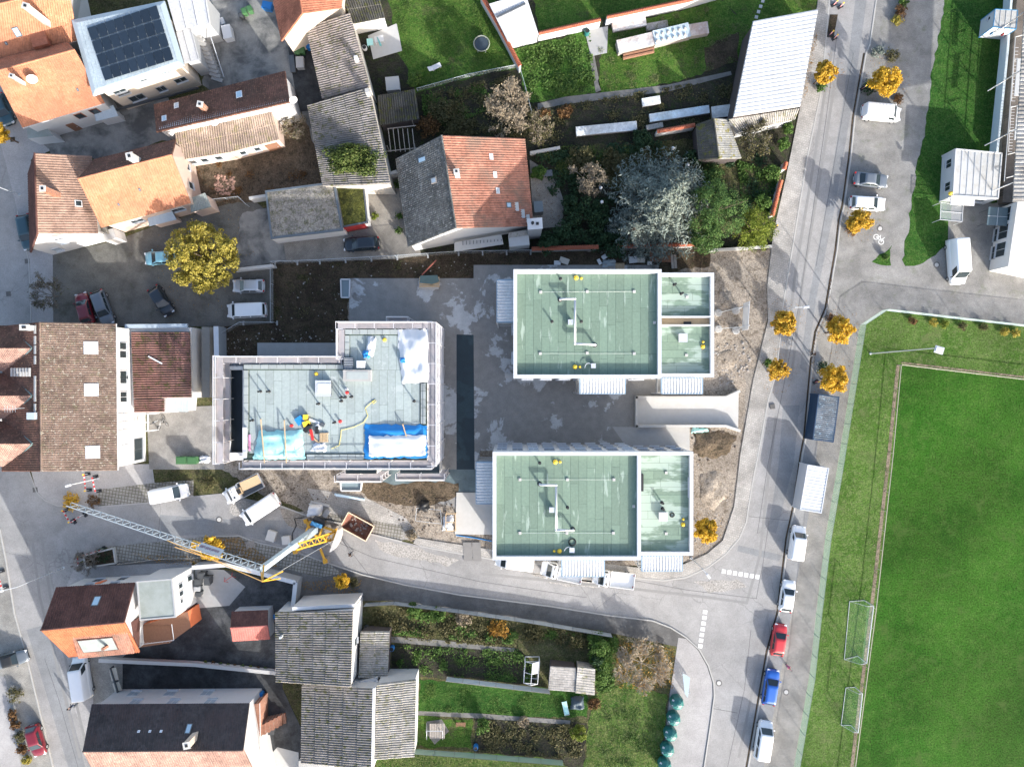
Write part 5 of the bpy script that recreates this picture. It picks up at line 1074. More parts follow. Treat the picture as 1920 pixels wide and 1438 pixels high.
for k in range(7): m = MB(); m.beam(P(645, 672 + 3.2 * k, z + .25), P(662, 672 + 3.2 * k, z + .25), .06, .06); m.build('grating_bar', GALV, sb)
for x, y in ((489, 734), (505, 734), (598, 757), (641, 745), (648, 745), (660, 744), (641, 752), (777, 752), (474, 788), (628, 792)): vent(sb, x, y, z - .1, .9, .08)
for x, y in ((593, 701), (721, 637)): dome(sb, x, y, z - .1, .22)
for x, y, c in ((651, 736, RED), (638, 790, RED), (547, 798, RED), (650, 730, WHITE)): vent(sb, x, y, z - .1, .35, .1, c)
def tarp(name, label, px, zz, mat, amp=.16, seed=1, nx=16, ny=12, lift=.55, cat='tarpaulin'):
    """draped sheet over material: wrinkled top, edges falling to the roof"""
    rd = random.Random(seed); A, B, C, D = [P(x, y, zz) for x, y in px]; m = MB(); n0 = 0; ph = [rd.uniform(0, 6) for _ in range(6)]
    for j in range(ny + 1):
        for i in range(nx + 1):
            u, v = i / nx, j / ny; p = A.lerp(B, u).lerp(D.lerp(C, u), v); ed = min(u, 1 - u, v, 1 - v) * 6
            hgt = lift * min(1, ed) + amp * (math.sin(7 * u + ph[0] + 3 * v) * .4 + math.sin(11 * v + ph[1] - 4 * u) * .35 + math.sin(17 * u + 13 * v + ph[2]) * .25) * min(1, ed + .35) + rd.uniform(-.03, .03)
            o = (rd.uniform(-.12, .12), rd.uniform(-.12, .12)) if ed < .01 else (0, 0); m.v.append((p.x + o[0], p.y + o[1], zz + max(.03, hgt)))
    for j in range(ny):
        for i in range(nx): k = j * (nx + 1) + i; m.f.append((k, k + 1, k + nx + 2, k + nx + 1)); m.mi.append(0)
    return tag(m.build(name, mat, None, True), label, cat)
zr = z - .1
tarp('tarpaulin', 'large white tarpaulin draped over the roof edge beside the stair shaft', [(754, 720), (805, 717), (806, 617), (744, 618)], zr, WHITE_T, .34, 3, 20, 18)
tarp('tarpaulin', 'bright blue tarpaulin under a white cover on the scaffolded roof', [(682, 860), (802, 858), (800, 797), (684, 796)], zr, BLUE_T, .12, 4, lift=.4)
tarp('tarpaulin', 'white cover sheet lying on the bright blue tarpaulin', [(690, 856), (798, 854), (800, 815), (692, 817)], zr + .42, WHITE_T, .1, 5, lift=.25)
tarp('tarpaulin', 'pale teal tarpaulin held by timber battens on the roof', [(474, 862), (572, 862), (568, 806), (484, 808)], zr, TEAL_T, .22, 6, lift=.5)
for x0, y0, x1, y1, lb in ((489, 786, 496, 868, 'timber batten across the teal tarpaulin near its open end'), (533, 788, 537, 868, 'timber batten across the middle of the teal tarpaulin'), (755, 795, 762, 818, 'short timber batten on the blue tarpaulin')):
    m = MB(); m.beam(P(x0, y0, zr + .62), P(x1, y1, zr + .62), .12, .08); m.beam(P(x0, y0, zr), P(x0, y0, zr + .62), .1, .1); m.build('x', WOOD); o = COL.objects['x']; o.name = 'timber_batten'; o.data.name = 'timber_batten'; tag(o, lb, 'batten')
tl = thing('tool_heap', 'heap of tools with two yellow cases on the roof', 'tools', P(580, 800, zr))
for i, (x, y, w_, d_, h_, mt, nm) in enumerate(((574, 782, .5, .6, .45, YELLOW, 'case'), (576, 794, .8, .6, .5, YELLOW, 'case'), (563, 788, .9, .9, .35, BLUE_T, 'bag'), (578, 802, 1.1, .5, .5, BLACK, 'machine'), (590, 790, .3, 1.4, .12, CORR_W, 'board'), (595, 806, .9, .35, .3, BLACK, 'machine'), (585, 815, 1.3, .3, .15, RED, 'pipe'), (597, 800, .6, .5, .25, WHITE, 'carton'), (589, 822, 1.6, .18, .12, WOOD, 'lath'), (605, 796, .5, .4, .2, STEEL_D, 'bucket'))):
    c = P(x, y, zr); m = MB(); m.box((c.x, c.y, zr + h_ / 2), (w_, d_, h_), .3 * i); m.build(nm, mt, tl)
pl_ = thing('pallet', 'slatted timber pallet beside the tool heap', 'pallet', P(608, 820, zr))
for k in range(6): c = P(601 + 2.7 * k, 820, zr); m = MB(); m.box((c.x, c.y, zr + .12), (.11, 1.05, .05)); m.build('slat', WOOD, pl_)
for dy in (812, 828): c = P(608, dy, zr); m = MB(); m.box((c.x, c.y, zr + .05), (1.1, .12, .1)); m.build('bearer', WOOD_G, pl_)
tarp('plastic_sheet', 'crumpled clear plastic sheet below the tool heap', [(584, 846), (612, 846), (611, 830), (586, 831)], zr, WHITE_T, .2, 9, 8, 6, .2, 'plastic sheet')
tarp('plastic_sheet', 'crumpled white sacks near the stair shaft', [(684, 670), (700, 668), (706, 633), (690, 632)], zr, WHITE_T, .25, 10, 8, 8, .35, 'sacks')
tarp('blue_bag', 'bright blue bag beside the white sacks on the roof', [(681, 671), (693, 671), (693, 656), (681, 657)], zr, BLUE_T, .3, 11, 6, 6, .5, 'bag')
tarp('blue_bag', 'bright blue bag at the edge of the large white tarpaulin', [(750, 682), (762, 682), (762, 669), (750, 669)], zr, BLUE_T, .3, 12, 6, 6, .6, 'bag')
m = MB(); hp = [(706, 752), (700, 757), (698, 752), (704, 750), (695, 756), (685, 765), (690, 780), (682, 792), (665, 800), (650, 804), (640, 806), (639, 820), (636, 835), (622, 841)]
m.path([P(x, y, zr) + V3(0, 0, .06) for x, y in hp], .032, 5); tag(m.build('hose', ROPE), 'yellow hose winding across the pale roof sheets', 'hose')
m = MB(); m.box(P(459, 830, z + .1), (.45, 3.6, .25)); m.build('loose_beam', WHITE, sb); m = MB(); m.box(P(468, 830, z + .02), (.2, 1.9, .12)); m.build('pink_insulation', M('pink_foam', (.6, .25, .4), .8, .1), sb)
c = P(676, 683, z + .6); m = MB(); m.box((c.x, c.y, z + .25), (.95, .85, .7)); m.build('roof_unit', PAR_W, sb)
m = MB(); b = rx(648, 868, 706, 888, 6.0); m.prism([(b[0], b[1]), (b[2], b[1]), (b[2], b[3]), (b[0], b[3])], 2.8, 5.9, mtop=1); m.build('bay', [WALL_N, BITU], sb)
m = MB(); b = rx(750, 868, 824, 888, 6.0); m.prism([(b[0], b[1]), (b[2], b[1]), (b[2], b[3]), (b[0], b[3])], 2.8, 5.9, mtop=1); m.build('bay', [WALL_N, BITU], sb)

# scaffolding
DECK = M('scaffold_deck', (.25, .245, .26), .7, .15, rand=.3, dirt=(.34, .29, .29), dirt_amt=.6); TUBE = M('scaffold_tube', (.6, .59, .6), .4, .08, metal=.3)
SCN = [0]
def scaffold(label, p, q, zt, side, wd=.78, lv=None):
    """p,q: run ends in pixels at deck height; side: +1 if the open side lies left of p->q"""
    A, B = P(*p, zt), P(*q, zt); d = (B - A); L = d.length; d.normalize(); n = Vector((-d.y, d.x, 0)) * side; nb = max(1, int(round(L / 2.4)))
    rt = thing('scaffold', label, 'scaffold', ((A.x + B.x) / 2, (A.y + B.y) / 2, 0), 0, 'scaffolding round the new building')
    SCN[0] += .035; zt += SCN[0]; A.z = B.z = zt; lv = [v + SCN[0] for v in lv] if lv else [zt - 8, zt - 6, zt - 4, zt - 2, zt]
    for i in range(nb + 1):
        t = A.lerp(B, i / nb)
        for s in (-.5, .5):
            b = t + n * (s * wd); m = MB(); m.tube((b.x, b.y, 0), (b.x, b.y, zt + (1.1 if s > 0 else .05)), .05, .05, 5); m.build('standard', TUBE, rt)
        for zz in lv: m = MB(); a, c = t + n * (-.5 * wd), t + n * (.5 * wd); m.beam((a.x, a.y, zz - .06), (c.x, c.y, zz - .06), .06, .06); m.build('transom', TUBE, rt)
        m = MB(); a, c = t + n * (-.5 * wd), t + n * (.5 * wd); m.beam((a.x, a.y, zt + 1.05), (c.x, c.y, zt + 1.05), .06, .06); m.build('end_bar', TUBE, rt)
    for zz in lv:
        if zz < .5: continue
        for i in range(nb):
            a, b = A.lerp(B, (i + .01) / nb), A.lerp(B, (i + .99) / nb); m = MB(); m.beam((a.x, a.y, zz), (b.x, b.y, zz), wd - .12, .05); m.build('deck', DECK, rt)
        for hgt in (.5, 1.05):
            m = MB(); a, b = A + n * (.5 * wd), B + n * (.5 * wd); m.tube((a.x, a.y, zz + hgt), (b.x, b.y, zz + hgt), .055, .055, 5); m.build('guard_rail', TUBE, rt)
        for i in range(nb):
            if i % 2 == 0: m = MB(); a, b = A.lerp(B, i / nb) + n * (.5 * wd), A.lerp(B, (i + 1) / nb) + n * (.5 * wd); m.tube((a.x, a.y, zz - 1.95), (b.x, b.y, zz), .03, .03, 4); m.build('brace', TUBE, rt)
        m = MB(); a, b = A + n * (.5 * wd - .03), B + n * (.5 * wd - .03); m.beam((a.x, a.y, zz + .1), (b.x, b.y, zz + .1), .03, .15); m.build('toe_board', DECK, rt)
    return rt
scaffold('scaffold run along the short wall above the dark soil', (411, 675), (640, 675), 9.9, 1)
scaffold('short scaffold run in the inner corner beside the stair shaft', (641, 674), (641, 618), 9.9, 1)
scaffold('scaffold run along the wall facing the wet concrete yard', (634, 611), (812, 611), 9.9, 1)
scaffold('scaffold run facing the dark bitumen strip', (811, 606), (811, 872), 9.9, 1, 1.05)
scaffold('scaffold run along the street side below the tarpaulins', (812, 871), (456, 871), 9.9, 1)
scaffold('scaffold run beside the paved court and black terrace', (414, 868), (414, 668), 9.9, 1)
scaffold('low scaffold round the bay next to the light well box', (718, 895), (632, 895), 6.0, 1, lv=[2, 4, 6])
scaffold('low scaffold round the bay beside the grey bitumen apron', (835, 892), (745, 892), 6.0, 1, lv=[2, 4, 6])
scaffold('scaffold access tower standing out into the wet yard', (728, 602), (768, 602), 8.0, 1, lv=[2, 4, 6, 8])

# light wells and site signboard
for pts, lb in (([(638, 904), (678, 904), (676, 920), (640, 920)], 'white framed light well box beside the low scaffold'), ([(639, 524), (656, 524), (655, 558), (640, 558)], 'white framed light well box at the slab edge by dark soil')):
    Q = ppts(pts, .9); rt = thing('light_well', lb, 'light well', sum(Q, Vector()) / 4 - V3(0, 0, .9)); m = MB(); m.prism(Q, 0, .8, mtop=1); m.build('box', [WHITE, M('bluegrey_cover', (.17, .22, .24), .4, .1)], rt)
    for i in range(4): m = MB(); m.beam(Q[i], Q[(i + 1) % 4], .16, .18); m.build('rim', WHITE, rt)
sg = thing('site_signboard', 'tall site signboard of white boards on round concrete feet', 'signboard', P(1385, 600))
for k in range(4): zz = 1.6 + .62 * k; m = MB(); a, b = P(1388, 571, 0), P(1385, 622, 0); m.beam((a.x, a.y, zz), (b.x, b.y, zz), .05, .55); m.build('board', CORR_W, sg)
for y, yy in ((578, 583), (615, 620)):
    a = P(1387, y); m = MB(); m.tube((a.x - .06, a.y, 0), (a.x - .06, a.y, 4.0), .06); m.build('post', GALV, sg); f1, f2 = P(1346, yy + (4 if yy < 600 else -3)), P(1379, yy)
    for f in (f1, f2): m = MB(); m.lathe(f, [(.5, 0), (.5, .3), (.42, .34)], 18); m.build('foot', CONC, sg)
    m = MB(); m.tube(f1 + V3(0, 0, .3), (a.x - .06, a.y, 2.6), .04); m.tube(f2 + V3(0, 0, .3), (a.x - .06, a.y, 1.2), .04); m.build('strut', GALV, sg)

# ================================================================= tower crane
cr = thing('tower_crane', 'yellow and grey tower crane with long lattice jib', 'crane', P(598, 1012)); c0 = P(598, 1012)
for x, y in ((576, 975), (632, 993), (612, 1050), (556, 1032)):
    f = P(x, y); m = MB(); m.beam(c0 + V3(0, 0, .75), f + V3(0, 0, .6), .26, .3); m.build('outrigger', CRANE_Y, cr); m = MB(); m.tube(f, f + V3(0, 0, .85), .09); m.box((f.x, f.y, .62), (.5, .5, .4), .3); m.build('jack', CRANE_Y, cr); m = MB(); m.box((f.x, f.y, .1), (.9, .9, .2), .4); m.build('foot_pad', WOOD_G, cr)
m = MB(); m.lathe(c0, [(.9, .7), (.9, 1.1), (1.0, 1.15), (1.0, 1.35)], 16); m.build('slewing_ring', STEEL_D, cr)
mt = P(492, 1066, 21.0); mx, my = mt.x, mt.y; mb_ = V3(mx, my, 0); ax = (c0 - mb_); ax.z = 0; axn = ax.normalized() if ax.length > .3 else Vector((1, 0, 0))
jt = P(132, 946, 22.3); jd = (jt - mt); jd.normalize(); back = Vector((-jd.x, -jd.y, 0)).normalized(); lat = Vector((-back.y, back.x, 0))
m = MB()
for s in (-.7, .7): m.beam(mb_ + back * 2.6 + lat * s + V3(0, 0, 1.6), mb_ - back * 1.0 + lat * s + V3(0, 0, 1.6), .22, .35)
for t in (-1.0, .8, 2.6): m.beam(mb_ + back * t - lat * .7 + V3(0, 0, 1.6), mb_ + back * t + lat * .7 + V3(0, 0, 1.6), .2, .3)
m.build('slewing_platform', CRANE_Y, cr)
m = MB(); k = 12
ball = MB(); bc = mb_ + back * 3.0
pts = [bc + back * (.0 + .55 * math.cos(t)) + lat * (1.55 * math.sin(t)) for t in [(-.5 + i / 10) * math.pi for i in range(11)]]
ball.prism([(p.x, p.y) for p in pts], 1.4, 3.4); ball.build('ballast', CONC_L, cr)
m = MB(); e = mb_ + back * .2 + lat * 1.2; m.box((e.x, e.y, 1.9), (1.6, 1.0, .7), math.atan2(back.y, back.x)); m.build('power_unit', BLACK, cr); m = MB(); m.box((e.x - .2, e.y - .3, 2.35), (1.5, .5, .2), math.atan2(back.y, back.x)); m.build('control_cover', BLUE_F, cr)
m = MB(); m.beam(mb_ + V3(0, 0, 1.6), mb_ + V3(0, 0, 11.5), .75, .75); m.build('lower_mast', CRANE_G, cr); m = MB(); m.beam(mb_ + V3(0, 0, 11.0), mb_ + V3(0, 0, 21.0), .55, .55); m.build('upper_mast', M('mast_pale_blue', (.42, .5, .54), .5, .08), cr)
for s in (-.55, .55): m = MB(); m.beam(mb_ + back * 2.4 + lat * s + V3(0, 0, 1.7), mb_ + back * .45 + lat * (s * .7) + V3(0, 0, 10.6), .16, .16); m.build('erection_strut', CRANE_Y, cr)
m = MB()
for i in range(6):
    t0, t1 = i / 6, (i + 1) / 6
    def S(s, t): return (mb_ + back * 2.4 + lat * (.55 * s) + V3(0, 0, 1.7)).lerp(mb_ + back * .45 + lat * (.385 * s) + V3(0, 0, 10.6), t)
    m.beam(S(-1, t0), S(1, t1), .07, .07); m.beam(S(1, t0), S(-1, t0), .06, .06)
m.build('strut_bracing', CRANE_Y, cr)
JL = (jt - mt).length; nj = 26; hw = .36
def jp(t, k):
    b = mt + jd * (JL * t); wd = hw * (1 - .35 * t); return b + lat * wd if k == 0 else (b - lat * wd if k == 1 else b + V3(0, 0, 1.05 * (1 - .35 * t)))
for k in range(3): m = MB(); m.beam(jp(0, k), jp(1, k),  .062, .062); m.build('jib_chord', M('jib_pale_steel', (.36, .42, .46), .45, .06, metal=.2), cr)
m = MB()
for i in range(nj):
    a, b, h_ = i / nj, (i + 1) / nj, (i + .5) / nj
    for k in (0, 1): m.beam(jp(a, k), jp(h_, 2), .04, .04); m.beam(jp(h_, 2), jp(b, k), .04, .04)
    m.beam(jp(a, 0), jp(b, 1), .04, .04); m.beam(jp(a, 0), jp(a, 1), .04, .04)
m.build('jib_lattice', MATS['jib_pale_steel'], cr)
tp = mt + back * 1.2 + V3(0, 0, 3.2)
for s in (-.4, .4): m = MB(); m.beam(mt + lat * s, tp, .12, .12); m.beam(mt + back * 2.0 + lat * s - V3(0, 0, .2), tp, .1, .1); m.build('mast_head', CRANE_Y, cr)
m = MB(); m.beam(tp, jp(.48, 2), .06, .06); m.build('tie_bar', M('tie_bar_orange', (.62, .36, .12), .5, .08), cr)
m = MB(); m.beam(mt + jd * 1.0 - lat * .75 - V3(0, 0, .1), mt + jd * 9.0 - lat * .75 - V3(0, 0, .1), .05, .05); m.build('jib_side_bar', MATS['tie_bar_orange'], cr)
m = MB(); m.tube(tp, mb_ + back * 3.0 + V3(0, 0, 3.3), .03, .03, 4); m.build('stay_rope', GALV, cr)
for t, nm in ((.35, 'trolley'),): m = MB(); p = mt + jd * (JL * t); m.box((p.x, p.y, p.z - .15), (1.1, .9, .25), math.atan2(jd.y, jd.x)); m.build('trolley', CRANE_Y, cr); m = MB(); m.tube(p - V3(0, 0, .2), p - V3(0, 0, 3.4), .02, .02, 4); m.box((p.x, p.y, p.z - 3.6), (.3, .3, .5)); m.build('hook_block', CRANE_Y, cr)
s0, s1 = mt + jd * (JL * .21) + lat * .0 + V3(0, 0, .55), mt + jd * (JL * .33) + V3(0, 0, .55)
m = MB(); sn = (s1 - s0).normalized(); sideL = (lat + V3(0, 0, .55)).normalized(); upv = (V3(0, 0, 1) * .9 - lat * .45).normalized()
sgn = -1 if (lat.y > 0) else 1; L0 = lat * (.62 if lat.y > 0 else -.62)
q = [s1 + L0 - V3(0, 0, .5), s0 + L0 - V3(0, 0, .5), s0 + L0 * .15 + V3(0, 0, .4), s1 + L0 * .15 + V3(0, 0, .4)]
m.poly(q); so = m.build('sign_panel', WHITE, cr)
nq = (q[1] - q[0]).cross(q[3] - q[0]).normalized(); nq = nq if nq.z > 0 else -nq
LET = M('maroon_lettering', (.16, .03, .1), .6, .05); m = MB(); rd = random.Random(3); x = .06
for wl in (6, 6, 9):
    for k in range(wl):
        w_ = .026; u0, u1 = x, x + w_
        def sp(u, v): return q[0].lerp(q[1], u).lerp(q[3].lerp(q[2], u), v) + nq * .015
        hgt = .68 if k == 0 else rd.choice((.5, .58, .62))
        m.poly([sp(u0, .3), sp(u0 + .008, .3), sp(u0 + .008, hgt), sp(u0, hgt)]); m.poly([sp(u1 - .008, .3), sp(u1, .3), sp(u1, hgt), sp(u1 - .008, hgt)])
        if rd.random() < .7: m.poly([sp(u0, .48), sp(u1, .48), sp(u1, .54), sp(u0, .54)])
        x += w_ + .01
    x += .025
m.build('lettering', LET, so)
# ================================================================= vehicles
def paint(name, c, metal=.0): return M('car_paint_' + name, c, .3, .03, metal=metal, spec=.5, coat=.6)
KINDS = {  # L, W, H, belt, hood_z, xb0, xt0, xt1, xb1, tail_z, hood_front_drop
 'hatch': (4.15, 1.78, 1.5, .96, .92, 1.05, .3, -1.45, -1.9, 1.0), 'estate': (4.65, 1.82, 1.48, .95, .92, 1.2, .42, -1.85, -2.18, 1.0), 'sedan': (4.45, 1.8, 1.43, .93, .9, 1.1, .38, -.95, -1.6, 1.0),
 'smallvan': (4.5, 1.82, 1.85, 1.08, 1.02, 1.45, .8, -2.1, -2.2, 1.2), 'van': (5.05, 1.94, 1.98, 1.12, 1.08, 1.8, 1.1, -2.4, -2.48, 1.3), 'bigvan': (5.9, 2.02, 2.6, 1.3, 1.2, 2.2, 1.5, -2.8, -2.9, 1.5),
 'flatbed': (5.4, 1.95, 2.05, 1.15, 1.08, 2.0, 1.35, .72, .62, 1.2), 'cabrio': (4.2, 1.75, 1.4, .9, .88, .95, .35, -.9, -1.35, .95)}
CARN = {'hatch': 'car', 'estate': 'car', 'sedan': 'car', 'smallvan': 'van', 'van': 'van', 'bigvan': 'van', 'flatbed': 'truck', 'cabrio': 'car'}
def carbody(kind):
    L, W, Hh, belt, hz, xb0, xt0, xt1, xb1, tz = KINDS[kind]; w = W / 2; m = MB(); h = L / 2; rear = -h if kind != 'flatbed' else .5
    st = [(h, .62, .48), (h - .06, .76, .66), (h - .22, .9, hz - .12), (h - .55, .96, hz - .04), ((h + xb0) / 2 - .2, .985, hz), (xb0 + .05, 1.0, belt), (xb0 - .4, 1.0, belt), (0 if rear < 0 else xb0 - .7, 1.0, belt), (xb1 + .35, .995, belt + .02)]
    if rear < 0: st += [(xb1, .98, belt + .02)] + ([((xb1 - h) / 2, .96, tz)] if xb1 + h > .4 else []) + [(-h + .16, .93, tz - .06), (-h + .04, .84, tz - .22), (-h, .74, .62)]
    else: st += [(rear, .98, belt)]
    n0 = 0; rows = []
    for x, f, zt in st:
        ww = w * f; zt = max(zt, .45); pr = [(ww * .9, .26), (ww, .42), (ww, .5 * (.42 + zt)), (ww - .03, zt - .07), (ww - .13, zt), (ww * .4, zt + .025)]
        rows.append([(x, y, z) for y, z in pr] + [(x, -y, z) for y, z in pr[::-1]])
    k = len(rows[0])
    for r in rows: m.v.extend(r)
    for a in range(len(rows) - 1):
        for i in range(k - 1): m.f.append((a * k + i, a * k + i + 1, (a + 1) * k + i + 1, (a + 1) * k + i)); m.mi.append(0)
    m.f.append(tuple(range(k))); m.mi.append(0); m.f.append(tuple(range((len(rows) - 1) * k, len(rows) * k))[::-1]); m.mi.append(0)
    return m
def ringpts(x0, x1, w, z, r, bow=.06):
    pts = []
    for cx, cy, a0 in ((x0 - r, w - r, 0), (x1 + r, w - r, 90), (x1 + r, -w + r, 180), (x0 - r, -w + r, 270)):
        for k in range(4):
            t = math.radians(a0 + 30 * k); pts.append((cx + r * math.cos(t), cy + r * math.sin(t), z))
    return pts
def cabin_mesh(kind):
    L, W, Hh, belt, hz, xb0, xt0, xt1, xb1, tz = KINDS[kind]; w = W / 2; m = MB(); up = .74 if kind not in ('van', 'bigvan', 'smallvan', 'flatbed') else .86
    R = [ringpts(xb0, xb1, w * .93, belt - .03, .1), ringpts(xt0, xt1, w * (up + .02), Hh - .07, .16), ringpts(xt0 - .1, xt1 + .08, w * (up - .07), Hh - .015, .2), ringpts(xt0 - .35, xt1 + .3, w * .45, Hh, .2)]
    k = len(R[0])
    for r in R: m.v.extend(r)
    for a in range(3):
        for i in range(k): j = (i + 1) % k; m.f.append((a * k + i, a * k + j, (a + 1) * k + j, (a + 1) * k + i)); m.mi.append(0)
    m.f.append(tuple(range(3 * k, 4 * k))); m.mi.append(0); return m
PROTO = {}
def glassquad(a, b, c, d, off):
    a, b, c, d = map(Vector, (a, b, c, d)); n = (b - a).cross(d - a).normalized()
    if n.z < 0 and abs(n.z) > .02: n = -n
    cen = (a + b + c + d) / 4
    if abs(n.z) <= .35 and n.y * cen.y < 0 and abs(n.y) > .5: n = -n
    return [p + n * off for p in (a, b, c, d)]
def build_car(kind, pm, dark_roof=None, windows=True):
    key = (kind, pm.name, dark_roof.name if dark_roof else '', windows)
    if key in PROTO: return PROTO[key]
    L, W, Hh, belt, hz, xb0, xt0, xt1, xb1, tz = KINDS[kind]; w = W / 2; parts = []
    def add(nm, mb, mat, smooth=False, subs=()):
        me = mb.build('tmp', mat, None, smooth).data; o = COL.objects[-1] if False else None; parts.append((nm, me, list(subs)))
    def mk(mb, mat, smooth=False):
        o = mb.build('tmp', mat, None, smooth); me = o.data; bpy.data.objects.remove(o); return me
    up = .74 if kind not in ('van', 'bigvan', 'smallvan', 'flatbed') else .86
    parts.append(('body', mk(carbody(kind), pm, True), [])); parts.append(('cabin', mk(cabin_mesh(kind), dark_roof or pm, True), []))
    def q(nm, pts, off=.015, mat=GLASS):
        m = MB(); m.poly(glassquad(*pts, off)); m.mi = [0]; parts.append((nm, mk(m, mat), []))
    zb, zt = belt + .03, Hh - .1; fb, ft = w * .93, w * (up + .02)
    def at(x0, x1, fr): return lerp(x0, x1, fr)
    q('windscreen', [(at(xb0, xt0, .08), fb * .84, lerp(zb, zt, .06)), (at(xb0, xt0, .08), -fb * .84, lerp(zb, zt, .06)), (at(xb0, xt0, .93), -ft * .84, lerp(zb, zt, .95)), (at(xb0, xt0, .93), ft * .84, lerp(zb, zt, .95))], .03)
    if kind in ('hatch', 'estate', 'sedan', 'cabrio') or (windows and kind in ('smallvan', 'van')):
        q('rear_window', [(at(xb1, xt1, .1), -fb * .8, lerp(zb, zt, .08)), (at(xb1, xt1, .1), fb * .8, lerp(zb, zt, .08)), (at(xb1, xt1, .9), ft * .8, lerp(zb, zt, .95)), (at(xb1, xt1, .9), -ft * .8, lerp(zb, zt, .95))], .03)
    segs = {'hatch': [(.02, .42), (.46, .8)], 'estate': [(.0, .34), (.37, .66), (.69, .95)], 'sedan': [(.02, .45), (.5, .9)], 'cabrio': [(.05, .6)], 'flatbed': [(.1, .9)]}.get(kind, [(.0, .2)] + ([(.24, .55), (.6, .95)] if windows else []))
    for s in (1, -1):
        for a, b in segs:
            x0b, x1b = lerp(xb0 - .1, xb1 + .12, a), lerp(xb0 - .1, xb1 + .12, b); x0t, x1t = lerp(xt0 - .05, xt1 + .12, a), lerp(xt0 - .05, xt1 + .12, b)
            q('side_window', [(x1b, s * fb, zb + .03), (x0b, s * fb, zb + .03), (lerp(x0b, x0t, .85), s * lerp(fb, ft, .85), lerp(zb, zt, .86)), (lerp(x1b, x1t, .85), s * lerp(fb, ft, .85), lerp(zb, zt, .86))], .018)
    h = L / 2
    for s in (1, -1):
        m = MB(); m.box((h - .14, s * w * .66, hz - .25), (.22, .34, .16), s * -.25); parts.append(('headlight', mk(m, LAMP_W), []))
        m = MB(); m.box(((-h + .07), s * w * .76, .82), (.14, .2, .26)); parts.append(('taillight', mk(m, LAMP_R), []))
        m = MB(); m.box((xb0 - .2, s * (w + .09), belt + .08), (.14, .2, .13)); parts.append(('mirror', mk(m, pm if kind != 'bigvan' else BLACK), []))
        for x in (h - .82, -h + .82 + (.1 if L > 5 else 0)):
            m = MB(); m.tube((x, s * (w - .21), .32), (x, s * (w + .005), .32), .32, .32, 16); r = MB(); r.tube((x, s * (w - .0), .32), (x, s * (w + .015), .32), .2, .18, 12); parts.append(('wheel', mk(m, RUBBER), [('rim', mk(r, RIM))]))
    m = MB(); m.box((h - .03, 0, .42), (.1, W * .5, .12)); parts.append(('grille', mk(m, BLACK), [])); m = MB(); m.box((-h + .0, 0, .6), (.04, .5, .11)); parts.append(('number_plate', mk(m, WHITE), []))
    PROTO[key] = parts; return parts
def car(label, kind, pm, px, py, hx, hy, dark_roof=None, windows=True, scale=1.0, name=None, group=None, zref=.9):
    p = P(px, py, zref); rz = math.atan2(-hy, hx); rt = thing(name or ('parked_' + CARN[kind]), label, CARN[kind], (p.x, p.y, .03), rz, group); rt.scale = (scale,) * 3
    for nm, me, subs in build_car(kind, pm, dark_roof, windows):
        o = link(nm, me, rt, True)
        for sn, sm in subs: link(sn, sm, o, True)
    return rt
PW = paint('white', (.68, .69, .7)); PSIL = paint('silver', (.45, .47, .5), .3); PGR = paint('grey', (.13, .15, .17), .3); PRED = paint('red', (.45, .025, .03)); PBLUE = paint('blue', (.01, .09, .38)); PBLK = paint('black', (.008, .014, .022)); PDR = paint('dark_red', (.14, .008, .016)); PLB = paint('light_blue', (.16, .34, .42), .2); PPETR = paint('petrol', (.015, .05, .07)); PSG = paint('slate', (.12, .14, .165), .2)
def rack(rt, L=2.4):
    for k in range(5): m = MB(); m.beam((-.9 + .42 * k - .3, -.7, 1.97), (-.9 + .42 * k - .3, .7, 1.97), .05, .05); o = m.build('roof_bar', ALU, rt, local=True)
    for s in (-.7, .7): m = MB(); m.beam((-1.4, s, 1.93), (.8, s, 1.93), .05, .08); m.build('rack_rail', ALU, rt, local=True)
r = car('white van with roof bars parked by the yellow tree bed', 'van', PW, 1653, 212, 74, 7, windows=False); rack(r)
car('grey saloon car parked on the pavers next to the silver estate', 'sedan', PSG, 1634, 337, 59, 6)
car('silver-white estate car parked beside the yellow shrub bed', 'estate', PW, 1628, 381, 65, 4)
car('tall long white van parked by the lawn corner and clubhouse', 'bigvan', PW, 1797, 490, 5, 74, windows=False, zref=1.3)
car('small white panel van behind the white container on the lane', 'smallvan', PW, 1495, 1018, 9, -58, windows=False)
car('white hatchback parked ahead of the red car on the lane', 'hatch', PW, 1477, 1118, 9, -58)
car('bright red hatchback parked on the lane', 'hatch', PRED, 1461, 1200, 9, -58)
car('bright blue estate car parked on the lane', 'estate', PBLUE, 1446, 1289, 9, -58)
car('white people carrier parked behind the blue car', 'van', PW, 1432, 1387, 10, -62, scale=.97)
car('white van with long bonnet on grass-grid bay beside the jib', 'smallvan', PW, 318, 925, 62, -12, windows=False, scale=1.08)
car('white panel van parked askew beside the flatbed truck', 'van', PW, 487, 955, -58, 38, windows=False, scale=1.05)
car('light blue car half hidden under the large yellow tree', 'hatch', PLB, 300, 483, -60, 4)
car('dark red car in the paved lot beside bare shrub', 'hatch', PDR, 157, 578, -14, -50)
car('grey car with black rear window next to the dark red car', 'estate', PSG, 191, 577, 20, 54)
car('black car with grey rear window alone on grid pavers', 'hatch', PBLK, 301, 564, 28, 44)
car('silver hatchback parked beside the white minibus', 'hatch', PSIL, 465, 536, -56, 0)
car('white minibus with dark windows in the paved lot', 'van', PW, 462, 582, -60, 2)
car('black estate car on the paved driveway by the garage', 'estate', PBLK, 677, 457, -66, 4)
car('white van partly under the balcony nearest the steel plates', 'van', PW, 965, 1052, -60, -8, windows=False)
car('dark petrol car half under the brown house eaves', 'estate', PPETR, 48, 435, 12, 60)
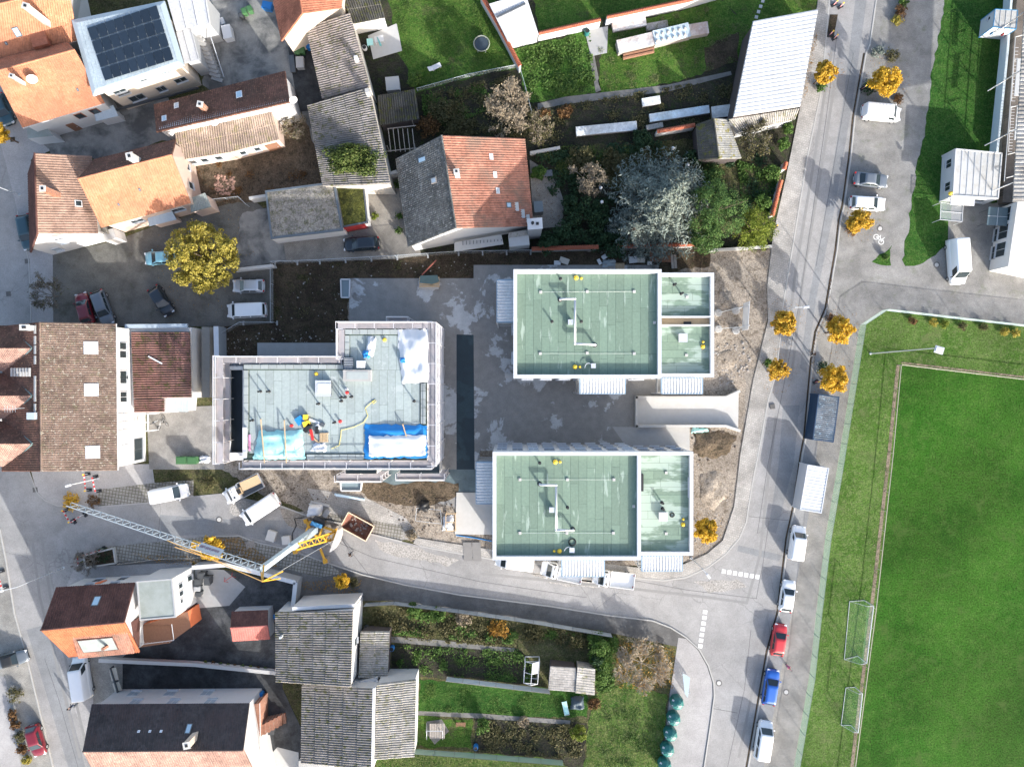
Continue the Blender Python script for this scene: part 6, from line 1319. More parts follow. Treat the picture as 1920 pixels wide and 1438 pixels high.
car('dark green car at the kerb by the orange house', 'hatch', PPETR, 4, 205, 20, 50)
car('grey open-top car with black hood in the parking bay', 'cabrio', PGR, 20, 1237, 60, -16, dark_roof=BLACK)
car('dark red car with glossy windows beside clipped shrubs', 'hatch', PDR, 66, 1389, 16, 56)
car('white high-roof van in front of the black tiled house', 'bigvan', PW, 150, 1272, -10, -64, windows=False, scale=.93, zref=1.3)
def flatbed(label, px, py, hx, hy, load, bedm):
    r = car(label, 'flatbed', PW, px, py, hx, hy, name='flatbed_truck')
    m = MB(); m.box((-1.1, 0, .62), (3.2, .9, .25)); m.build('chassis', STEEL_D, r, local=True)
    m = MB(); m.box((-1.15, 0, .86), (3.1, 2.0, .12)); m.build('load_bed', bedm, r, local=True)
    for s in (1, -1): m = MB(); m.box((-1.15, s * 1.0, 1.08), (3.1, .05, .4)); m.build('bed_side', ALU if load else PW, r, local=True)
    for x in (.4, -2.7): m = MB(); m.box((x, 0, 1.1), (.05, 2.0, .45)); m.build('tail_board', ALU if load else PW, r, local=True)
    return r
r = flatbed('white flatbed truck loaded with timber boards at the site entrance', 456, 917, -66, 34, True, STEEL_D)
bd = MB(); p = P(470, 905, 1.2); bd.box((p.x, p.y, 1.25), (2.6, 1.2, .22), .42); tag(bd.build('timber_boards', WOOD), 'stack of pale timber boards on the flatbed truck', 'boards'); p = P(449, 921, 1.2)
m = MB(); m.box((p.x, p.y, 1.15), (.75, .9, .5), .45); m.box((p.x, p.y, 1.45), (.5, .62, .12), .45, 1); tag(m.build('tool_box', [WOOD, BLACK]), 'orange edged box on the flatbed behind the cab', 'box')
r = flatbed('white drop-side truck parked under the ribbed balcony roof', 1053, 1072, -76, -16, False, PW)
r = flatbed('white drop-side truck parked on the corner past the balcony', 1150, 1085, -66, -8, False, PW)

# containers on the lane
def container(label, x0, y0, x1, y1, hw, z, wall, roofm, rib, name='container'):
    a, b = P(x0, y0, z), P(x1, y1, z); d = (b - a).normalized(); n = Vector((-d.y, d.x, 0)); Q = [a + n * hw, b + n * hw, b - n * hw, a - n * hw]; c = (a + b) / 2
    rt = thing(name, label, 'container', (c.x, c.y, .02)); m = MB(); m.prism(Q, .03, z - .05); m.build('wall', wall, rt); plane('roof', Q[0], Q[3], Q[2], Q[1], roofm, rt, .3, 9, .05, 0, 'box') if not rib else plane('roof', Q[0], Q[1], Q[2], Q[3], roofm, rt, .25 if roofm is RUST_R else .4, 9, .06 if roofm is RUST_R else .025, 0, 'box')
    for i in range(4): m = MB(); m.beam((Q[i].x, Q[i].y, .03), (Q[i].x, Q[i].y, z), .16, .16); m.build('corner_post', wall, rt); 
    for i in range(4): m = MB(); m.beam(Q[i], Q[(i + 1) % 4], .12, .14); m.build('top_rail', wall, rt)
    k = int((b - a).length / .3)
    for s in (1, -1):
        for i in range(k): m = MB(); p = a.lerp(b, (i + .5) / k) + n * (s * hw); m.box((p.x, p.y, z / 2), (.12, .06, z - .3), math.atan2(d.y, d.x)); m.build('wall_rib', wall, rt)
    return rt
NAVY = M('navy_steel', (.015, .04, .085), .5, .12); RUST_R = M_tile('weathered_container_roof', (.14, .16, .18), (.2, .22, .24), .25, 9, stain=(.05, .09, .14), stain_amt=.9, spots=(.3, .42, .5))
container('dark blue container with weathered ribbed roof on the lane', 1554, 742, 1543, 826, 1.3, 2.6, NAVY, RUST_R, True)
container('clean white container on the lane above the parked van', 1534, 875, 1520, 958, 1.35, 2.6, CORR_W, CORR_WR, True)
# rubble skip
def skip():
    c = P(670, 987, 1.2); rt = thing('rubble_skip', 'open rusty brown rubble skip with cream rim', 'skip', (c.x, c.y, .03), -.5)
    RUST = M('rusty_brown', (.12, .045, .03), .8, .3, dirt=(.3, .16, .1), dirt_amt=.6); CRM = M('cream_rim', (.6, .5, .36), .7, .1)
    l, w, z = 3.3 / 2 * 1.15, 1.0 * 1.1, 1.3; m = MB(); O = [(-l, -w), (l, -w), (l, w), (-l, w)]; B = [(-l * .75, -w * .9), (l * .8, -w * .9), (l * .8, w * .9), (-l * .75, w * .9)]
    for i in range(4):
        j = (i + 1) % 4; m.poly([(*B[i], .05), (*B[j], .05), (*O[j], z), (*O[i], z)]); m.poly([(*[v * .96 for v in O[i]], z), (*[v * .96 for v in O[j]], z), (*[v * .94 for v in B[j]], .35), (*[v * .94 for v in B[i]], .35)])
    m.poly([(*[v * .94 for v in B[i]], .35) for i in range(4)]); m.build('tub', RUST, rt, local=True)
    for i in range(4): m = MB(); m.beam((*O[i], z), (*O[(i + 1) % 4], z), .12, .12); m.build('rim', CRM, rt, local=True)
    rb = MB()
    for k in range(26): rb.ico((random.uniform(-l * .6, l * .6), random.uniform(-w * .7, w * .7), .4), random.uniform(.08, .22), n=5, m=3, jit=.3)
    struct(rb.build('rubble', M('rubble', (.25, .22, .2), .9, .4, scale=6), rt, local=True), 'stuff')
skip()

# ================================================================= people
SKIN = M('skin', (.45, .27, .19), .6, .08); HAIR = M('dark_hair', (.025, .017, .012), .6, .2); HAIR_L = M('light_brown_hair', (.15, .09, .05), .6, .2)
def person(label, px, py, rz, jacket, trousers, hair=HAIR, sc=1.0, pose='walk'):
    """one continuous skinned body, posed mid-stride"""
    p = P(px, py, 0.0); rt = thing('person', label, 'person', (p.x, p.y, .02), rz)
    J = {'pel': (0, 0, .95, .13), 'waist': (0, 0, 1.1, .12), 'chest': (.02, 0, 1.35, .15), 'neck': (.03, 0, 1.5, .055), 'head': (.06, 0, 1.6, .09), 'top': (.05, 0, 1.72, .085)}
    E = [('pel', 'waist'), ('waist', 'chest'), ('chest', 'neck'), ('neck', 'head'), ('head', 'top')]
    sw = .22 if pose == 'walk' else .08
    for s, n in ((1, 'l'), (-1, 'r')):
        J['hip' + n] = (0, s * .1, .9, .095); J['kn' + n] = (s * sw * .6 + .05, s * .1, .5, .065); J['an' + n] = (s * sw - (.06 if s * sw < 0 else 0), s * .1, .1, .045); J['to' + n] = (s * sw + .14, s * .11, .045, .04)
        J['sh' + n] = (.02, s * .19, 1.42, .065); J['el' + n] = (-s * sw * .4 - .03, s * .27, 1.15, .05); J['wr' + n] = (-s * sw * .8 + .1, s * .26, .93, .035); J['ha' + n] = (-s * sw * .9 + .16, s * .25, .86, .04)
        E += [('pel', 'hip' + n), ('hip' + n, 'kn' + n), ('kn' + n, 'an' + n), ('an' + n, 'to' + n), ('chest', 'sh' + n), ('sh' + n, 'el' + n), ('el' + n, 'wr' + n), ('wr' + n, 'ha' + n)]
    ks = list(J); me = bpy.data.meshes.new('body_cage'); me.from_pydata([J[k][:3] for k in ks], [(ks.index(a), ks.index(b)) for a, b in E], [])
    o = bpy.data.objects.new('cage', me); COL.objects.link(o); o.modifiers.new('s', 'SKIN'); sv = me.skin_vertices[0].data
    for i, k in enumerate(ks): sv[i].radius = (J[k][3], J[k][3] * (1.25 if k in ('chest', 'pel', 'waist') else 1.0))
    sv[0].use_root = True; sb_ = o.modifiers.new('d', 'SUBSURF'); sb_.levels = 2
    dg = bpy.context.evaluated_depsgraph_get(); ev = o.evaluated_get(dg); b = bpy.data.meshes.new_from_object(ev); bpy.data.objects.remove(o)
    b.materials.clear()
    for mt in (jacket, trousers, SKIN, BLACK): b.materials.append(mt)
    for f in b.polygons:
        c = f.center; f.material_index = 3 if c.z < .1 else 1 if c.z < .93 and abs(c.y) < .2 else 2 if (c.z > 1.47 or (c.z < .95 and abs(c.y) > .2)) else 0; f.use_smooth = True
    bo = link('body', b, rt, True); bo.name = 'body'
    m = MB(); m.ico((.03, 0, 1.68), .125, n=12, m=8, sz=.95); m.build('hair', hair, rt, True, True)
    m = MB(); m.ico((.165, 0, 1.6), .02, n=6, m=4)
    for s in (1, -1): m.ico((.14, s * .04, 1.63), .014, n=6, m=4)
    m.build('face', SKIN, rt, True, True)
    rt.scale = (sc,) * 3; return rt
NAVYC = M('navy_cloth', (.015, .02, .035), .9, .2); BLKC = M('black_cloth', (.012, .012, .014), .9, .2); JEANS = M('jeans_cloth', (.05, .08, .14), .9, .2); PINKC = M('pink_cloth', (.5, .12, .25), .9, .1); GREYC = M('grey_cloth', (.2, .2, .21), .9, .2)
person('person in black walking on the road near the yellow trees', 1518, 665, 1.2, BLKC, GREYC, HAIR)
person('person in dark clothes walking past the crane ballast', 660, 1036, .6, BLKC, NAVYC, HAIR)
person('person in dark blue pushing a bicycle behind the high-roof van', 142, 1319, 2.6, NAVYC, JEANS, HAIR)
person('child in pink riding a scooter beside the red car', 1474, 1246, -1.0, PINKC, JEANS, HAIR_L, .75)
def bicycle(name, label, px, py, rz, col, scooter=False, cat='bicycle'):
    p = P(px, py); rt = thing(name, label, cat, (p.x, p.y, .02), rz); r = .34 if not scooter else .1; b = .52 if not scooter else .35
    for x in (-b, b):
        m = MB(); m.path([(x + r * math.cos(t), 0, r + r * math.sin(t)) for t in [i * math.pi / 8 for i in range(17)]], .022, 5); o = m.build('wheel', RUBBER, rt, local=True); m = MB(); m.tube((x, -.04, r), (x, .04, r), .03); m.build('hub', ALU, o, local=True)
    m = MB()
    if scooter: m.beam((-.35, 0, .12), (.3, 0, .12), .12, .03); m.tube((.33, 0, .12), (.28, 0, .9), .02); m.build('frame', col, rt, local=True); m = MB(); m.tube((.28, -.2, .9), (.28, .2, .9), .018); m.build('handlebar', BLACK, rt, local=True)
    else:
        for a, c in (((-b, 0, r), (-.08, 0, .3)), ((-.08, 0, .3), (-.2, 0, .82)), ((-.08, 0, .3), (.38, 0, .75)), ((-.18, 0, .75), (.38, 0, .8)), ((-b, 0, r), (-.18, 0, .75)), ((b, 0, r), (.38, 0, .95))): m.tube(a, c, .02)
        m.build('frame', col, rt, local=True); m = MB(); m.tube((.36, -.28, .98), (.36, .28, .98), .018); m.build('handlebar', BLACK, rt, local=True); m = MB(); m.box((-.2, 0, .86), (.26, .14, .06)); m.build('saddle', BLACK, rt, local=True)
bicycle('bicycle', 'dark bicycle pushed by a person behind the high-roof van', 150, 1314, .9, STEEL_D)
bicycle('scooter', 'small pink scooter under the child by the red car', 1477, 1249, -1.0, PINKC, True, 'scooter')
bicycle('bicycle', 'grey bicycle leaning in the paved court below the glass porch', 296, 790, 0.4, GALV)
bicycle('bicycle', 'silver bicycle in the middle of the court bicycle cluster', 304, 796, 1.1, ALU)
bicycle('bicycle', 'dark bicycle at the porch end of the court bicycle cluster', 312, 788, 2.0, STEEL_D)
# ================================================================= vegetation
L_YEL = M_leaf('autumn_yellow_leaves', (.42, .25, .02), (.55, .34, .03), (.6, .42, .06), 1.0)
L_ORG = M_leaf('autumn_orange_leaves', (.38, .22, .025), (.5, .31, .035), (.56, .4, .06), 1.0)
L_YGR = M_leaf('yellow_green_leaves', (.2, .18, .03), (.36, .29, .05), (.45, .38, .1), .6)
L_GRN = M_leaf('green_leaves', (.04, .092, .018), (.08, .15, .03), (.135, .205, .055), 1.0)
L_DGR = M_leaf('dark_evergreen_leaves', (.018, .045, .02), (.03, .065, .027), (.055, .095, .045), 1.0)
L_PINE = M_leaf('pine_needles', (.042, .098, .026), (.072, .138, .038), (.13, .2, .06), 1.0)
L_LIME = M_leaf('lime_conifer', (.085, .13, .014), (.15, .185, .022), (.22, .24, .045), .8)
L_BLUE = M_leaf('blue_spruce_needles', (.1, .128, .112), (.155, .188, .165), (.24, .27, .24), .7, .1)
L_OLIV = M_leaf('olive_leaves', (.06, .06, .025), (.1, .095, .04), (.16, .14, .07), .9)
L_BRN = M_leaf('brown_leaves', (.09, .05, .025), (.14, .075, .03), (.22, .12, .045), .9)
L_IVY = M_leaf('ivy_leaves', (.04, .07, .015), (.085, .12, .03), (.14, .16, .05), .8)
L_DRY = M_leaf('dry_brush', (.16, .13, .09), (.24, .2, .14), (.32, .27, .19), .8, .1)
L_LIT = M_leaf('leaf_litter', (.2, .1, .02), (.3, .16, .03), (.4, .24, .04), .8, .1)
BARK = M('bark', (.1, .075, .055), .9, .3, scale=6); BARK_P = M('pale_bark', (.3, .25, .19), .9, .25, scale=5); BARK_G = M('grey_bark', (.17, .155, .135), .9, .25, scale=5)
def leaves(C, Dv, size, asp, seed, tilt=.6):
    """C: leaf centres (n,3), Dv: outward directions -> quad soup"""
    r = np.random.RandomState(seed); n = len(C); nr = Dv * tilt + r.normal(size=(n, 3)) * .55 + np.array([0, 0, .25]); nr /= np.linalg.norm(nr, axis=1)[:, None] + 1e-9
    t = np.cross(nr, r.normal(size=(n, 3))); t /= np.linalg.norm(t, axis=1)[:, None] + 1e-9; b = np.cross(nr, t); s = size * r.uniform(.6, 1.3, n)[:, None]
    V = np.stack([C - t * s - b * s * asp * .35, C + b * -s * asp * .9, C + t * s + b * s * asp * .2, C + b * s * asp], 1).reshape(-1, 3)
    return V
def soup(name, V, mat, parent=None, local=True):
    n = len(V) // 4; me = bpy.data.meshes.new(name); me.vertices.add(len(V)); me.vertices.foreach_set('co', V.ravel()); me.loops.add(4 * n); me.loops.foreach_set('vertex_index', np.arange(4 * n)); me.polygons.add(n)
    me.polygons.foreach_set('loop_start', np.arange(n) * 4); me.polygons.foreach_set('loop_total', np.full(n, 4)); me.materials.append(mat); me.update(calc_edges=True); me.validate(); return link(name, me, parent, local)
def crown_pts(R, n, seed, sz=.8, nb=26, br=.34, hollow=.5):
    r = np.random.RandomState(seed); B = []
    while len(B) < nb:
        p = r.uniform(-1, 1, 3)
        if np.linalg.norm(p) < 1: B.append(p * R * (1 - br * .75))
    B = np.array(B); rad = R * br * r.uniform(.6, 1.25, nb); k = r.choice(nb, n, p=rad ** 2 / np.sum(rad ** 2)); d = r.normal(size=(n, 3)); d /= np.linalg.norm(d, axis=1)[:, None]
    C = B[k] + d * (rad[k] * r.uniform(hollow, 1.05, n))[:, None]; C[:, 2] *= sz; D = C / (np.linalg.norm(C, axis=1)[:, None] + 1e-6); return C, (D + d) / 2
TREES = {}
def limbs(m, base, R, zc, seed, n=9, r0=.09, split=True):
    rd = random.Random(seed); top = V3(0, 0, zc)
    m.tube((0, 0, -.1), (0, 0, zc * .55), r0 * 1.3, r0, 7); m.tube((0, 0, zc * .55), (0, 0, zc + R * .5), r0, r0 * .3, 6)
    for i in range(n):
        a = 2 * math.pi * i / n + rd.uniform(-.3, .3); z0 = zc * rd.uniform(.55, 1.0); e = V3(R * .8 * math.cos(a), R * .8 * math.sin(a), zc + R * rd.uniform(-.2, .5)); mid = V3(0, 0, z0).lerp(e, .5) + V3(0, 0, -.15)
        m.tube((0, 0, z0), mid, r0 * .5, r0 * .32, 5); m.tube(mid, e, r0 * .32, r0 * .08, 4)
def tree(label, px, py, rpx, zc, mat, leaf=.14, n=2400, seed=1, name='tree', cat='tree', sz=.8, bark=BARK, group=None, br=.2, nb=80, asp=.7):
    """deciduous tree: crown centre seen at pixel px,py at height zc"""
    c = P(px, py, zc); R = rpx * (CAM_H - zc) / F; rt = thing(name, label, cat, (c.x, c.y, 0), 0, group)
    m = MB(); limbs(m, None, R, zc, seed, r0=.05 + R * .025); m.build('trunk', bark, rt, local=True)
    C, D = crown_pts(R, n, seed, sz, nb, br); V = leaves(C, D, leaf, asp, seed) + np.array([0, 0, zc]); soup('crown', V, mat, rt); return rt
def shrub(label, px, py, rpx, h, mat, leaf=.1, n=700, seed=1, group=None, name='shrub', cat='shrub', asp=.8):
    zc = h * .5; c = P(px, py, zc); R = rpx * (CAM_H - zc) / F; rt = thing(name, label, cat, (c.x, c.y, 0), 0, group); rd = random.Random(seed)
    m = MB()
    for i in range(6): a = i * 1.05 + rd.uniform(-.3, .3); m.tube((0, 0, -.05), (R * .6 * math.cos(a), R * .6 * math.sin(a), h * .7), .025, .01, 4)
    m.build('stems', BARK, rt, local=True); C, D = crown_pts(R, n, seed, min(1.3, h * .5 / R), 34, .28); V = leaves(C, D, leaf, asp, seed) + np.array([0, 0, zc]); V[:, 2] = np.maximum(V[:, 2], .02); soup('foliage', V, mat, rt); return rt
def twigs(V0, d0, L, r, depth, rd, out, fork=3, spread=.6, up=.1):
    if depth == 0 or L < .08: return
    d = (d0 + Vector((rd.uniform(-.25, .25), rd.uniform(-.25, .25), rd.uniform(-.15, .25)))).normalized(); e = V0 + d * L; out.append((V0, e, r, r * .65))
    for k in range(fork):
        nd = (d + Vector((rd.uniform(-1, 1), rd.uniform(-1, 1), rd.uniform(-.6, .8) + up)) * spread).normalized(); twigs(V0.lerp(e, rd.uniform(.55, 1.0)), nd, L * rd.uniform(.62, .85), r * .62, depth - 1, rd, out, fork, spread, up)
def bare(label, px, py, rpx, h, bark, seed=1, depth=6, stems=5, leafm=None, nleaf=0, name='bare_tree', cat='tree', group=None, fork=3, r0=.07, trunkh=.2, leaf=.09):
    zc = h * .55; c = P(px, py, zc); R = rpx * (CAM_H - zc) / F; rt = thing(name, label, cat, (c.x, c.y, 0), 0, group); rd = random.Random(seed); out = []
    for i in range(stems): a = 2 * math.pi * i / stems + rd.uniform(-.4, .4); twigs(V3(0, 0, h * trunkh), Vector((math.cos(a) * R / h * 1.5, math.sin(a) * R / h * 1.5, 1)), h * .32, r0, depth, rd, out, fork)
    ex = max(max(abs(e.x), abs(e.y)) for _, e, _, _ in out); k = R / ex * 1.0; m = MB()
    for a, b, r1, r2 in out: m.tube((a.x * k, a.y * k, a.z), (b.x * k, b.y * k, b.z), max(r1, .016), max(r2, .013), 3, caps=False)
    m.build('crown', bark, rt, local=True); m = MB(); m.tube((0, 0, -.1), (0, 0, h * trunkh + .2), r0 * 1.8, r0 * 1.2, 7); m.build('trunk', bark, rt, local=True)
    if nleaf:
        r = np.random.RandomState(seed); idx = r.randint(0, len(out), nleaf); C = np.array([[out[i][1].x * k, out[i][1].y * k, out[i][1].z] for i in idx]) + r.normal(size=(nleaf, 3)) * .15; soup('leaves', leaves(C, r.normal(size=(nleaf, 3)), leaf, .8, seed), leafm, rt)
    return rt
def conifer(label, px, py, rpx, h, mat, seed=1, levels=20, per=9, dens=16, zv=.3, needle=.22, droop=.12, asp=.3, name='spruce_tree'):
    zc = h * zv; c = P(px, py, zc); R = rpx * (CAM_H - zc) / F; rt = thing(name, label, 'tree', (c.x, c.y, 0)); rd = random.Random(seed); r = np.random.RandomState(seed); m = MB(); C = []; D = []
    m.tube((0, 0, -.1), (0, 0, h), .06 + R * .04, .02, 8)
    for l in range(levels):
        t = l / (levels - 1); z = h * (.08 + .9 * t); Lb = R * (1 - t) ** .75 * rd.uniform(.85, 1.1) + .15
        for k in range(max(4, int(per * (1 - .4 * t)))):
            a = rd.uniform(0, 6.283); Lk = Lb * rd.uniform(.65, 1.15); d = Vector((math.cos(a), math.sin(a), 0)); e = V3(0, 0, z) + d * Lk + V3(0, 0, -droop * Lk + .05 * Lk); m.tube((0, 0, z), e, .04, .008, 3, caps=False)
            perp = Vector((-d.y, d.x, 0)); nn = int(dens * Lk / R) + 3
            for i in range(nn):
                u = (i + .5) / nn
                if u < .12: continue
                w = Lk * .3 * (1 - u * .75)
                for s in (-1, 1):
                    for q in range(2):
                        p = V3(0, 0, z).lerp(e, u) + perp * (s * w * rd.uniform(.05, 1)) + d * rd.uniform(0, .2) + V3(0, 0, rd.uniform(-.12, .1)); C.append(p[:]); D.append((d.x * .6 + perp.x * s * .4, d.y * .6 + perp.y * s * .4, .5))
    m.build('trunk', BARK, rt, local=True); C = np.array(C); D = np.array(D); soup('crown', leaves(C, D, needle, asp, seed, .9), mat, rt); return rt
def inpoly(x, y, poly):
    c = False; n = len(poly)
    for i in range(n):
        x1, y1 = poly[i]; x2, y2 = poly[i - 1]
        if (y1 > y) != (y2 > y) and x < (x2 - x1) * (y - y1) / (y2 - y1) + x1: c = not c
    return c
def scatter(name, poly, n, size, mat, h=.25, z0=.02, seed=1, clump=0, asp=.8):
    """low growth or litter nobody could count: leaf faces over an area"""
    rd = random.Random(seed); xs = [p[0] for p in poly]; ys = [p[1] for p in poly]; C = []
    cl = [(rd.uniform(min(xs), max(xs)), rd.uniform(min(ys), max(ys)), rd.uniform(.4, 1.2)) for _ in range(clump)] if clump else None; tries = 0
    while len(C) < n and tries < n * 8:
        tries += 1
        if cl: cx, cy, cr_ = rd.choice(cl); x, y = rd.gauss(cx, cr_ * 7), rd.gauss(cy, cr_ * 7)
        else: x, y = rd.uniform(min(xs), max(xs)), rd.uniform(min(ys), max(ys))
        if inpoly(x, y, poly): p = P(x, y); C.append((p.x, p.y, z0 + h * rd.random() ** 1.5))
    if not C: return
    C = np.array(C); o = soup(name, leaves(C, np.tile(np.array([[0, 0, 1.0]]), (len(C), 1)), size, asp, seed), mat, None); struct(o, 'stuff'); return o
def stones(name, poly, n, r, mat, seed=1, z0=0.0):
    rd = random.Random(seed); xs = [p[0] for p in poly]; ys = [p[1] for p in poly]; m = MB(); k = 0; st = random.getstate(); random.seed(seed)
    while k < n:
        x, y = rd.uniform(min(xs), max(xs)), rd.uniform(min(ys), max(ys))
        if inpoly(x, y, poly): p = P(x, y); m.ico((p.x, p.y, z0), r * (.35 + 1.6 * rd.random() ** 3), n=5, m=3, jit=.3, sz=.6); k += 1
    random.setstate(st); struct(m.build(name, mat), 'stuff')

# yellow street trees
YG = 'yellow autumn street trees'
for x, y, r, z, mt, lb in ((1548, 136, 23, 3.6, L_ORG, 'yellow street tree beside the white barn wall'), (1661, 152, 32, 3.8, L_YEL, 'large yellow tree in the bed above the van with roof bars'), (1613, 415, 25, 2.6, L_ORG, 'low yellow tree over brown shrubs beside silver estate'),
                           (1469, 606, 27, 4.2, L_ORG, 'orange-yellow tree beside the street lamp and signboard'), (1575, 620, 30, 4.2, L_YEL, 'yellow tree at the pitch fence corner'), (1459, 695, 24, 3.8, L_ORG, 'sparse orange tree beside the ramp mouth'),
                           (1564, 710, 31, 4.0, L_YEL, 'yellow tree next to the dark blue container'), (1325, 995, 25, 4.0, L_YEL, 'yellow tree on bare soil at the curved corner')):
    tree(lb, x, y, r, z, mt, .115, 5200 if 'sparse' not in lb else 2600, int(x), group=YG, asp=.8)
tree('very large yellow-green tree spreading over the paved lot', 381, 482, 72, 5.2, L_YGR, .14, 17000, 77, nb=240, br=.12, sz=.75)
tree('yellow tree at the crane jib sign over leaf litter', 395, 1030, 26, 3.0, L_YEL, .11, 3800, 78); tree('small bright yellow tree below the grid pavers', 641, 1089, 17, 3.0, L_YEL, .1, 2400, 79); tree('yellow tree by the planting pit on the pale pavement', -2, 250, 22, 3.5, L_YEL, .11, 2600, 80)
shrub('orange brown shrub under the tip of the crane jib', 133, 938, 22, 1.6, L_ORG, .1, 900, 81)
bare('grey bare tree beside the dark red car', 88, 552, 42, 4.0, BARK_G, 5, 6, 7, L_OLIV, 700, leaf=.08); bare('pale bare tree over the dark garden, twigs catching the sun', 955, 205, 58, 6.0, BARK_P, 6, 7, 6, L_DRY, 2600, leaf=.1); bare('smaller pale bare tree next to the red capped wall', 1012, 243, 36, 4.5, BARK_P, 16, 6, 6, L_OLIV, 1200, leaf=.1)
bare('large round bare shrub above the bottle banks', 1205, 1248, 58, 3.0, M('straw_twigs', (.36, .31, .24), .9, .2), 7, 7, 9, L_LIT, 1100, 'bare_shrub', 'shrub', leaf=.08); bare('bare twiggy bush between the long house and mossy barn', 553, 236, 28, 2.5, BARK_P, 8, 6, 7, L_OLIV, 500, 'bare_shrub', 'shrub')
bare('brown leafed tree beside the small garden house', 1415, 262, 38, 4.0, BARK_G, 9, 6, 6, L_OLIV, 2200, leaf=.1); bare('bare street tree leaning from the planter at the wall', 165, 1052, 26, 3.0, BARK_G, 10, 6, 5)
bare('pale leafless bush at the terrace of the red-slope house', 1105, 335, 40, 3.5, BARK_P, 12, 6, 7, L_DRY, 1500, leaf=.1)
# big conifers
conifer('large blue-grey spruce spreading over the shaded garden', 1238, 383, 120, 9.5, L_BLUE, 21, 22, 18, 30, .28, .3, .1, .28)
conifer('dark blue spruce in the shade behind the large one', 1180, 440, 62, 7.0, L_BLUE, 22, 12, 9, 12, .25, .2)
tree('bright green pine beside the large blue spruce', 1345, 395, 62, 4.2, L_PINE, .12, 14000, 23, 'pine_tree', nb=160, br=.15, sz=.9, asp=.4); tree('pine limb reaching down to the site wall', 1325, 445, 36, 3.0, L_PINE, .12, 5000, 24, 'pine_tree', nb=80, br=.2, asp=.4)
tree('lime green conifer at the pavement corner', 1414, 430, 46, 3.0, L_LIME, .12, 8000, 25, 'conifer', nb=120, br=.17, sz=.8, asp=.35)
for i, (x, y, r, h, mt) in enumerate(((1070, 430, 42, 3.5, L_DGR), (1110, 400, 36, 3.2, L_DGR), (1030, 455, 26, 2.6, L_DGR), (1160, 455, 34, 3.0, L_DGR), (1070, 385, 22, 2.2, L_DGR), (1120, 445, 30, 2.8, L_DGR), (1090, 300, 30, 2.4, L_OLIV), (1150, 300, 26, 2.2, L_OLIV), (1010, 325, 15, 1.6, L_GRN), (1205, 262, 24, 1.8, L_DGR), (1330, 330, 30, 2.4, L_PINE), (1300, 300, 24, 2.0, L_DGR))):
    shrub(('broad dark evergreen over the red capped site wall', 'dark evergreen between terrace and the shaded spruce', 'dark evergreen next to the big grey chimney', 'dark evergreen under the shaded spruce', 'small dark evergreen at the terrace edge', 'dark evergreen squeezed behind the broad one', 'olive shrub above the pale leafless bush', 'olive shrub at the upper left of the large spruce', 'green shrub beside the terrace table', 'dark shrub below the long sheeted bench', 'pine-green shrub between spruce and garden house', 'dark shrub at the spruce top by the globe lamp')[i], x, y, r, h, mt, .13, 1900, 100 + i, 'shrubs of the shaded garden', 'garden_shrub')
for i, (x, y, r, lb) in enumerate(((1448, 325, 18, 'glossy green bush hanging over the pavement wall'), (1478, 240, 12, 'ivy bush at the lean-to end by the pavement'), (1430, 380, 20, 'green bush behind the red capped pavement wall'), (1470, 270, 14, 'hedge bush at the brown leafed tree'))): shrub(lb, x, y, r, 2.2, L_GRN, .11, 1100, 130 + i)
for i, (x, y, r, mt, lb) in enumerate(((830, 210, 34, L_OLIV, 'shaded bramble bush by the thin fence'), (860, 240, 30, L_OLIV, 'shaded bush above the red-slope house roof'), (800, 235, 26, L_BRN, 'brown bush beside the dark pergola'), (780, 150, 16, L_GRN, 'dark green bush at the lawn edge'), (1020, 215, 14, L_BRN, 'dry brown bush on the dark bed'), (1060, 210, 16, L_BRN, 'rust brown clump on dark soil by the path'))): shrub(lb, x, y, r, 1.8, mt, .12, 1200, 140 + i)
o = shrub('ivy mass climbing over the mossy barn roof edge', 672, 315, 62, 3.2, L_IVY, .15, 9000, 150, None, 'ivy', 'ivy'); o.location.z = 3.9; o.scale = (1, .62, .9)
# parking beds, verge shrubs
for i, (x, y, r, mt, lb) in enumerate(((1645, 97, 15, L_BLUE, 'pale grey-leaved shrub in the bed above the large yellow tree'), (1672, 102, 16, L_OLIV, 'olive shrub in the bed above the large yellow tree'), (1690, 20, 15, L_BRN, 'brown shrub in the planted square'), (1683, 38, 13, L_YGR, 'yellow grass clump in the planted square'), (1695, 5, 12, L_GRN, 'green shrub in the planted square'), (1686, 185, 12, L_BRN, 'brown shrub at the van with roof bars'), (1630, 165, 18, L_DGR, 'dark ground shrub beside the large yellow tree'), (1596, 430, 14, L_BRN, 'brown shrub under the low yellow tree'), (1661, 482, 8, L_GRN, 'small plant in the triangular grass island'),
                                       (1540, 165, 12, L_GRN, 'low green shrub at the foot of the barn street tree'), (1560, 600, 14, L_BRN, 'low brown shrub at the fence corner tree'), (1545, 690, 16, L_DGR, 'dark shrub at the tree beside the blue container'), (1440, 680, 10, L_GRN, 'green weed at the sparse orange tree'))): shrub(lb, x, y, r, 1.0, mt, .09, 550, 160 + i)
for i, (x, y, mt) in enumerate(((1712, 600, L_BRN), (1750, 604, L_YGR), (1770, 608, L_LIME), (1805, 612, L_OLIV), (1845, 614, L_OLIV), (1884, 622, L_YGR), (1905, 625, L_YGR))): shrub('low %s shrub along the pitch fence' % {L_BRN.name: 'brown', L_YGR.name: 'straw yellow', L_LIME.name: 'lime green', L_OLIV.name: 'olive'}[mt.name], x, y, 10, .9, mt, .08, 420, 180 + i, 'shrubs along the pitch fence', 'verge_shrub')
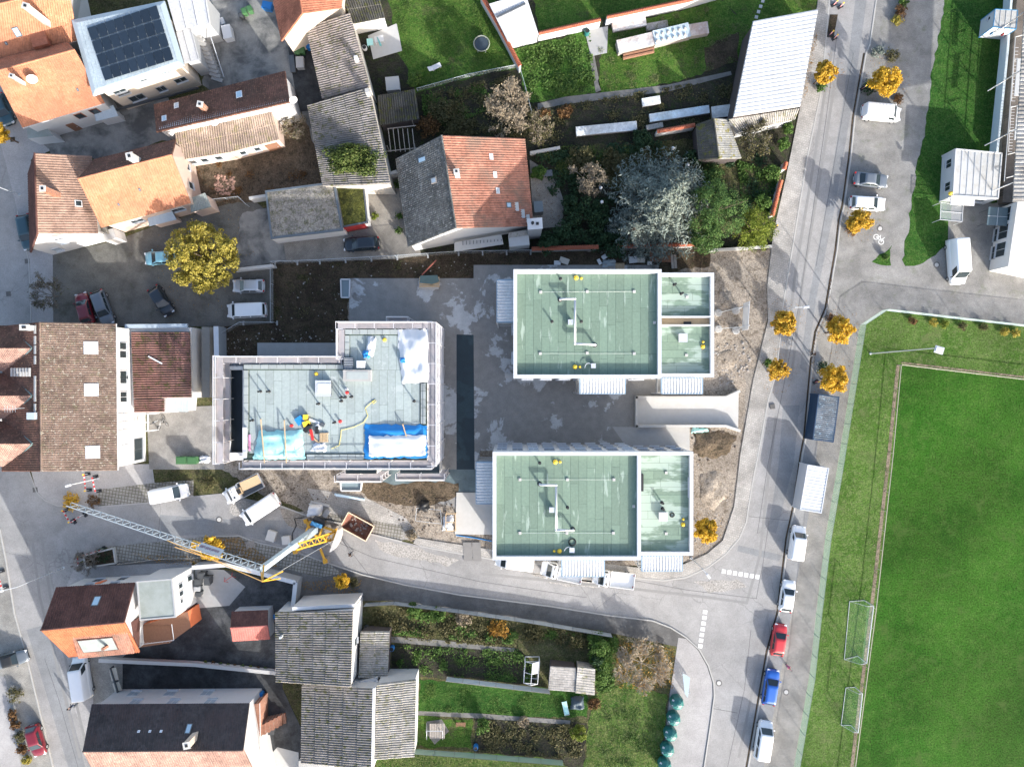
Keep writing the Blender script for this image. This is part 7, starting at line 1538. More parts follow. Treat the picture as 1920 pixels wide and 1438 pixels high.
for i, (x, y, r, mt) in enumerate(((28, 1302, 19, L_OLIV), (24, 1340, 13, L_BRN), (28, 1358, 12, L_BRN), (36, 1382, 13, L_OLIV), (40, 1405, 12, L_BRN), (50, 1424, 11, L_YGR))): shrub(['large clipped shrub', 'brown clipped shrub', 'rusty clipped shrub', 'olive clipped shrub', 'dark brown clipped shrub', 'yellow-green clipped shrub'][i] + ' beside the parking bays', x, y, r, 1.0, mt, .09, 600, 190 + i, 'clipped shrubs beside the parking bays')
for i, (x, y, r, lb, mt) in enumerate(((390, 905, 20, 'weedy green patch beside the flatbed truck', L_OLIV), (190, 1042, 18, 'dark green shrub in the raised planter', L_DGR), (175, 940, 16, 'brown shrub beside the striped barrier', L_BRN), (770, 1003, 14, 'dry tuft at the pavement edge', L_DRY), (660, 1092, 14, 'green tuft below the small yellow tree', L_OLIV))): shrub(lb, x, y, r, .8, mt, .08, 600, 200 + i)
for i, (x, y, r, h, mt, lb) in enumerate(((905, 1362, 18, 2.0, L_GRN, 'round dark green bush by the blue barrel'), (1085, 1375, 18, 2.0, L_LIME, 'bright lime round conifer at the garden end'), (1128, 1212, 34, 2.4, L_GRN, 'tall green bush beside the bare round shrub'), (1132, 1256, 30, 2.2, L_GRN, 'ivy bush at the old board shed'), (1120, 1240, 16, 2.6, L_DGR, 'dark bush at the corner of the board shed'), (775, 1145, 18, 1.4, L_GRN, 'green bush behind the grey panel fence near barn'), (820, 1152, 18, 1.3, L_GRN, 'leafy bush behind the grey panel fence'), (870, 1160, 18, 1.2, L_DRY, 'dry straw bush behind the grey panel fence'), (935, 1180, 22, 1.0, L_LIT, 'orange leaf bed beside the grey panel fence'), (1000, 1190, 24, 1.1, L_OLIV, 'olive bed beside the grey panel fence'), (1080, 1205, 24, 1.2, L_OLIV, 'tangled brown bed by the tall green bush'), (980, 1353, 12, .8, L_DRY, 'dry ornamental grass clump on the border'), (1115, 1320, 14, .8, L_BRN, 'red-leaved border at the path bend'))): shrub(lb, x, y, r, h, mt, .1, 1100 if r < 28 else 2600, 220 + i)
for i, (x, y, lb) in enumerate(((700, 310, 'upper potted shrub at the garage driveway'), (703, 405, 'row of lime box plants by the red garage door'), (745, 345, 'box shrub against the dark lichen slope'), (747, 405, 'box ball against the dark lichen slope'), (748, 432, 'small box ball near the black estate car'))): shrub(lb, x, y, 9, .9, L_LIME if 'lime' in lb else L_GRN, .08, 420, 240 + i)
# ground growth
scatter('vegetables', [(965, 95), (1105, 62), (1118, 170), (1045, 182), (998, 180)], 5200, .13, L_GRN, .35, seed=31, clump=60); scatter('weeds', [(1010, 205), (1370, 145), (1380, 240), (1200, 260), (1020, 300)], 4500, .11, L_OLIV, .3, seed=32, clump=70)
scatter('undergrowth', [(1000, 290), (1150, 270), (1300, 262), (1465, 300), (1450, 440), (1300, 455), (1010, 465), (1055, 420)], 11000, .14, L_DGR, .7, seed=33, clump=90); scatter('undergrowth', [(790, 180), (960, 140), (985, 180), (1030, 260), (820, 250)], 6500, .12, L_OLIV, .5, seed=34, clump=60)
scatter('weeds', [(690, 1140), (760, 1135), (1110, 1185), (1120, 1230), (970, 1212), (690, 1195)], 8000, .12, L_OLIV, .45, seed=35, clump=70); scatter('rough_grass', [(1110, 1300), (1170, 1285), (1245, 1310), (1235, 1438), (1095, 1438), (1102, 1390)], 7000, .1, M_leaf('meadow_grass', (.09, .12, .04), (.14, .16, .06), (.2, .21, .1), .8), .4, seed=36, asp=.25)
scatter('rough_grass', [(775, 1404), (890, 1414), (1050, 1428), (1085, 1445), (700, 1445), (712, 1425)], 5500, .11, MATS['meadow_grass'], .4, seed=37, asp=.25); scatter('leaf_litter', [(400, 1008), (450, 1008), (500, 1045), (520, 1062), (430, 1062)], 1500, .07, L_LIT, .08, .03, 38)
scatter('leaf_litter', [(250, 1038), (420, 1045), (430, 1062), (300, 1056)], 500, .07, L_LIT, .05, .03, 39); scatter('leaf_litter', [(560, 1090), (680, 1085), (670, 1115), (570, 1105)], 500, .07, L_LIT, .05, .03, 40); scatter('leaf_litter', [(1520, 70), (1535, 60), (1515, 170), (1505, 190)], 250, .06, L_LIT, .04, .11, 41)
scatter('fallen_leaves', [(1150, 1200), (1265, 1215), (1262, 1290), (1160, 1290)], 1200, .08, L_LIT, .15, .03, 42); scatter('fallen_leaves', [(1560, 760), (1690, 690), (1640, 1130), (1530, 1140)], 260, .06, L_DRY, .03, .03, 43); scatter('weeds', [(500, 500), (740, 488), (900, 485), (890, 515), (660, 518), (640, 640), (520, 630)], 900, .08, L_OLIV, .12, seed=44, clump=30)
scatter('weeds', [(340, 300), (560, 240), (600, 330), (500, 360), (420, 380)], 1200, .09, L_BRN, .2, seed=45, clump=25); scatter('fallen_leaves', [(1000, 310), (1040, 335), (1055, 385), (1050, 420), (1005, 425)], 150, .07, L_BRN, .02, .06, 46); scatter('gutter_leaves', [(1560, 520), (1552, 590), (1530, 640), (1526, 690), (1520, 690), (1526, 630), (1548, 580), (1556, 520)], 200, .06, L_BRN, .03, .07, 47)
RUB = M('site_stones', (.3, .28, .26), .9, .3, scale=4); RUBD = M('dark_clods', (.09, .07, .055), .95, .3, scale=4)
stones('rubble', [(1340, 650), (1400, 640), (1412, 700), (1350, 730), (1340, 690)], 220, .12, RUB, 1); stones('rubble', [(1296, 805), (1385, 812), (1375, 860), (1300, 870)], 40, .14, RUBD, 2); stones('rubble', [(1305, 870), (1375, 860), (1370, 960), (1310, 1040), (1300, 990)], 110, .08, RUB, 3); stones('rubble', [(560, 495), (880, 490), (880, 518), (660, 520), (640, 600), (520, 600)], 110, .07, RUB, 4)
stones('rubble', [(400, 325), (440, 330), (440, 365), (405, 365)], 160, .16, M('brick_rubble', (.35, .22, .17), .9, .4, scale=5), 5); stones('rubble', [(700, 925), (850, 935), (850, 990), (790, 1000), (700, 950)], 200, .09, RUBD, 6); stones('clods', [(490, 890), (640, 930), (580, 960), (500, 930)], 180, .08, RUBD, 7); stones('rubble', [(420, 620), (640, 610), (640, 645), (485, 645), (425, 680)], 140, .08, RUB, 8)

for i, (x, y, r) in enumerate(((1548, 136, 40), (1661, 152, 55), (1470, 606, 48), (1575, 620, 50), (1459, 695, 46), (1564, 710, 50), (1325, 995, 44), (1613, 415, 44), (381, 482, 110))):
    scatter('fallen_leaves', [(x + r * math.cos(t) * .9, y + r * math.sin(t)) for t in [k * .628 for k in range(10)]], 140 if r < 100 else 420, .06, L_LIT, .02, .112 if x in (1470, 1459) else .03, 60 + i)
scatter('grass_tufts', [(1120, 62), (1350, 2), (1405, 52), (1390, 112), (1280, 150), (1126, 176)], 5000, .1, MATS['meadow_grass'], .15, .03, 81, 60, .3); scatter('grass_tufts', [(735, 0), (905, 0), (970, 124), (785, 170), (750, 100)], 5000, .1, L_GRN, .12, .02, 82, 60, .3); scatter('grass_tufts', [(790, 1276), (1040, 1293), (1095, 1302), (1095, 1342), (790, 1334)], 3500, .1, L_GRN, .12, .03, 83, 40, .3)
scatter('border_plants', [(890, 1347), (1100, 1358), (1090, 1425), (1060, 1420), (892, 1408)], 4500, .12, L_OLIV, .35, .02, 84, 40); scatter('shade_plants', [(740, 1207), (970, 1217), (1005, 1250), (995, 1280), (740, 1262)], 3500, .11, L_GRN, .25, .02, 85, 50)

def heap(label, pts, h, mat, seed):
    """heap of spoil: uneven mound, steepest in the middle"""
    rd = random.Random(seed); Q = ppts(pts); c = sum(Q, Vector()) / len(Q); m = MB(); R = 9; K = 26; ph = [rd.uniform(0, 6.3) for _ in range(4)]; rim = []
    for k in range(K):
        t = k / K * len(Q); i = int(t); rim.append(Q[i].lerp(Q[(i + 1) % len(Q)], t - i))
    m.v.append((c.x, c.y, h * .95))
    for r in range(1, R + 1):
        for k in range(K):
            p = c.lerp(rim[k], r / R * (1 + (rd.uniform(-.16, .16) if r == R else 0))); z = h * (1 - (r / R) ** 1.6) * (.75 + .3 * math.sin(p.x * 2.1 + ph[0]) * math.sin(p.y * 1.7 + ph[1])) + rd.uniform(-.07, .07) * h; m.v.append((p.x, p.y, max(z, .0) if r < R else -.02))
    for k in range(K): m.f.append((0, 1 + k, 1 + (k + 1) % K)); m.mi.append(0)
    for r in range(R - 1):
        for k in range(K): a = 1 + r * K; b = a + K; j = (k + 1) % K; m.f.append((a + k, b + k, b + j, a + j)); m.mi.append(0)
    tag(m.build('soil_heap', mat, None, True), label, 'soil heap')
heap('dark soil heap in front of the ramp mouth wall', [(1300, 812), (1340, 806), (1380, 815), (1372, 850), (1330, 862), (1300, 850)], .6, SOIL_M, 1); heap('grey rubble heap behind the ramp block end', [(1342, 662), (1370, 652), (1385, 680), (1360, 700), (1343, 690)], .3, SOIL_S, 2); heap('pale spoil heap beside the curved street corner tree', [(1310, 890), (1345, 880), (1368, 930), (1335, 960), (1312, 940)], .5, SOIL_S, 3); heap('reddish soil heap above the signboard', [(1345, 548), (1375, 545), (1380, 575), (1350, 580)], .3, SOIL_S, 4)

scatter('undergrowth', [(1100, 1185), (1160, 1195), (1150, 1290), (1120, 1300), (1105, 1240)], 3800, .12, L_GRN, .5, .02, 90, 30); scatter('undergrowth', [(1010, 280), (1140, 268), (1200, 280), (1130, 330), (1060, 340)], 3000, .12, L_IVY, .4, .02, 91, 40); scatter('undergrowth', [(790, 175), (900, 150), (930, 200), (840, 240), (795, 225)], 2600, .11, L_GRN, .3, .02, 92, 40); scatter('undergrowth', [(1380, 300), (1460, 330), (1440, 400), (1390, 380)], 2200, .12, L_GRN, .5, .02, 93, 30)
scatter('beds', [(700, 1140), (860, 1152), (1100, 1190), (1090, 1215), (960, 1206), (700, 1185)], 3600, .12, L_GRN, .45, .02, 94, 34); scatter('beds', [(1130, 1330), (1240, 1320), (1225, 1438), (1105, 1438)], 3000, .12, L_GRN, .3, .02, 95, 26, .3)
# ================================================================= walls and fences
def capwall(label, pts, h, wm=RENDER_W, capm=CAP_T, w=.3, capw=.5, cap=True, name='garden_wall'):
    Q = ppts(pts, h); rt = thing(name, label, 'wall', (Q[0].x, Q[0].y, 0)); m = MB(); ribbon(m, Q, w, -.05, h - .06); m.build('wall', wm, rt)
    for a, b in zip(Q[:-1], Q[1:]):
        if cap is True:
            d = (b - a).normalized(); n = Vector((-d.y, d.x, 0)) * (capw / 2)
            for s in (1, -1): plane('cap_tiles', a + n * s + V3(0, 0, -.04), b + n * s + V3(0, 0, -.04), b + V3(0, 0, .14), a + V3(0, 0, .14), capm, rt, .22, 9, .07, 0, 'box', .03)
        elif cap: m = MB(); m.beam(a, b, w + .12, .1); m.build('coping', cap, rt)
    return rt
capwall('white garden wall with red tile cap along the trampoline lawn', [(902, -10), (934, 45), (975, 124)], 2.0); capwall('white garden wall with red tile cap above the vegetable patch', [(1010, 63), (1126, 37)], 1.9); capwall('long white garden wall with red tile cap above the covered woodpile', [(1138, 33), (1290, 1), (1350, -16)], 1.9)
capwall('grey site wall with bright red cap below the dark shrubs', [(997, 467), (1122, 463)], 1.7, CONC); capwall('grey site wall with red cap below the blue spruce', [(1158, 462), (1302, 458)], 1.7, CONC); capwall('low wall with red cap along the pavement by the lime conifer', [(1448, 405), (1459, 360), (1465, 338)], 1.4); capwall('short red capped wall bit by the ivy bush on the pavement', [(1470, 318), (1474, 304)], 1.4); capwall('short wall with red cap beside the garden house', [(1232, 247), (1303, 235)], 1.6)
capwall('white courtyard wall bending round the black yard', [(360, 1064), (424, 1059), (554, 1092), (549, 1140)], 2.3, GREYW, None, .4, cap=WHITE); capwall('low white wall between the two black courtyards', [(185, 1238), (365, 1246), (520, 1262)], .9, RENDER_W, None, .35, cap=CONC_L); capwall('white wall end beside the cracked concrete and yellow tree', [(438, 506), (512, 498)], 1.5, RENDER_W, None, .25, cap=CONC_L)
capwall('white wall bit between ivy and the lichen roof', [(706, 333), (744, 322)], 1.8, RENDER_W, None, .3, cap=CONC_L); capwall('low white wall at the edge of the dark terrace bed', [(994, 287), (1050, 277)], .7, RENDER_W, None, .25, cap=CONC_L); capwall('white wall beside the gravel roof garage', [(467, 372), (500, 367)], 1.8, RENDER_W, None, .25, cap=CONC_L); capwall('grey retaining wall behind the lime conifer', [(1330, 470), (1448, 462)], .7, CONC, None, .25, cap=CONC_L)
capwall('tall white rear wall of the mossy barn toward the street', [(548, 1141), (665, 1135)], 5.0, RENDER_W, None, .3, cap=WHITE)
capwall('pale blue-grey court wall beside the carport', [(405, 612), (407, 700)], 2.6, GREYW, None, .5, cap=CORR_W)
def fence(label, pts, h, bay, panelm, postm, pr=.035, rail=True, feet=False, th=.02, group=None):
    Q = ppts(pts); rt = thing('fence', label, 'fence', (Q[0].x, Q[0].y, 0), 0, group)
    for a, b in zip(Q[:-1], Q[1:]):
        L = (b - a).length; n = max(1, int(round(L / bay)))
        for i in range(n + (1 if b is Q[-1] else 0)):
            p = a.lerp(b, i / n); m = MB(); m.tube(p - V3(0, 0, .05), p + V3(0, 0, h + .05), pr, pr, 6); m.build('post', postm, rt)
            if feet: m = MB(); m.box((p.x, p.y, .09), (.6, .2, .13), math.atan2(b.y - a.y, b.x - a.x) + 1.57); m.build('foot', CONC, rt)
        for i in range(n):
            p, q = a.lerp(b, i / n), a.lerp(b, (i + 1) / n); m = MB(); m.beam(p.lerp(q, .01) + V3(0, 0, h / 2 + .04), p.lerp(q, .99) + V3(0, 0, h / 2 + .04), th, h - .1); m.build('panel', panelm, rt)
        if rail: m = MB(); m.tube(a + V3(0, 0, h), b + V3(0, 0, h), .022, .022, 5); m.build('top_rail', postm, rt)
    return rt
MESH_G = M_mesh('green_wire_mesh', (.3, .4, .36), .55); MESH_L = M_mesh('wire_mesh_pale', (.4, .43, .45), .12); PANEL_B = M('grey_blue_fence_panel', (.3, .34, .37), .6, .1, dirt=(.18, .2, .2), dirt_amt=.4, rand=.1); MESH_D = M_mesh('garden_wire', (.3, .33, .33), .3)
PF = fence('green wire mesh fence round the football pitch', FENCE, 1.7, 2.6, MESH_G, M('fence_green_grey', (.2, .26, .24), .5, .1))
def wire_panel(p, q, h):
    """welded mesh panel: real horizontal and upright wires"""
    m = MB(); n = 12; k = int((q - p).length / .2)
    for i in range(n): z = .1 + (h - .15) * i / (n - 1); m.beam(p + V3(0, 0, z), q + V3(0, 0, z),   .018, .018)
    for i in range(k): a = p.lerp(q, (i + .5) / k); m.beam(a + V3(0, 0, .08), a + V3(0, 0, h - .05), .012, .012)
    return m
WIREC = M('pale_green_wire', (.42, .5, .47), .5, .05)
for ch in [c for c in PF.children if c.name.startswith('panel')]: bpy.data.objects.remove(ch)
Q = ppts(FENCE)
for a, b in zip(Q[:-1], Q[1:]):
    n = max(1, int(round((b - a).length / 2.6)))
    for i in range(n): struct(wire_panel(a.lerp(b, (i + .01) / n), a.lerp(b, (i + .99) / n), 1.7).build('panel', WIREC, PF), 'stuff')
fence('grey panel fence along the lower pavement and gardens', [(686, 1130), (740, 1127), (860, 1142), (1000, 1162), (1145, 1187)], 1.5, 2.5, PANEL_B, STEEL_D, .04, th=.05); fence('pale panel fence across the lower garden', [(838, 1268), (930, 1279), (1030, 1291)], 1.5, 2.4, M('pale_fence_panel', (.5, .56, .58), .6, .1, rand=.1), WOOD_G, .04, th=.05)
fence('thin green wire fence below the lower garden', [(778, 1403), (890, 1411), (1055, 1424)], 1.4, 2.8, MESH_G, STEEL_D); fence('wire mesh site fence on concrete feet along the north edge', [(516, 495), (600, 492), (745, 484), (860, 476), (995, 474)], 1.9, 3.4, MESH_L, GALV, .025, True, True)
fence('wire fence beside the parked silver hatchback', [(513, 498), (513, 606)], 1.3, 2.6, MESH_L, GALV, .025); fence('leaning wire site fence near the carport', [(420, 628), (457, 606), (520, 606)], 1.6, 3.0, MESH_L, GALV, .025, True, True)
fence('thin garden fence below the trampoline lawn', [(783, 172), (880, 145), (968, 128)], 1.0, 2.4, MESH_D, GALV, .025); fence('thin steel fence beside the vegetable patch', [(973, 128), (985, 170), (996, 214)], 1.2, 2.4, MESH_D, GALV, .03); fence('short rail fence at the climber yard gate', [(404, 378), (452, 373), (468, 388)], 1.2, 1.8, MESH_L, GALV, .025)
fence('wooden post fence along leaf littered grid pavers', [(225, 1056), (300, 1046), (400, 1044), (440, 1056)], .7, 3.0, MESH_D, WOOD_G, .05)
rl = thing('pitch_barrier', 'tubular barrier rail round the football pitch', 'barrier', P(1690, 686))
for pts in ([(1691, 684), (1800, 697), (1960, 716)], [(1690, 686), (1675, 850), (1643, 1142), (1604, 1438), (1590, 1540)]):
    Q = ppts(pts, 1.0)
    for a, b in zip(Q[:-1], Q[1:]):
        m = MB(); m.tube(a, b, .045, .045, 6); m.build('rail', M('barrier_tube', (.4, .36, .3), .5, .1), rl); n = int((b - a).length / 2.5)
        for i in range(n): p = a.lerp(b, i / n); m = MB(); m.tube((p.x, p.y, 0), p, .035, .035, 5); m.build('post', MATS['barrier_tube'], rl)
NET_W = M_mesh('goal_net', (.2, .42, .3), .13)
def goal(label, c0, c1, b0, b1, h):
    A, B = P(*c0, h), P(*c1, h); C, D = P(*b0, .05), P(*b1, .05); rt = thing('football_goal', label, 'goal', ((A.x + B.x) / 2, (A.y + B.y) / 2, 0))
    for p in (A, B): m = MB(); m.tube((p.x, p.y, 0), p, .06, .06, 8); m.build('post', WHITE, rt)
    m = MB(); m.tube(A, B, .06, .06, 8); m.build('crossbar', WHITE, rt); m = MB(); m.tube(C, D, .035, .035, 6); m.build('ground_bar', WHITE, rt); d = (B - A).normalized()
    for p, q in ((A, C), (B, D)):
        t = V3(lerp(p.x, q.x, .4), lerp(p.y, q.y, .4), h); m = MB(); m.tube(p, t, .03, .03, 6); m.tube(t, q, .025, .025, 6); m.tube((p.x, p.y, .05), q, .03, .03, 6); m.build('stanchion', WHITE, rt); m = MB(); m.poly([p, t, q, (p.x, p.y, .05)]); m.build('side_net', NET_W, rt)
    T0, T1 = V3(lerp(A.x, C.x, .4), lerp(A.y, C.y, .4), h), V3(lerp(B.x, D.x, .4), lerp(B.y, D.y, .4), h); m = MB(); m.poly([A, B, T1, T0]); m.build('top_net', NET_W, rt); m = MB(); m.poly([T0, T1, D, C]); m.build('back_net', NET_W, rt)
goal('large white football goal with green net', (1638, 1136), (1625, 1243), (1593, 1127), (1583, 1236), 2.44); goal('small white football goal with green net', (1617, 1300), (1609, 1373), (1586, 1289), (1577, 1359), 2.0)

# ================================================================= lamps, barriers
def lamp(label, px, py, h, hx, hy, arm=1.2, name='street_lamp', head=(.7, .28)):
    b = P(px, py); d = Vector((hx, -hy, 0)).normalized(); rt = thing(name, label, 'lamp', b); m = MB(); m.tube(b, b + V3(0, 0, h), .08, .045, 8); m.build('pole', GALV, rt); e = b + V3(0, 0, h) + d * arm
    m = MB(); m.tube(b + V3(0, 0, h), e, .04, .035, 6); m.build('arm', GALV, rt); m = MB(); c = e + d * (head[0] / 2); m.box(c, (head[0], head[1], .12), math.atan2(d.y, d.x)); m.box(c + V3(0, 0, .08), (head[0] * .8, head[1] * .7, .06), math.atan2(d.y, d.x)); m.build('lamp_head', CORR_W, rt); m = MB(); m.lathe(b, [(.16, 0), (.16, .1), (.09, .12)], 8); m.build('base', GALV, rt); return rt
lamp('street lamp arching over the road by the signboard', 1456, 586, 6.2, 10, -.3, 1.0); lamp('street lamp at the curved corner over the junction', 1296, 1046, 6.0, 8, 10, .6); lamp('street lamp behind the striped barriers by the brown building', 184, 897, 5.5, -10, 3, .2); lamp('street lamp at the kerb by the corner house', 37, 366, 5.0, -10, -6, .2)
lamp('tall thin pole with outreach lamp over the west street', 120, 1064, 9.0, -10, 2.5, 1.6); fl = lamp('tall floodlight mast at the pitch corner', 1632, 663, 14.0, 10, 3, .15, 'floodlight', (1.0, .8))
def barrier(label, a, b, h=1.0, lamps=1):
    A, B = P(*a), P(*b); rt = thing('traffic_barrier', label, 'barrier', (A + B) / 2); d = (B - A); L = d.length; d.normalize(); n = max(3, int(L / .25)); rz = math.atan2(d.y, d.x)
    m = MB(); m.beam(A + V3(0, 0, h - .12), B + V3(0, 0, h - .12), .045, .25); m.build('board', WHITE, rt)
    for i in range(0, n, 2): m = MB(); p = A.lerp(B, (i + .5) / n); m.box((p.x, p.y, h - .12), (L / n, .056, .252), rz); m.build('red_stripe', RED, rt)
    for e in (A, B): m = MB(); m.tube(e, e + V3(0, 0, h), .03, .03, 6); m.build('post', GALV, rt); m = MB(); m.box((e.x, e.y, .07), (.4, .7, .12), rz); m.build('foot', BLACK, rt)
    for e in (A, B)[:lamps]: m = MB(); m.lathe(e + V3(0, 0, h), [(.1, 0), (.11, .12), (.06, .2)], 10); m.build('warning_lamp', YELLOW, rt)
for a, b, lb, k in (((165, 888), (168, 918), 'striped barrier with two yellow lamps below the brown building', 2), ((180, 893), (186, 920), 'striped barrier without lamps behind the lamp pole', 0), ((126, 955), (138, 976), 'striped barrier with yellow lamps under the jib tip', 2), ((140, 977), (160, 964), 'striped barrier closing the side street under the jib', 0), ((155, 1040), (196, 1028), 'striped barrier along the raised planter', 1), ((153, 1042), (154, 1058), 'short striped barrier at the planter end', 0), ((4, 1070), (12, 1100), 'striped barrier on the far kerb of the west street', 0)): barrier(lb, a, b, 1.0, k)
for x, y, lb in ((1563, 10, 'striped beacon beside the trench, upper pair near the wall'), (1575, 14, 'striped beacon beside the trench, upper pair near the road'), (1556, 66, 'striped beacon beside the trench, lower pair near the wall'), (1564, 73, 'striped beacon beside the trench, lower pair near the road'), (1617, 167, 'small striped beacon in the dark bed by the yellow tree'), (1529, 716, 'small striped beacon in the bed beside the blue container'), (1452, 426, 'striped beacon with yellow lamp on the pavement corner')):
    b = P(x, y); rt = thing('traffic_beacon', lb, 'beacon', b); m = MB(); m.box((b.x, b.y, .55), (.26, .06, .9), .5); m.build('panel', WHITE, rt)
    for k in range(3): m = MB(); m.box((b.x, b.y, .25 + .3 * k), (.27, .07, .13), .5); m.build('red_stripe', RED, rt)
    m = MB(); m.box((b.x, b.y, .06), (.75, .4, .12), .5); m.build('foot', BLACK, rt); m = MB(); m.lathe(b + V3(0, 0, 1.0), [(.09, 0), (.1, .1), (.05, .17)], 8); m.build('warning_lamp', YELLOW, rt)
m = MB(); m.prism(ppts([(1556, 28), (1571, 28), (1563, 72), (1550, 70)]), .0, .018); tag(m.build('road_trench', SOIL_D), 'dark open trench strip between the striped beacons', 'trench')
for x, y, lb in ((1122, 362, 'white globe lamp beside the terrace shrubs, upper of two'), (1124, 388, 'white globe lamp beside the terrace shrubs, lower of two'), (1254, 290, 'white globe lamp above the large spruce'), (1281, 320, 'white globe lamp at the spruce limb tip')):
    b = P(x, y); rt = thing('garden_lamp', lb, 'lamp', b); m = MB(); m.tube(b, b + V3(0, 0, 2.3), .04); m.build('pole', STEEL_D, rt); m = MB(); m.ico(b + V3(0, 0, 2.5), .22, n=14, m=8); m.build('globe', WHITE, rt, True)

# ================================================================= bottle banks, bins, boxes
for i, (x, y) in enumerate(((1269, 1316), (1263, 1346), (1257, 1375), (1251, 1404), (1246, 1433))):
    c = P(x, y, .8); rt = thing('bottle_bank', ['dark green bottle bank next to the bike stand', 'dark green bottle bank second from the bike stand', 'dark green bottle bank in the middle of the row', 'dark green bottle bank fourth from the bike stand', 'dark green bottle bank at the far end of the row'][i], 'bottle bank', (c.x, c.y, .02), -.25, 'bottle banks beside the meadow')
    m = MB(); m.lathe((0, 0, 0), [(.8, 0), (.86, .1), (.9, .9), (.82, 1.25), (.55, 1.5), (.25, 1.62), (.1, 1.65)], 8); m.build('shell', BANK_G, rt, local=True)
    for k in range(8): a = math.pi / 4 * k; m = MB(); m.beam((.83 * math.cos(a), .83 * math.sin(a), 1.25), (.26 * math.cos(a), .26 * math.sin(a), 1.63), .05, .05); m.build('rib', BANK_G, rt, local=True)
    m = MB(); m.path([(-.12, 0, 1.63), (-.1, 0, 1.8), (.1, 0, 1.8), (.12, 0, 1.63)], .03, 5); m.build('lifting_eye', GALV, rt, local=True); m = MB(); m.box((-.68, .2, 1.28), (.3, .42, .03), 0, ry=-.75); m.build('sticker', WHITE, rt, local=True); m = MB(); m.box((-.62, -.32, 1.3), (.22, .22, .03), 0, ry=-.75); m.build('sticker', WHITE, rt, local=True)
bs = thing('bike_stand', 'galvanised bike stand with glass back above the bottle banks', 'bike stand', P(1282, 1275))
for k in range(9): m = MB(); a = P(1274 + 1.3 * k, 1256 + 5.0 * k); m.path([a, a + V3(0, 0, .8), a + V3(.5, .15, .8), a + V3(.5, .15, 0)], .03, 5); m.build('hoop', GALV, bs)
m = MB(); m.prism(ppts([(1280, 1262), (1294, 1270), (1290, 1308), (1284, 1300)], 2.0), 1.9, 1.95, bottom=True); m.build('roof_pane', M('stand_glass', (.35, .42, .46), .2, .05), bs)
for x, y in ((1281, 1264), (1292, 1272), (1288, 1305)): m = MB(); c = P(x, y, 1.9); m.tube((c.x, c.y, 0), c, .04); m.build('post', GALV, bs)
def wbin(label, px, py, s, h, mat, rz=0, name='wheelie_bin', lid=None):
    b = P(px, py, h); rt = thing(name, label, 'bin', (b.x, b.y, .02), rz); w, d = s; m = MB(); k = len(m.v)
    for z, f in ((0.05, .85), (h - .12, 1.0)):
        for x, y in ((-1, -1), (1, -1), (1, 1), (-1, 1)): m.v.append((x * w / 2 * f, y * d / 2 * f, z))
    for q in ((0, 1, 5, 4), (1, 2, 6, 5), (2, 3, 7, 6), (3, 0, 4, 7), (4, 5, 6, 7)): m.f.append(q); m.mi.append(0)
    m.build('body', mat, rt, local=True); m = MB(); m.box((0, 0, h - .07), (w + .06, d + .06, .1)); m.box((0, 0, h), (w * .8, d * .8, .05)); m.build('lid', lid or mat, rt, local=True)
    for sx in (-1, 1): m = MB(); m.tube((sx * w * .4, d * .45 - .06, .1), (sx * w * .4, d * .45 + .02, .1), .1, .1, 8); m.build('wheel', RUBBER, rt, local=True)
for a in (('large green waste container in the court beside its twin, nearer the door', 339, 863, (1.25, .95), 1.2, BIN_G), ('large green waste container in the court beside the rubbish sacks', 359, 863, (1.25, .95), 1.2, BIN_G), ('green wheelie bin beside the blue bin in the mottled yard', 457, 20, (.6, .7), 1.05, BIN_G, .3), ('green wheelie bin at the pale wall of the mottled yard', 467, 16, (.6, .7), 1.05, BIN_G, .3), ('small black wheelie bin in the mottled yard corner', 451, 28, (.5, .55), .95, BIN_K, .3), ('bright blue bin at the terracotta roofed house', 500, 10, (1.2, .9), 1.1, BIN_B, -.2),
          ('green wheelie bin behind the cream gable', 557, 96, (.6, .7), 1.05, BIN_G), ('green wheelie bin behind the cream gable beside blue bin', 566, 94, (.6, .7), 1.05, BIN_G), ('blue wheelie bin at the brownish barn wall', 578, 86, (.5, .6), 1.05, BIN_B), ('charcoal bin by the white stair wing, beside the orange item', 377, 1079, (.9, .8), 1.1, BIN_K), ('tall charcoal bin in front of the white stair wing', 388, 1089, (.75, 1.1), 1.2, BIN_K), ('charcoal bin with open grey lid by the stair wing', 370, 1091, (.8, .8), 1.1, BIN_K), ('grey lidded bin below the open bin at the stair wing', 369, 1104, (.8, .6), 1.0, BIN_K, 0, 'wheelie_bin', GREYW), ('last charcoal bin of the row at the stair wing', 371, 1114, (.7, .5), 1.0, BIN_K),
          ('bright blue bin beside the black tiled house', 487, 1304, (.65, .65), 1.1, BIN_B), ('blue rain barrel at the red shed passage', 516, 1156, (.5, .5), 1.0, BIN_B), ('blue bin at the low carport', 389, 708, (.9, 2.0), 1.0, BIN_B), ('charcoal bin on the courtyard steps of the brick stair', 508, 1372, (.7, .7), 1.0, BIN_K)): wbin(*a)
def barrel(label, px, py, r, h, mat, name='barrel', cat='barrel'):
    b = P(px, py, h); rt = thing(name, label, cat, (b.x, b.y, .02)); m = MB(); m.lathe((0, 0, 0), [(r * .9, 0), (r, .1), (r * 1.04, h * .5), (r, h - .08), (r * .92, h)], 14); m.build('body', mat, rt, local=True); m = MB(); m.lathe((0, 0, h), [(r * .8, 0), (r * .8, .012)], 14); m.build('water', BLACK, rt, local=True)
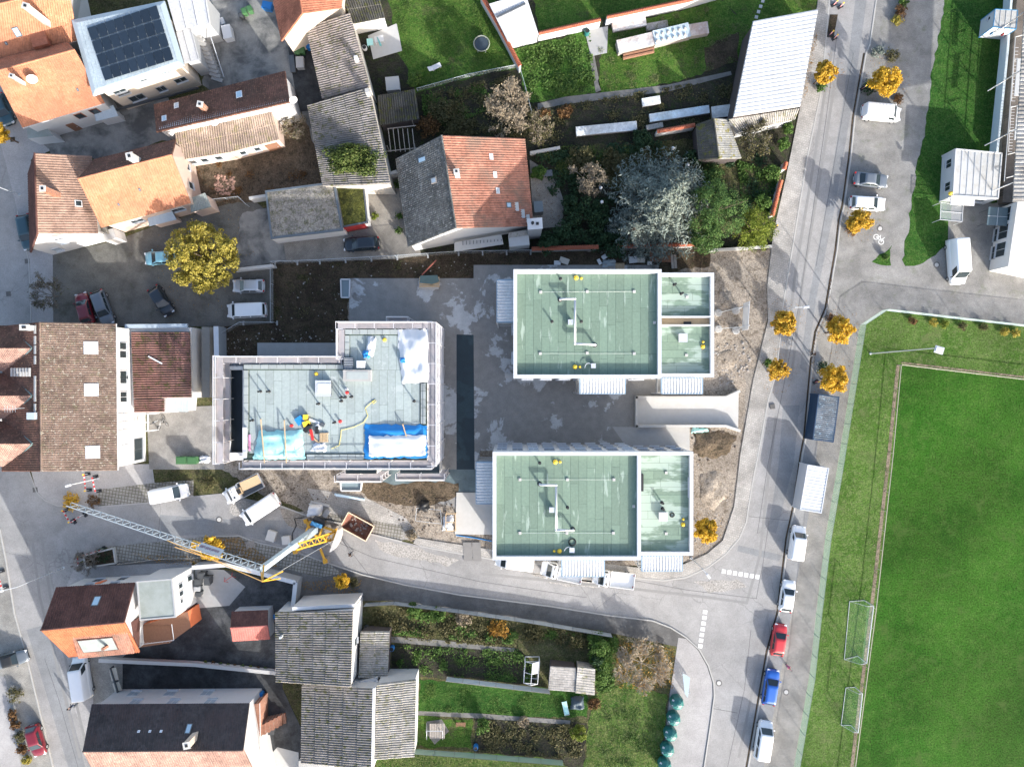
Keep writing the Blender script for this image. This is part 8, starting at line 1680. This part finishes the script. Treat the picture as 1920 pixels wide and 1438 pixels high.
barrel('blue barrel beside the round dark bush', 892, 1403, .3, .9, BIN_B); barrel('blue barrel at the lichen roof lean-to', 734, 1217, .32, .9, BIN_B); barrel('black barrel at the lichen roof lean-to corner', 686, 1178, .3, .8, BIN_K); barrel('green water butt at the garden steps', 1101, 58, .35, 1.0, BANK_G); barrel('grey rain barrel on the terracotta yard roof edge', 557, 60, .2, .5, GREYW)
def bx(name, label, cat, px, py, d, mat, rz=0, z=0, top=None):
    """low object with a separate lid or top board"""
    b = P(px, py, z + d[2]); rt = thing(name, label, cat, (b.x, b.y, z + .01), rz); m = MB(); m.box((0, 0, d[2] / 2), (d[0], d[1], d[2]), 0); m.build('body', mat, rt, local=True); m = MB(); m.box((0, 0, d[2] + .02), (d[0] + .06, d[1] + .06, .04)); m.build('top', top or mat, rt, local=True); return rt
bx('storage_box', 'pale grey storage box standing in the mottled yard', 'box', 425, 60, (1.1, 1.7, 1.1), CORR_W, .2); bx('tank', 'grey plastic tank behind the bins of the cream gable', 'tank', 562, 117, (.95, 1.4, .8), GREYW, .05); bx('board_stack', 'dark boards leaning beside the grey tank', 'boards', 548, 120, (.6, 2.2, .25), STEEL_D, .12); bx('water_tank', 'white framed water tank under the garden barn', 'tank', 736, 157, (1.7, 1.7, 1.0), CORR_W, .1, 0, CONC_L)
bx('concrete_block', 'pale concrete ballast block on the street near the yellow tree', 'concrete block', 508, 1005, (1.1, 1.3, .6), CONC_L, -.3); bx('concrete_block', 'angular concrete ballast block near the crane mast', 'concrete block', 536, 1013, (1.0, 1.0, .7), CONC_L, .1); tarp('covered_machine', 'machine under a white cover beside the crane outrigger', [(576, 968), (604, 968), (606, 946), (580, 943)], .02, WHITE_T, .15, 31, 8, 8, 1.3, 'covered machine'); bx('generator', 'small white generator next to the grid pavers', 'generator', 611, 963, (.6, .9, .6), WHITE, -.6, 0, GREYW)
for x, lb in ((868, 'steel road plate bridging the pavement, nearer the crane'), (885, 'steel road plate bridging the pavement, nearer the balcony')): m = MB(); m.prism(ppts([(x, 1016), (x + 16, 1016), (x + 18, 1051), (x + 2, 1051)]), .105, .135); tag(m.build('road_plate', M('road_plate_steel', (.17, .165, .16), .6, .15)), lb, 'steel plate')
cr_ = thing('timber_crate', 'open timber frame crate with plastic at the pale apron', 'crate', P(845, 977))
for a, b in (((836, 963), (854, 963)), ((836, 979), (854, 979)), ((836, 995), (854, 995)), ((836, 963), (836, 995)), ((854, 963), (854, 995))): m = MB(); m.beam(P(*a, .9), P(*b, .9), .1, .1); m.build('rail', WOOD, cr_)
for x, y in ((836, 963), (854, 963), (836, 995), (854, 995)): c = P(x, y, .9); m = MB(); m.beam((c.x, c.y, 0), c, .1, .1); m.build('post', WOOD, cr_)
tarp('plastic_sheet', 'torn clear plastic inside the timber crate', [(830, 996), (850, 995), (850, 966), (832, 968)], .02, WHITE_T, .3, 33, 6, 8, .3, 'plastic sheet')
m = MB(); m.path([P(628, 926) + V3(0, 0, .15), P(655, 931) + V3(0, 0, .15), P(684, 936) + V3(0, 0, .15)], .13, 8); m.path([P(630, 929) + V3(0, 0, .12), P(684, 937) + V3(0, 0, .12)], .09, 6); tag(m.build('pipes', M('pale_blue_pipe', (.45, .58, .68), .4, .06)), 'pale blue pipes lying along the muddy pavement edge', 'pipes')
m = MB(); m.beam(P(583, 940) + V3(0, 0, .1), P(618, 948) + V3(0, 0, .1), .3, .15); tag(m.build('plank', CONC_L), 'pale plank on soil beside the covered machine', 'plank'); m = MB(); m.path([P(x, y) + V3(0, 0, .05) for x, y in ((552, 972), (556, 985), (548, 1000), (549, 1015), (553, 1018))], .06, 5); m.path([P(x, y) + V3(0, 0, .05) for x, y in ((552, 972), (575, 970), (620, 974), (640, 982))], .05, 5); tag(m.build('power_cable', BLACK), 'thick black power cable curving to the crane', 'cable')
m = MB(); m.path([P(x, y) + V3(0, 0, .06) for x, y in ((855, 1003), (890, 1008), (922, 1014))], .06, 5); tag(m.build('blue_pipe', BLUE_T), 'thin bright blue pipe below the pale apron', 'pipe'); m = MB(); m.beam(P(791, 516, .3), P(818, 488, .3), .15, .15); tag(m.build('red_beam', M('rust_red_beam', (.3, .1, .07), .7, .15)), 'rust red beam leaning from the work platform to the soil bank', 'beam')
wp = thing('work_platform', 'timber work platform with dark tarp on the wet slab', 'platform', P(805, 530))
for k in range(5): m = MB(); m.beam(P(786, 521 + 4 * k, .5), P(824, 521 + 4 * k, .5), .2, .06); m.build('plank', WOOD, wp)
m = MB(); m.prism(ppts([(785, 536), (822, 537), (822, 542), (785, 541)], .4), 0, .4); m.build('bearer', CONC_L, wp); m = MB(); m.prism(ppts([(788, 517), (820, 516), (824, 528), (810, 533), (787, 530)], .62), .55, .62); m.build('tarp', M('dark_teal_tarp', (.08, .13, .13), .7, .2), wp)
for pts, lb, mt in (([(1217, 470), (1258, 471), (1258, 492), (1220, 490)], 'row of rusty shuttering boards behind the block', WOOD_B), ([(1257, 478), (1268, 477), (1270, 503), (1259, 504)], 'pale plank stack behind the block corner', WOOD_G)):
    rt = thing('board_stack', lb, 'boards', P(*pts[0])); a, b, c, d = ppts(pts, .3); n = 6 if mt is WOOD_B else 2
    for k in range(n): m = MB(); p, q = a.lerp(b, (k + .5) / n), d.lerp(c, (k + .5) / n); m.beam(p, q, (b - a).length / n - .06, .08); m.build('board', mt, rt)
for x, y, w_, d_, rz, mt, lb, nm in ((1058, 489, 1.2, .7, -.35, BEIGE, 'tilted beige carton on the soil behind the block', 'carton'), (1045, 493, .8, .5, .0, WHITE, 'pale carton half behind the tilted beige one', 'carton'), (1133, 482, .55, .5, .6, WHITE, 'small white carton beside crumpled foil', 'carton'), (1124, 491, .35, .7, .5, WHITE, 'narrow white offcut beside crumpled foil', 'carton'), (1187, 487, 1.0, .8, .1, WHITE, 'pile of white insulation offcuts', 'insulation'), (1202, 488, .95, .55, 0, BEIGE, 'flat tan carton beside the white offcuts', 'carton'), (1218, 494, .5, .4, 0, CONC_L, 'small pale block at the slab end', 'block')): bx(nm, lb, nm, x, y, (w_, d_, .35), mt, rz)
for x, y, lb in ((1142, 502, 'dark timber pallet on the slab edge behind the block'), (1162, 500, 'pale timber pallet on the slab edge behind the block'), (470, 1020, 'timber pallet dumped on leaf litter by the crane')):
    c = P(x, y); rt = thing('pallet', lb, 'pallet', (c.x, c.y, .03), .2 if x < 500 else 0)
    for k in range(6): m = MB(); m.box((0, -.36 + .145 * k, .14), (1.2, .1, .03)); m.build('slat', WOOD if x > 1150 else WOOD_G, rt, local=True)
    for k in range(3): m = MB(); m.box((-.5 + .5 * k, 0, .06), (.1, .8, .1)); m.build('bearer', WOOD_G, rt, local=True)
tarp('foil_heap', 'crumpled grey foil heap at the slab edge', [(1128, 503), (1156, 500), (1152, 486), (1130, 488)], .02, M('grey_foil', (.28, .32, .34), .35, .3), .25, 41, 10, 8, .25, 'foil'); tarp('rubbish_sacks', 'white rubbish sacks beside the green containers', [(372, 868), (395, 867), (392, 855), (374, 854)], .02, WHITE_T, .25, 42, 8, 6, .4, 'rubbish'); tarp('foil_sheet', 'crumpled teal foil at the ramp wall', [(1296, 812), (1330, 810), (1326, 802), (1298, 802)], .02, TEAL_T, .2, 43, 10, 5, .3, 'foil'); tarp('rubbish_heap', 'black rubbish heap beside the bitumen apron', [(784, 958), (806, 956), (804, 936), (788, 938)], .02, BLACK, .3, 44, 8, 8, .7, 'rubbish')
tarp('net_heap', 'dark blue net heap behind the board shed', [(1068, 1330), (1096, 1328), (1094, 1304), (1072, 1304)], .02, M('dark_net', (.05, .075, .095), .6, .3), .3, 45, 10, 10, .7, 'net')
m = MB(); m.box(P(955, 704, .15), (1.2, .6, .3)); m.box(P(957, 704, .33), (.9, .5, .06)); tag(m.build('door_step', CONC_L), 'concrete door step at the block corner by the yard', 'door step'); m = MB(); m.box(P(1106, 835, .4), (1.3, .7, .8)); m.box(P(1106, 835, .84), (1.4, .8, .08)); tag(m.build('meter_box', CONC_L), 'pale meter box standing before the corner block', 'meter box')
fr = thing('leaning_fence_panel', 'galvanised fence panel lying on the muddy bank', 'fence panel', P(800, 965))
for a, b in (((781, 952), (779, 976)), ((781, 952), (826, 956)), ((779, 976), (828, 982)), ((826, 956), (828, 982))): m = MB(); m.tube(P(*a, .25), P(*b, .25), .03, .03, 5); m.build('frame_tube', GALV, fr)

# ================================================================= garden things
tr = thing('trampoline', 'round trampoline with dark mat on the upper lawn', 'trampoline', P(903, 82)); c = P(903, 82, .7); m = MB(); m.path([c + V3(1.02 * math.cos(t), 1.02 * math.sin(t), 0) for t in [i * math.pi / 12 for i in range(25)]], .07, 6); m.build('frame', M('trampoline_pad', (.25, .26, .22), .7, .1), tr); m = MB(); m.lathe(c - V3(0, 0, .04), [(.9, 0), (.9, .02)], 24); m.build('mat', M('trampoline_mat', (.03, .045, .06), .8, .1), tr)
for k in range(6): a = k * 1.047; m = MB(); m.tube((c.x + math.cos(a), c.y + math.sin(a), 0), (c.x + math.cos(a), c.y + math.sin(a), .7), .03); m.build('leg', GALV, tr)
sl = thing('sun_lounger', 'white plastic sun lounger on the upper lawn', 'sun lounger', P(817, 128), .45); m = MB(); m.box((.1, 0, .35), (1.3, .6, .06)); m.build('seat', WHITE, sl, local=True); m = MB(); m.box((-.75, 0, .5), (.6, .6, .06), ry=.5); m.build('backrest', WHITE, sl, local=True)
for x, y in ((.6, .25), (.6, -.25), (-.4, .25), (-.4, -.25)): m = MB(); m.box((x, y, .16), (.07, .07, .32)); m.build('leg', WHITE, sl, local=True)
def table(label, px, py, w, d, h, top, rz=0, z=0):
    c = P(px, py, h); rt = thing('garden_table', label, 'table', (c.x, c.y, z + .01), rz); m = MB(); m.box((0, 0, h), (w, d, .05)); m.build('table_top', top, rt, local=True)
    for sx in (-1, 1):
        for sy in (-1, 1): m = MB(); m.box((sx * w * .42, sy * d * .4, h / 2), (.06, .06, h)); m.build('leg', top, rt, local=True)
table('white garden table with folded teal parasol on the slab terrace', 711, 74, 1.2, .8, .72, WHITE, .2, .08); table('small teal checked table on the slab terrace', 694, 80, .8, .9, .6, TEAL_T, .1, .08); table('dark garden table beside the terrace hedge', 1028, 325, 1.1, .8, .7, STEEL_D, .1)
m = MB(); a = P(707, 70, .9); b = P(714, 86, .9); m.tube(a, b, .05, .16, 8); m.tube(a, a + V3(0, 0, -.85), .03); tag(m.build('parasol', M('teal_cloth', (.15, .4, .4), .8, .15)), 'folded teal parasol lying on the white garden table', 'parasol'); barrel('small round white side table at the barn wall', 683, 89, .32, .6, WHITE, 'side_table', 'table')
def coldframe(label, a, b, w, h, mt, n=1, name='cold_frame', cat='cold frame', extra=None):
    A, B = P(*a, h), P(*b, h); d = (B - A).normalized(); q = Vector((-d.y, d.x, 0)) * (w / 2); rt = thing(name, label, cat, ((A.x + B.x) / 2, (A.y + B.y) / 2, 0)); m = MB(); m.prism([A + q * .92, B + q * .92, B - q * .92, A - q * .92], 0, h - .08); m.build('box', WOOD_G, rt); plane('cover_sheet', A - q, B - q, B + q + V3(0, 0, .1), A + q + V3(0, 0, .1), mt, rt, .18, 9, .03, 0); return rt
SHEETM = M_tile('white_plastic_sheet', (.55, .57, .57), (.62, .64, .64), 1.0, 3, rough=.5, stain=(.35, .35, .33), stain_amt=.5); SHEETB = M_tile('pale_blue_sheet', (.4, .5, .56), (.45, .55, .6), 1.0, 3, rough=.5, stain=(.5, .5, .5), stain_amt=.5); SHEETR = M_tile('rust_stained_sheet', (.5, .5, .5), (.58, .58, .57), 1.0, 3, rough=.6, stain=(.28, .17, .12), stain_amt=.7)
coldframe('long white sheeted bench in the dark garden', (1080, 247), (1194, 236), 1.15, .6, SHEETM); coldframe('short white sheeted bench beside stacked blocks', (1204, 193), (1238, 187), 1.0, .5, SHEETM); coldframe('pale blue trough with white lid beside the lean-to', (1218, 222), (1330, 205), 1.0, .6, SHEETB); coldframe('corrugated covered pile with tyres at the barn foot', (1335, 212), (1370, 207), 1.5, .7, SHEETM); coldframe('grey board bench below the blue trough', (1212, 240), (1243, 234), .6, .4, C_PALE)
coldframe('covered woodpile with white and rusty sheets, near the path', (1158, 88), (1226, 72), 1.6, 1.1, SHEETR, name='woodpile', cat='woodpile'); coldframe('covered woodpile with pale blue sheet and bricks', (1226, 72), (1293, 56), 1.8, 1.2, SHEETB, name='woodpile', cat='woodpile'); coldframe('covered woodpile end with white stained sheet', (1291, 58), (1328, 52), 1.5, 1.0, SHEETR, name='woodpile', cat='woodpile'); coldframe('weathered sheet stack below the capped wall', (1148, 50), (1211, 38), 1.4, .5, SHEETR, name='sheet_stack', cat='sheets'); coldframe('small grey sheet stack beside the covered woodpile', (1212, 52), (1252, 45), .9, .4, C_PALE, name='sheet_stack', cat='sheets')
for k in range(12): x = 1232 + 10.5 * (k % 6); y = (66 if k < 6 else 78) - 2.4 * (k % 6); c = P(x, y, 1.35); m = MB(); m.box((c.x, c.y, 1.36), (.3, .3, .14), .2); m.box((c.x, c.y, 1.45), (.2, .2, .05), .2); tag(m.build('weight_brick', BEIGE), 'pale brick weighing down the blue sheeted woodpile', 'brick', 'bricks on the woodpile sheet')
lg = thing('log_pile', 'split log rows stacked below the rusty woodpile sheet', 'logs', P(1200, 100))
for k in range(3): m = MB(); m.tube(P(1168, 98 + 6 * k, .3), P(1226, 85 + 6 * k, .3), .22, .22, 7); m.build('log', WOOD_B, lg)
gh = thing('greenhouse_frame', 'white empty greenhouse frame in the shaded lower garden', 'greenhouse', P(996, 1260)); Gq = [(985, 1240), (1012, 1240), (1008, 1282), (982, 1280)]
for zz, nm in ((1.7, 'eave_bar'), (.05, 'ground_bar')):
    Q = ppts(Gq, 1.7)
    for i in range(4): m = MB(); a, b = Q[i], Q[(i + 1) % 4]; m.beam((a.x, a.y, zz), (b.x, b.y, zz), .07, .07); m.build(nm, WHITE, gh)
Q = ppts(Gq, 1.7); R0, R1 = (Q[0] + Q[1]) / 2 + V3(0, 0, .6), (Q[2] + Q[3]) / 2 + V3(0, 0, .6); m = MB(); m.beam(R0, R1, .07, .07); m.build('ridge_bar', WHITE, gh)
for a, b in ((Q[0], R0), (Q[1], R0), (Q[2], R1), (Q[3], R1), ((Q[0] + Q[3]) / 2, (R0 + R1) / 2), ((Q[1] + Q[2]) / 2, (R0 + R1) / 2)): m = MB(); m.beam(a, b, .06, .06); m.build('rafter', WHITE, gh)
for p in Q: m = MB(); m.beam((p.x, p.y, 0), p, .07, .07); m.build('post', WHITE, gh)
m = MB(); m.poly([(Q[1] + Q[2]) / 2, Q[1], R0, (R0 + R1) / 2]); m.build('pane', SHEETM, gh)
sw = thing('garden_swing', 'grey slatted garden swing seat on the small lawn', 'garden swing', P(815, 1372)); 
for k in range(9): m = MB(); m.beam(P(807 + 3.2 * k, 1356, .5), P(807 + 3.2 * k, 1384, .5), .16, .05); m.build('slat', WOOD_G, sw)
for x in (800, 830): m = MB(); m.path([P(x, 1355, 0), P(x, 1370, 1.9), P(x, 1386, 0)], .04, 5); m.build('frame_leg', GALV, sw)
m = MB(); m.tube(P(800, 1370, 1.9), P(830, 1370, 1.9), .04); m.build('frame_bar', GALV, sw); m = MB(); m.prism(ppts([(800, 1352), (828, 1348), (842, 1370), (815, 1395), (798, 1372)]), .0, .03); tag(m.build('paved_patch', PATHC), 'grey paved patch under the garden swing', 'paving')
bn = thing('garden_bench', 'brown garden bench beside the swing lawn', 'bench', P(864, 1358)); 
for k in range(3): m = MB(); m.beam(P(855, 1355 + 2.5 * k, .45), P(873, 1355 + 2.5 * k, .45), .12, .04); m.build('slat', WOOD_B, bn)
for x in (857, 871): m = MB(); c = P(x, 1357); m.box((c.x, c.y, .22), (.06, .4, .44)); m.build('leg', WOOD_B, bn)
ld = thing('garden_lounger', 'teal frame garden lounger folded on the lawn', 'lounger', P(1060, 1325), -1.35); m = MB(); m.box((0, 0, .3), (1.7, .6, .05)); m.build('seat', TEAL_T, ld, local=True); m = MB(); m.path([(-.9, -.3, .3), (.95, -.3, .3), (.95, .3, .3), (-.9, .3, .3)], .03, 5); m.build('frame', GALV, ld, local=True)
for x in (-.6, .6): m = MB(); m.path([(x, -.3, .3), (x, -.3, 0), (x, .3, 0), (x, .3, .3)], .025, 5); m.build('leg', GALV, ld, local=True)
gt = thing('yard_gate', 'beige two-leaf sliding gate across the black courtyard', 'gate', P(216, 1275))
for a, b in (((211, 1252), (216, 1275)), ((217, 1279), (222, 1295))): m = MB(); m.beam(P(*a, .8), P(*b, .8), .9, .1); m.build('leaf', M('beige_gate_panel', (.5, .46, .38), .7, .06), gt)
m = MB(); m.beam(P(209, 1250, .7), P(224, 1298, .7), .1, .9); m.build('rail', STEEL_D, gt)
pt = thing('planter', 'raised concrete planter with dark shrub at the side street', 'planter', P(185, 1045)); Q = ppts([(156, 1042), (212, 1028), (216, 1056), (160, 1064)], .5)
for i in range(4): m = MB(); m.beam(Q[i] - V3(0, 0, .25), Q[(i + 1) % 4] - V3(0, 0, .25), .18, .5); m.build('wall', CONC_L, pt)
m = MB(); m.prism(Q, 0, .35); m.build('soil', SOIL_D, pt)
for i in range(9):
    x = 385 + 14 * i; shrub('small potted plant in the row along the low white wall', x, 1242 + 1.5 * i, 5, .5, (L_LIME, L_BRN, L_GRN)[i % 3], .06, 160, 300 + i, 'potted plants along the low white wall', 'potted_plant', 'plant')
for x, y, lb, rz in ((445, 1040, 'white folding trestle on the leaf litter', .4), (432, 1082, 'red drying rack in the black courtyard', .6)):
    c = P(x, y); rt = thing('trestle', lb, 'trestle', (c.x, c.y, .02), rz); mt = WHITE if 'white' in lb else RED; m = MB(); m.tube((-.6, 0, .8), (.6, 0, .8), .03); m.build('bar', mt, rt, local=True)
    for sx in (-.6, .6): m = MB(); m.path([(sx, -.4, 0), (sx, 0, .8), (sx, .4, 0)], .025, 5); m.build('leg', mt, rt, local=True)
m = MB(); m.path([P(383, 640, 2.9), P(398, 700, 3.0)], .03); 
for i, (x, y) in enumerate(((408, 62), (416, 40))): bx('yard_clutter', ['green chest in the courtyard under the outside stair', 'folded ladder trolley at the pale yard wall'][i], 'box', x, y, (.5, .8, .6), (TEAL_T, ALU)[i], .3)
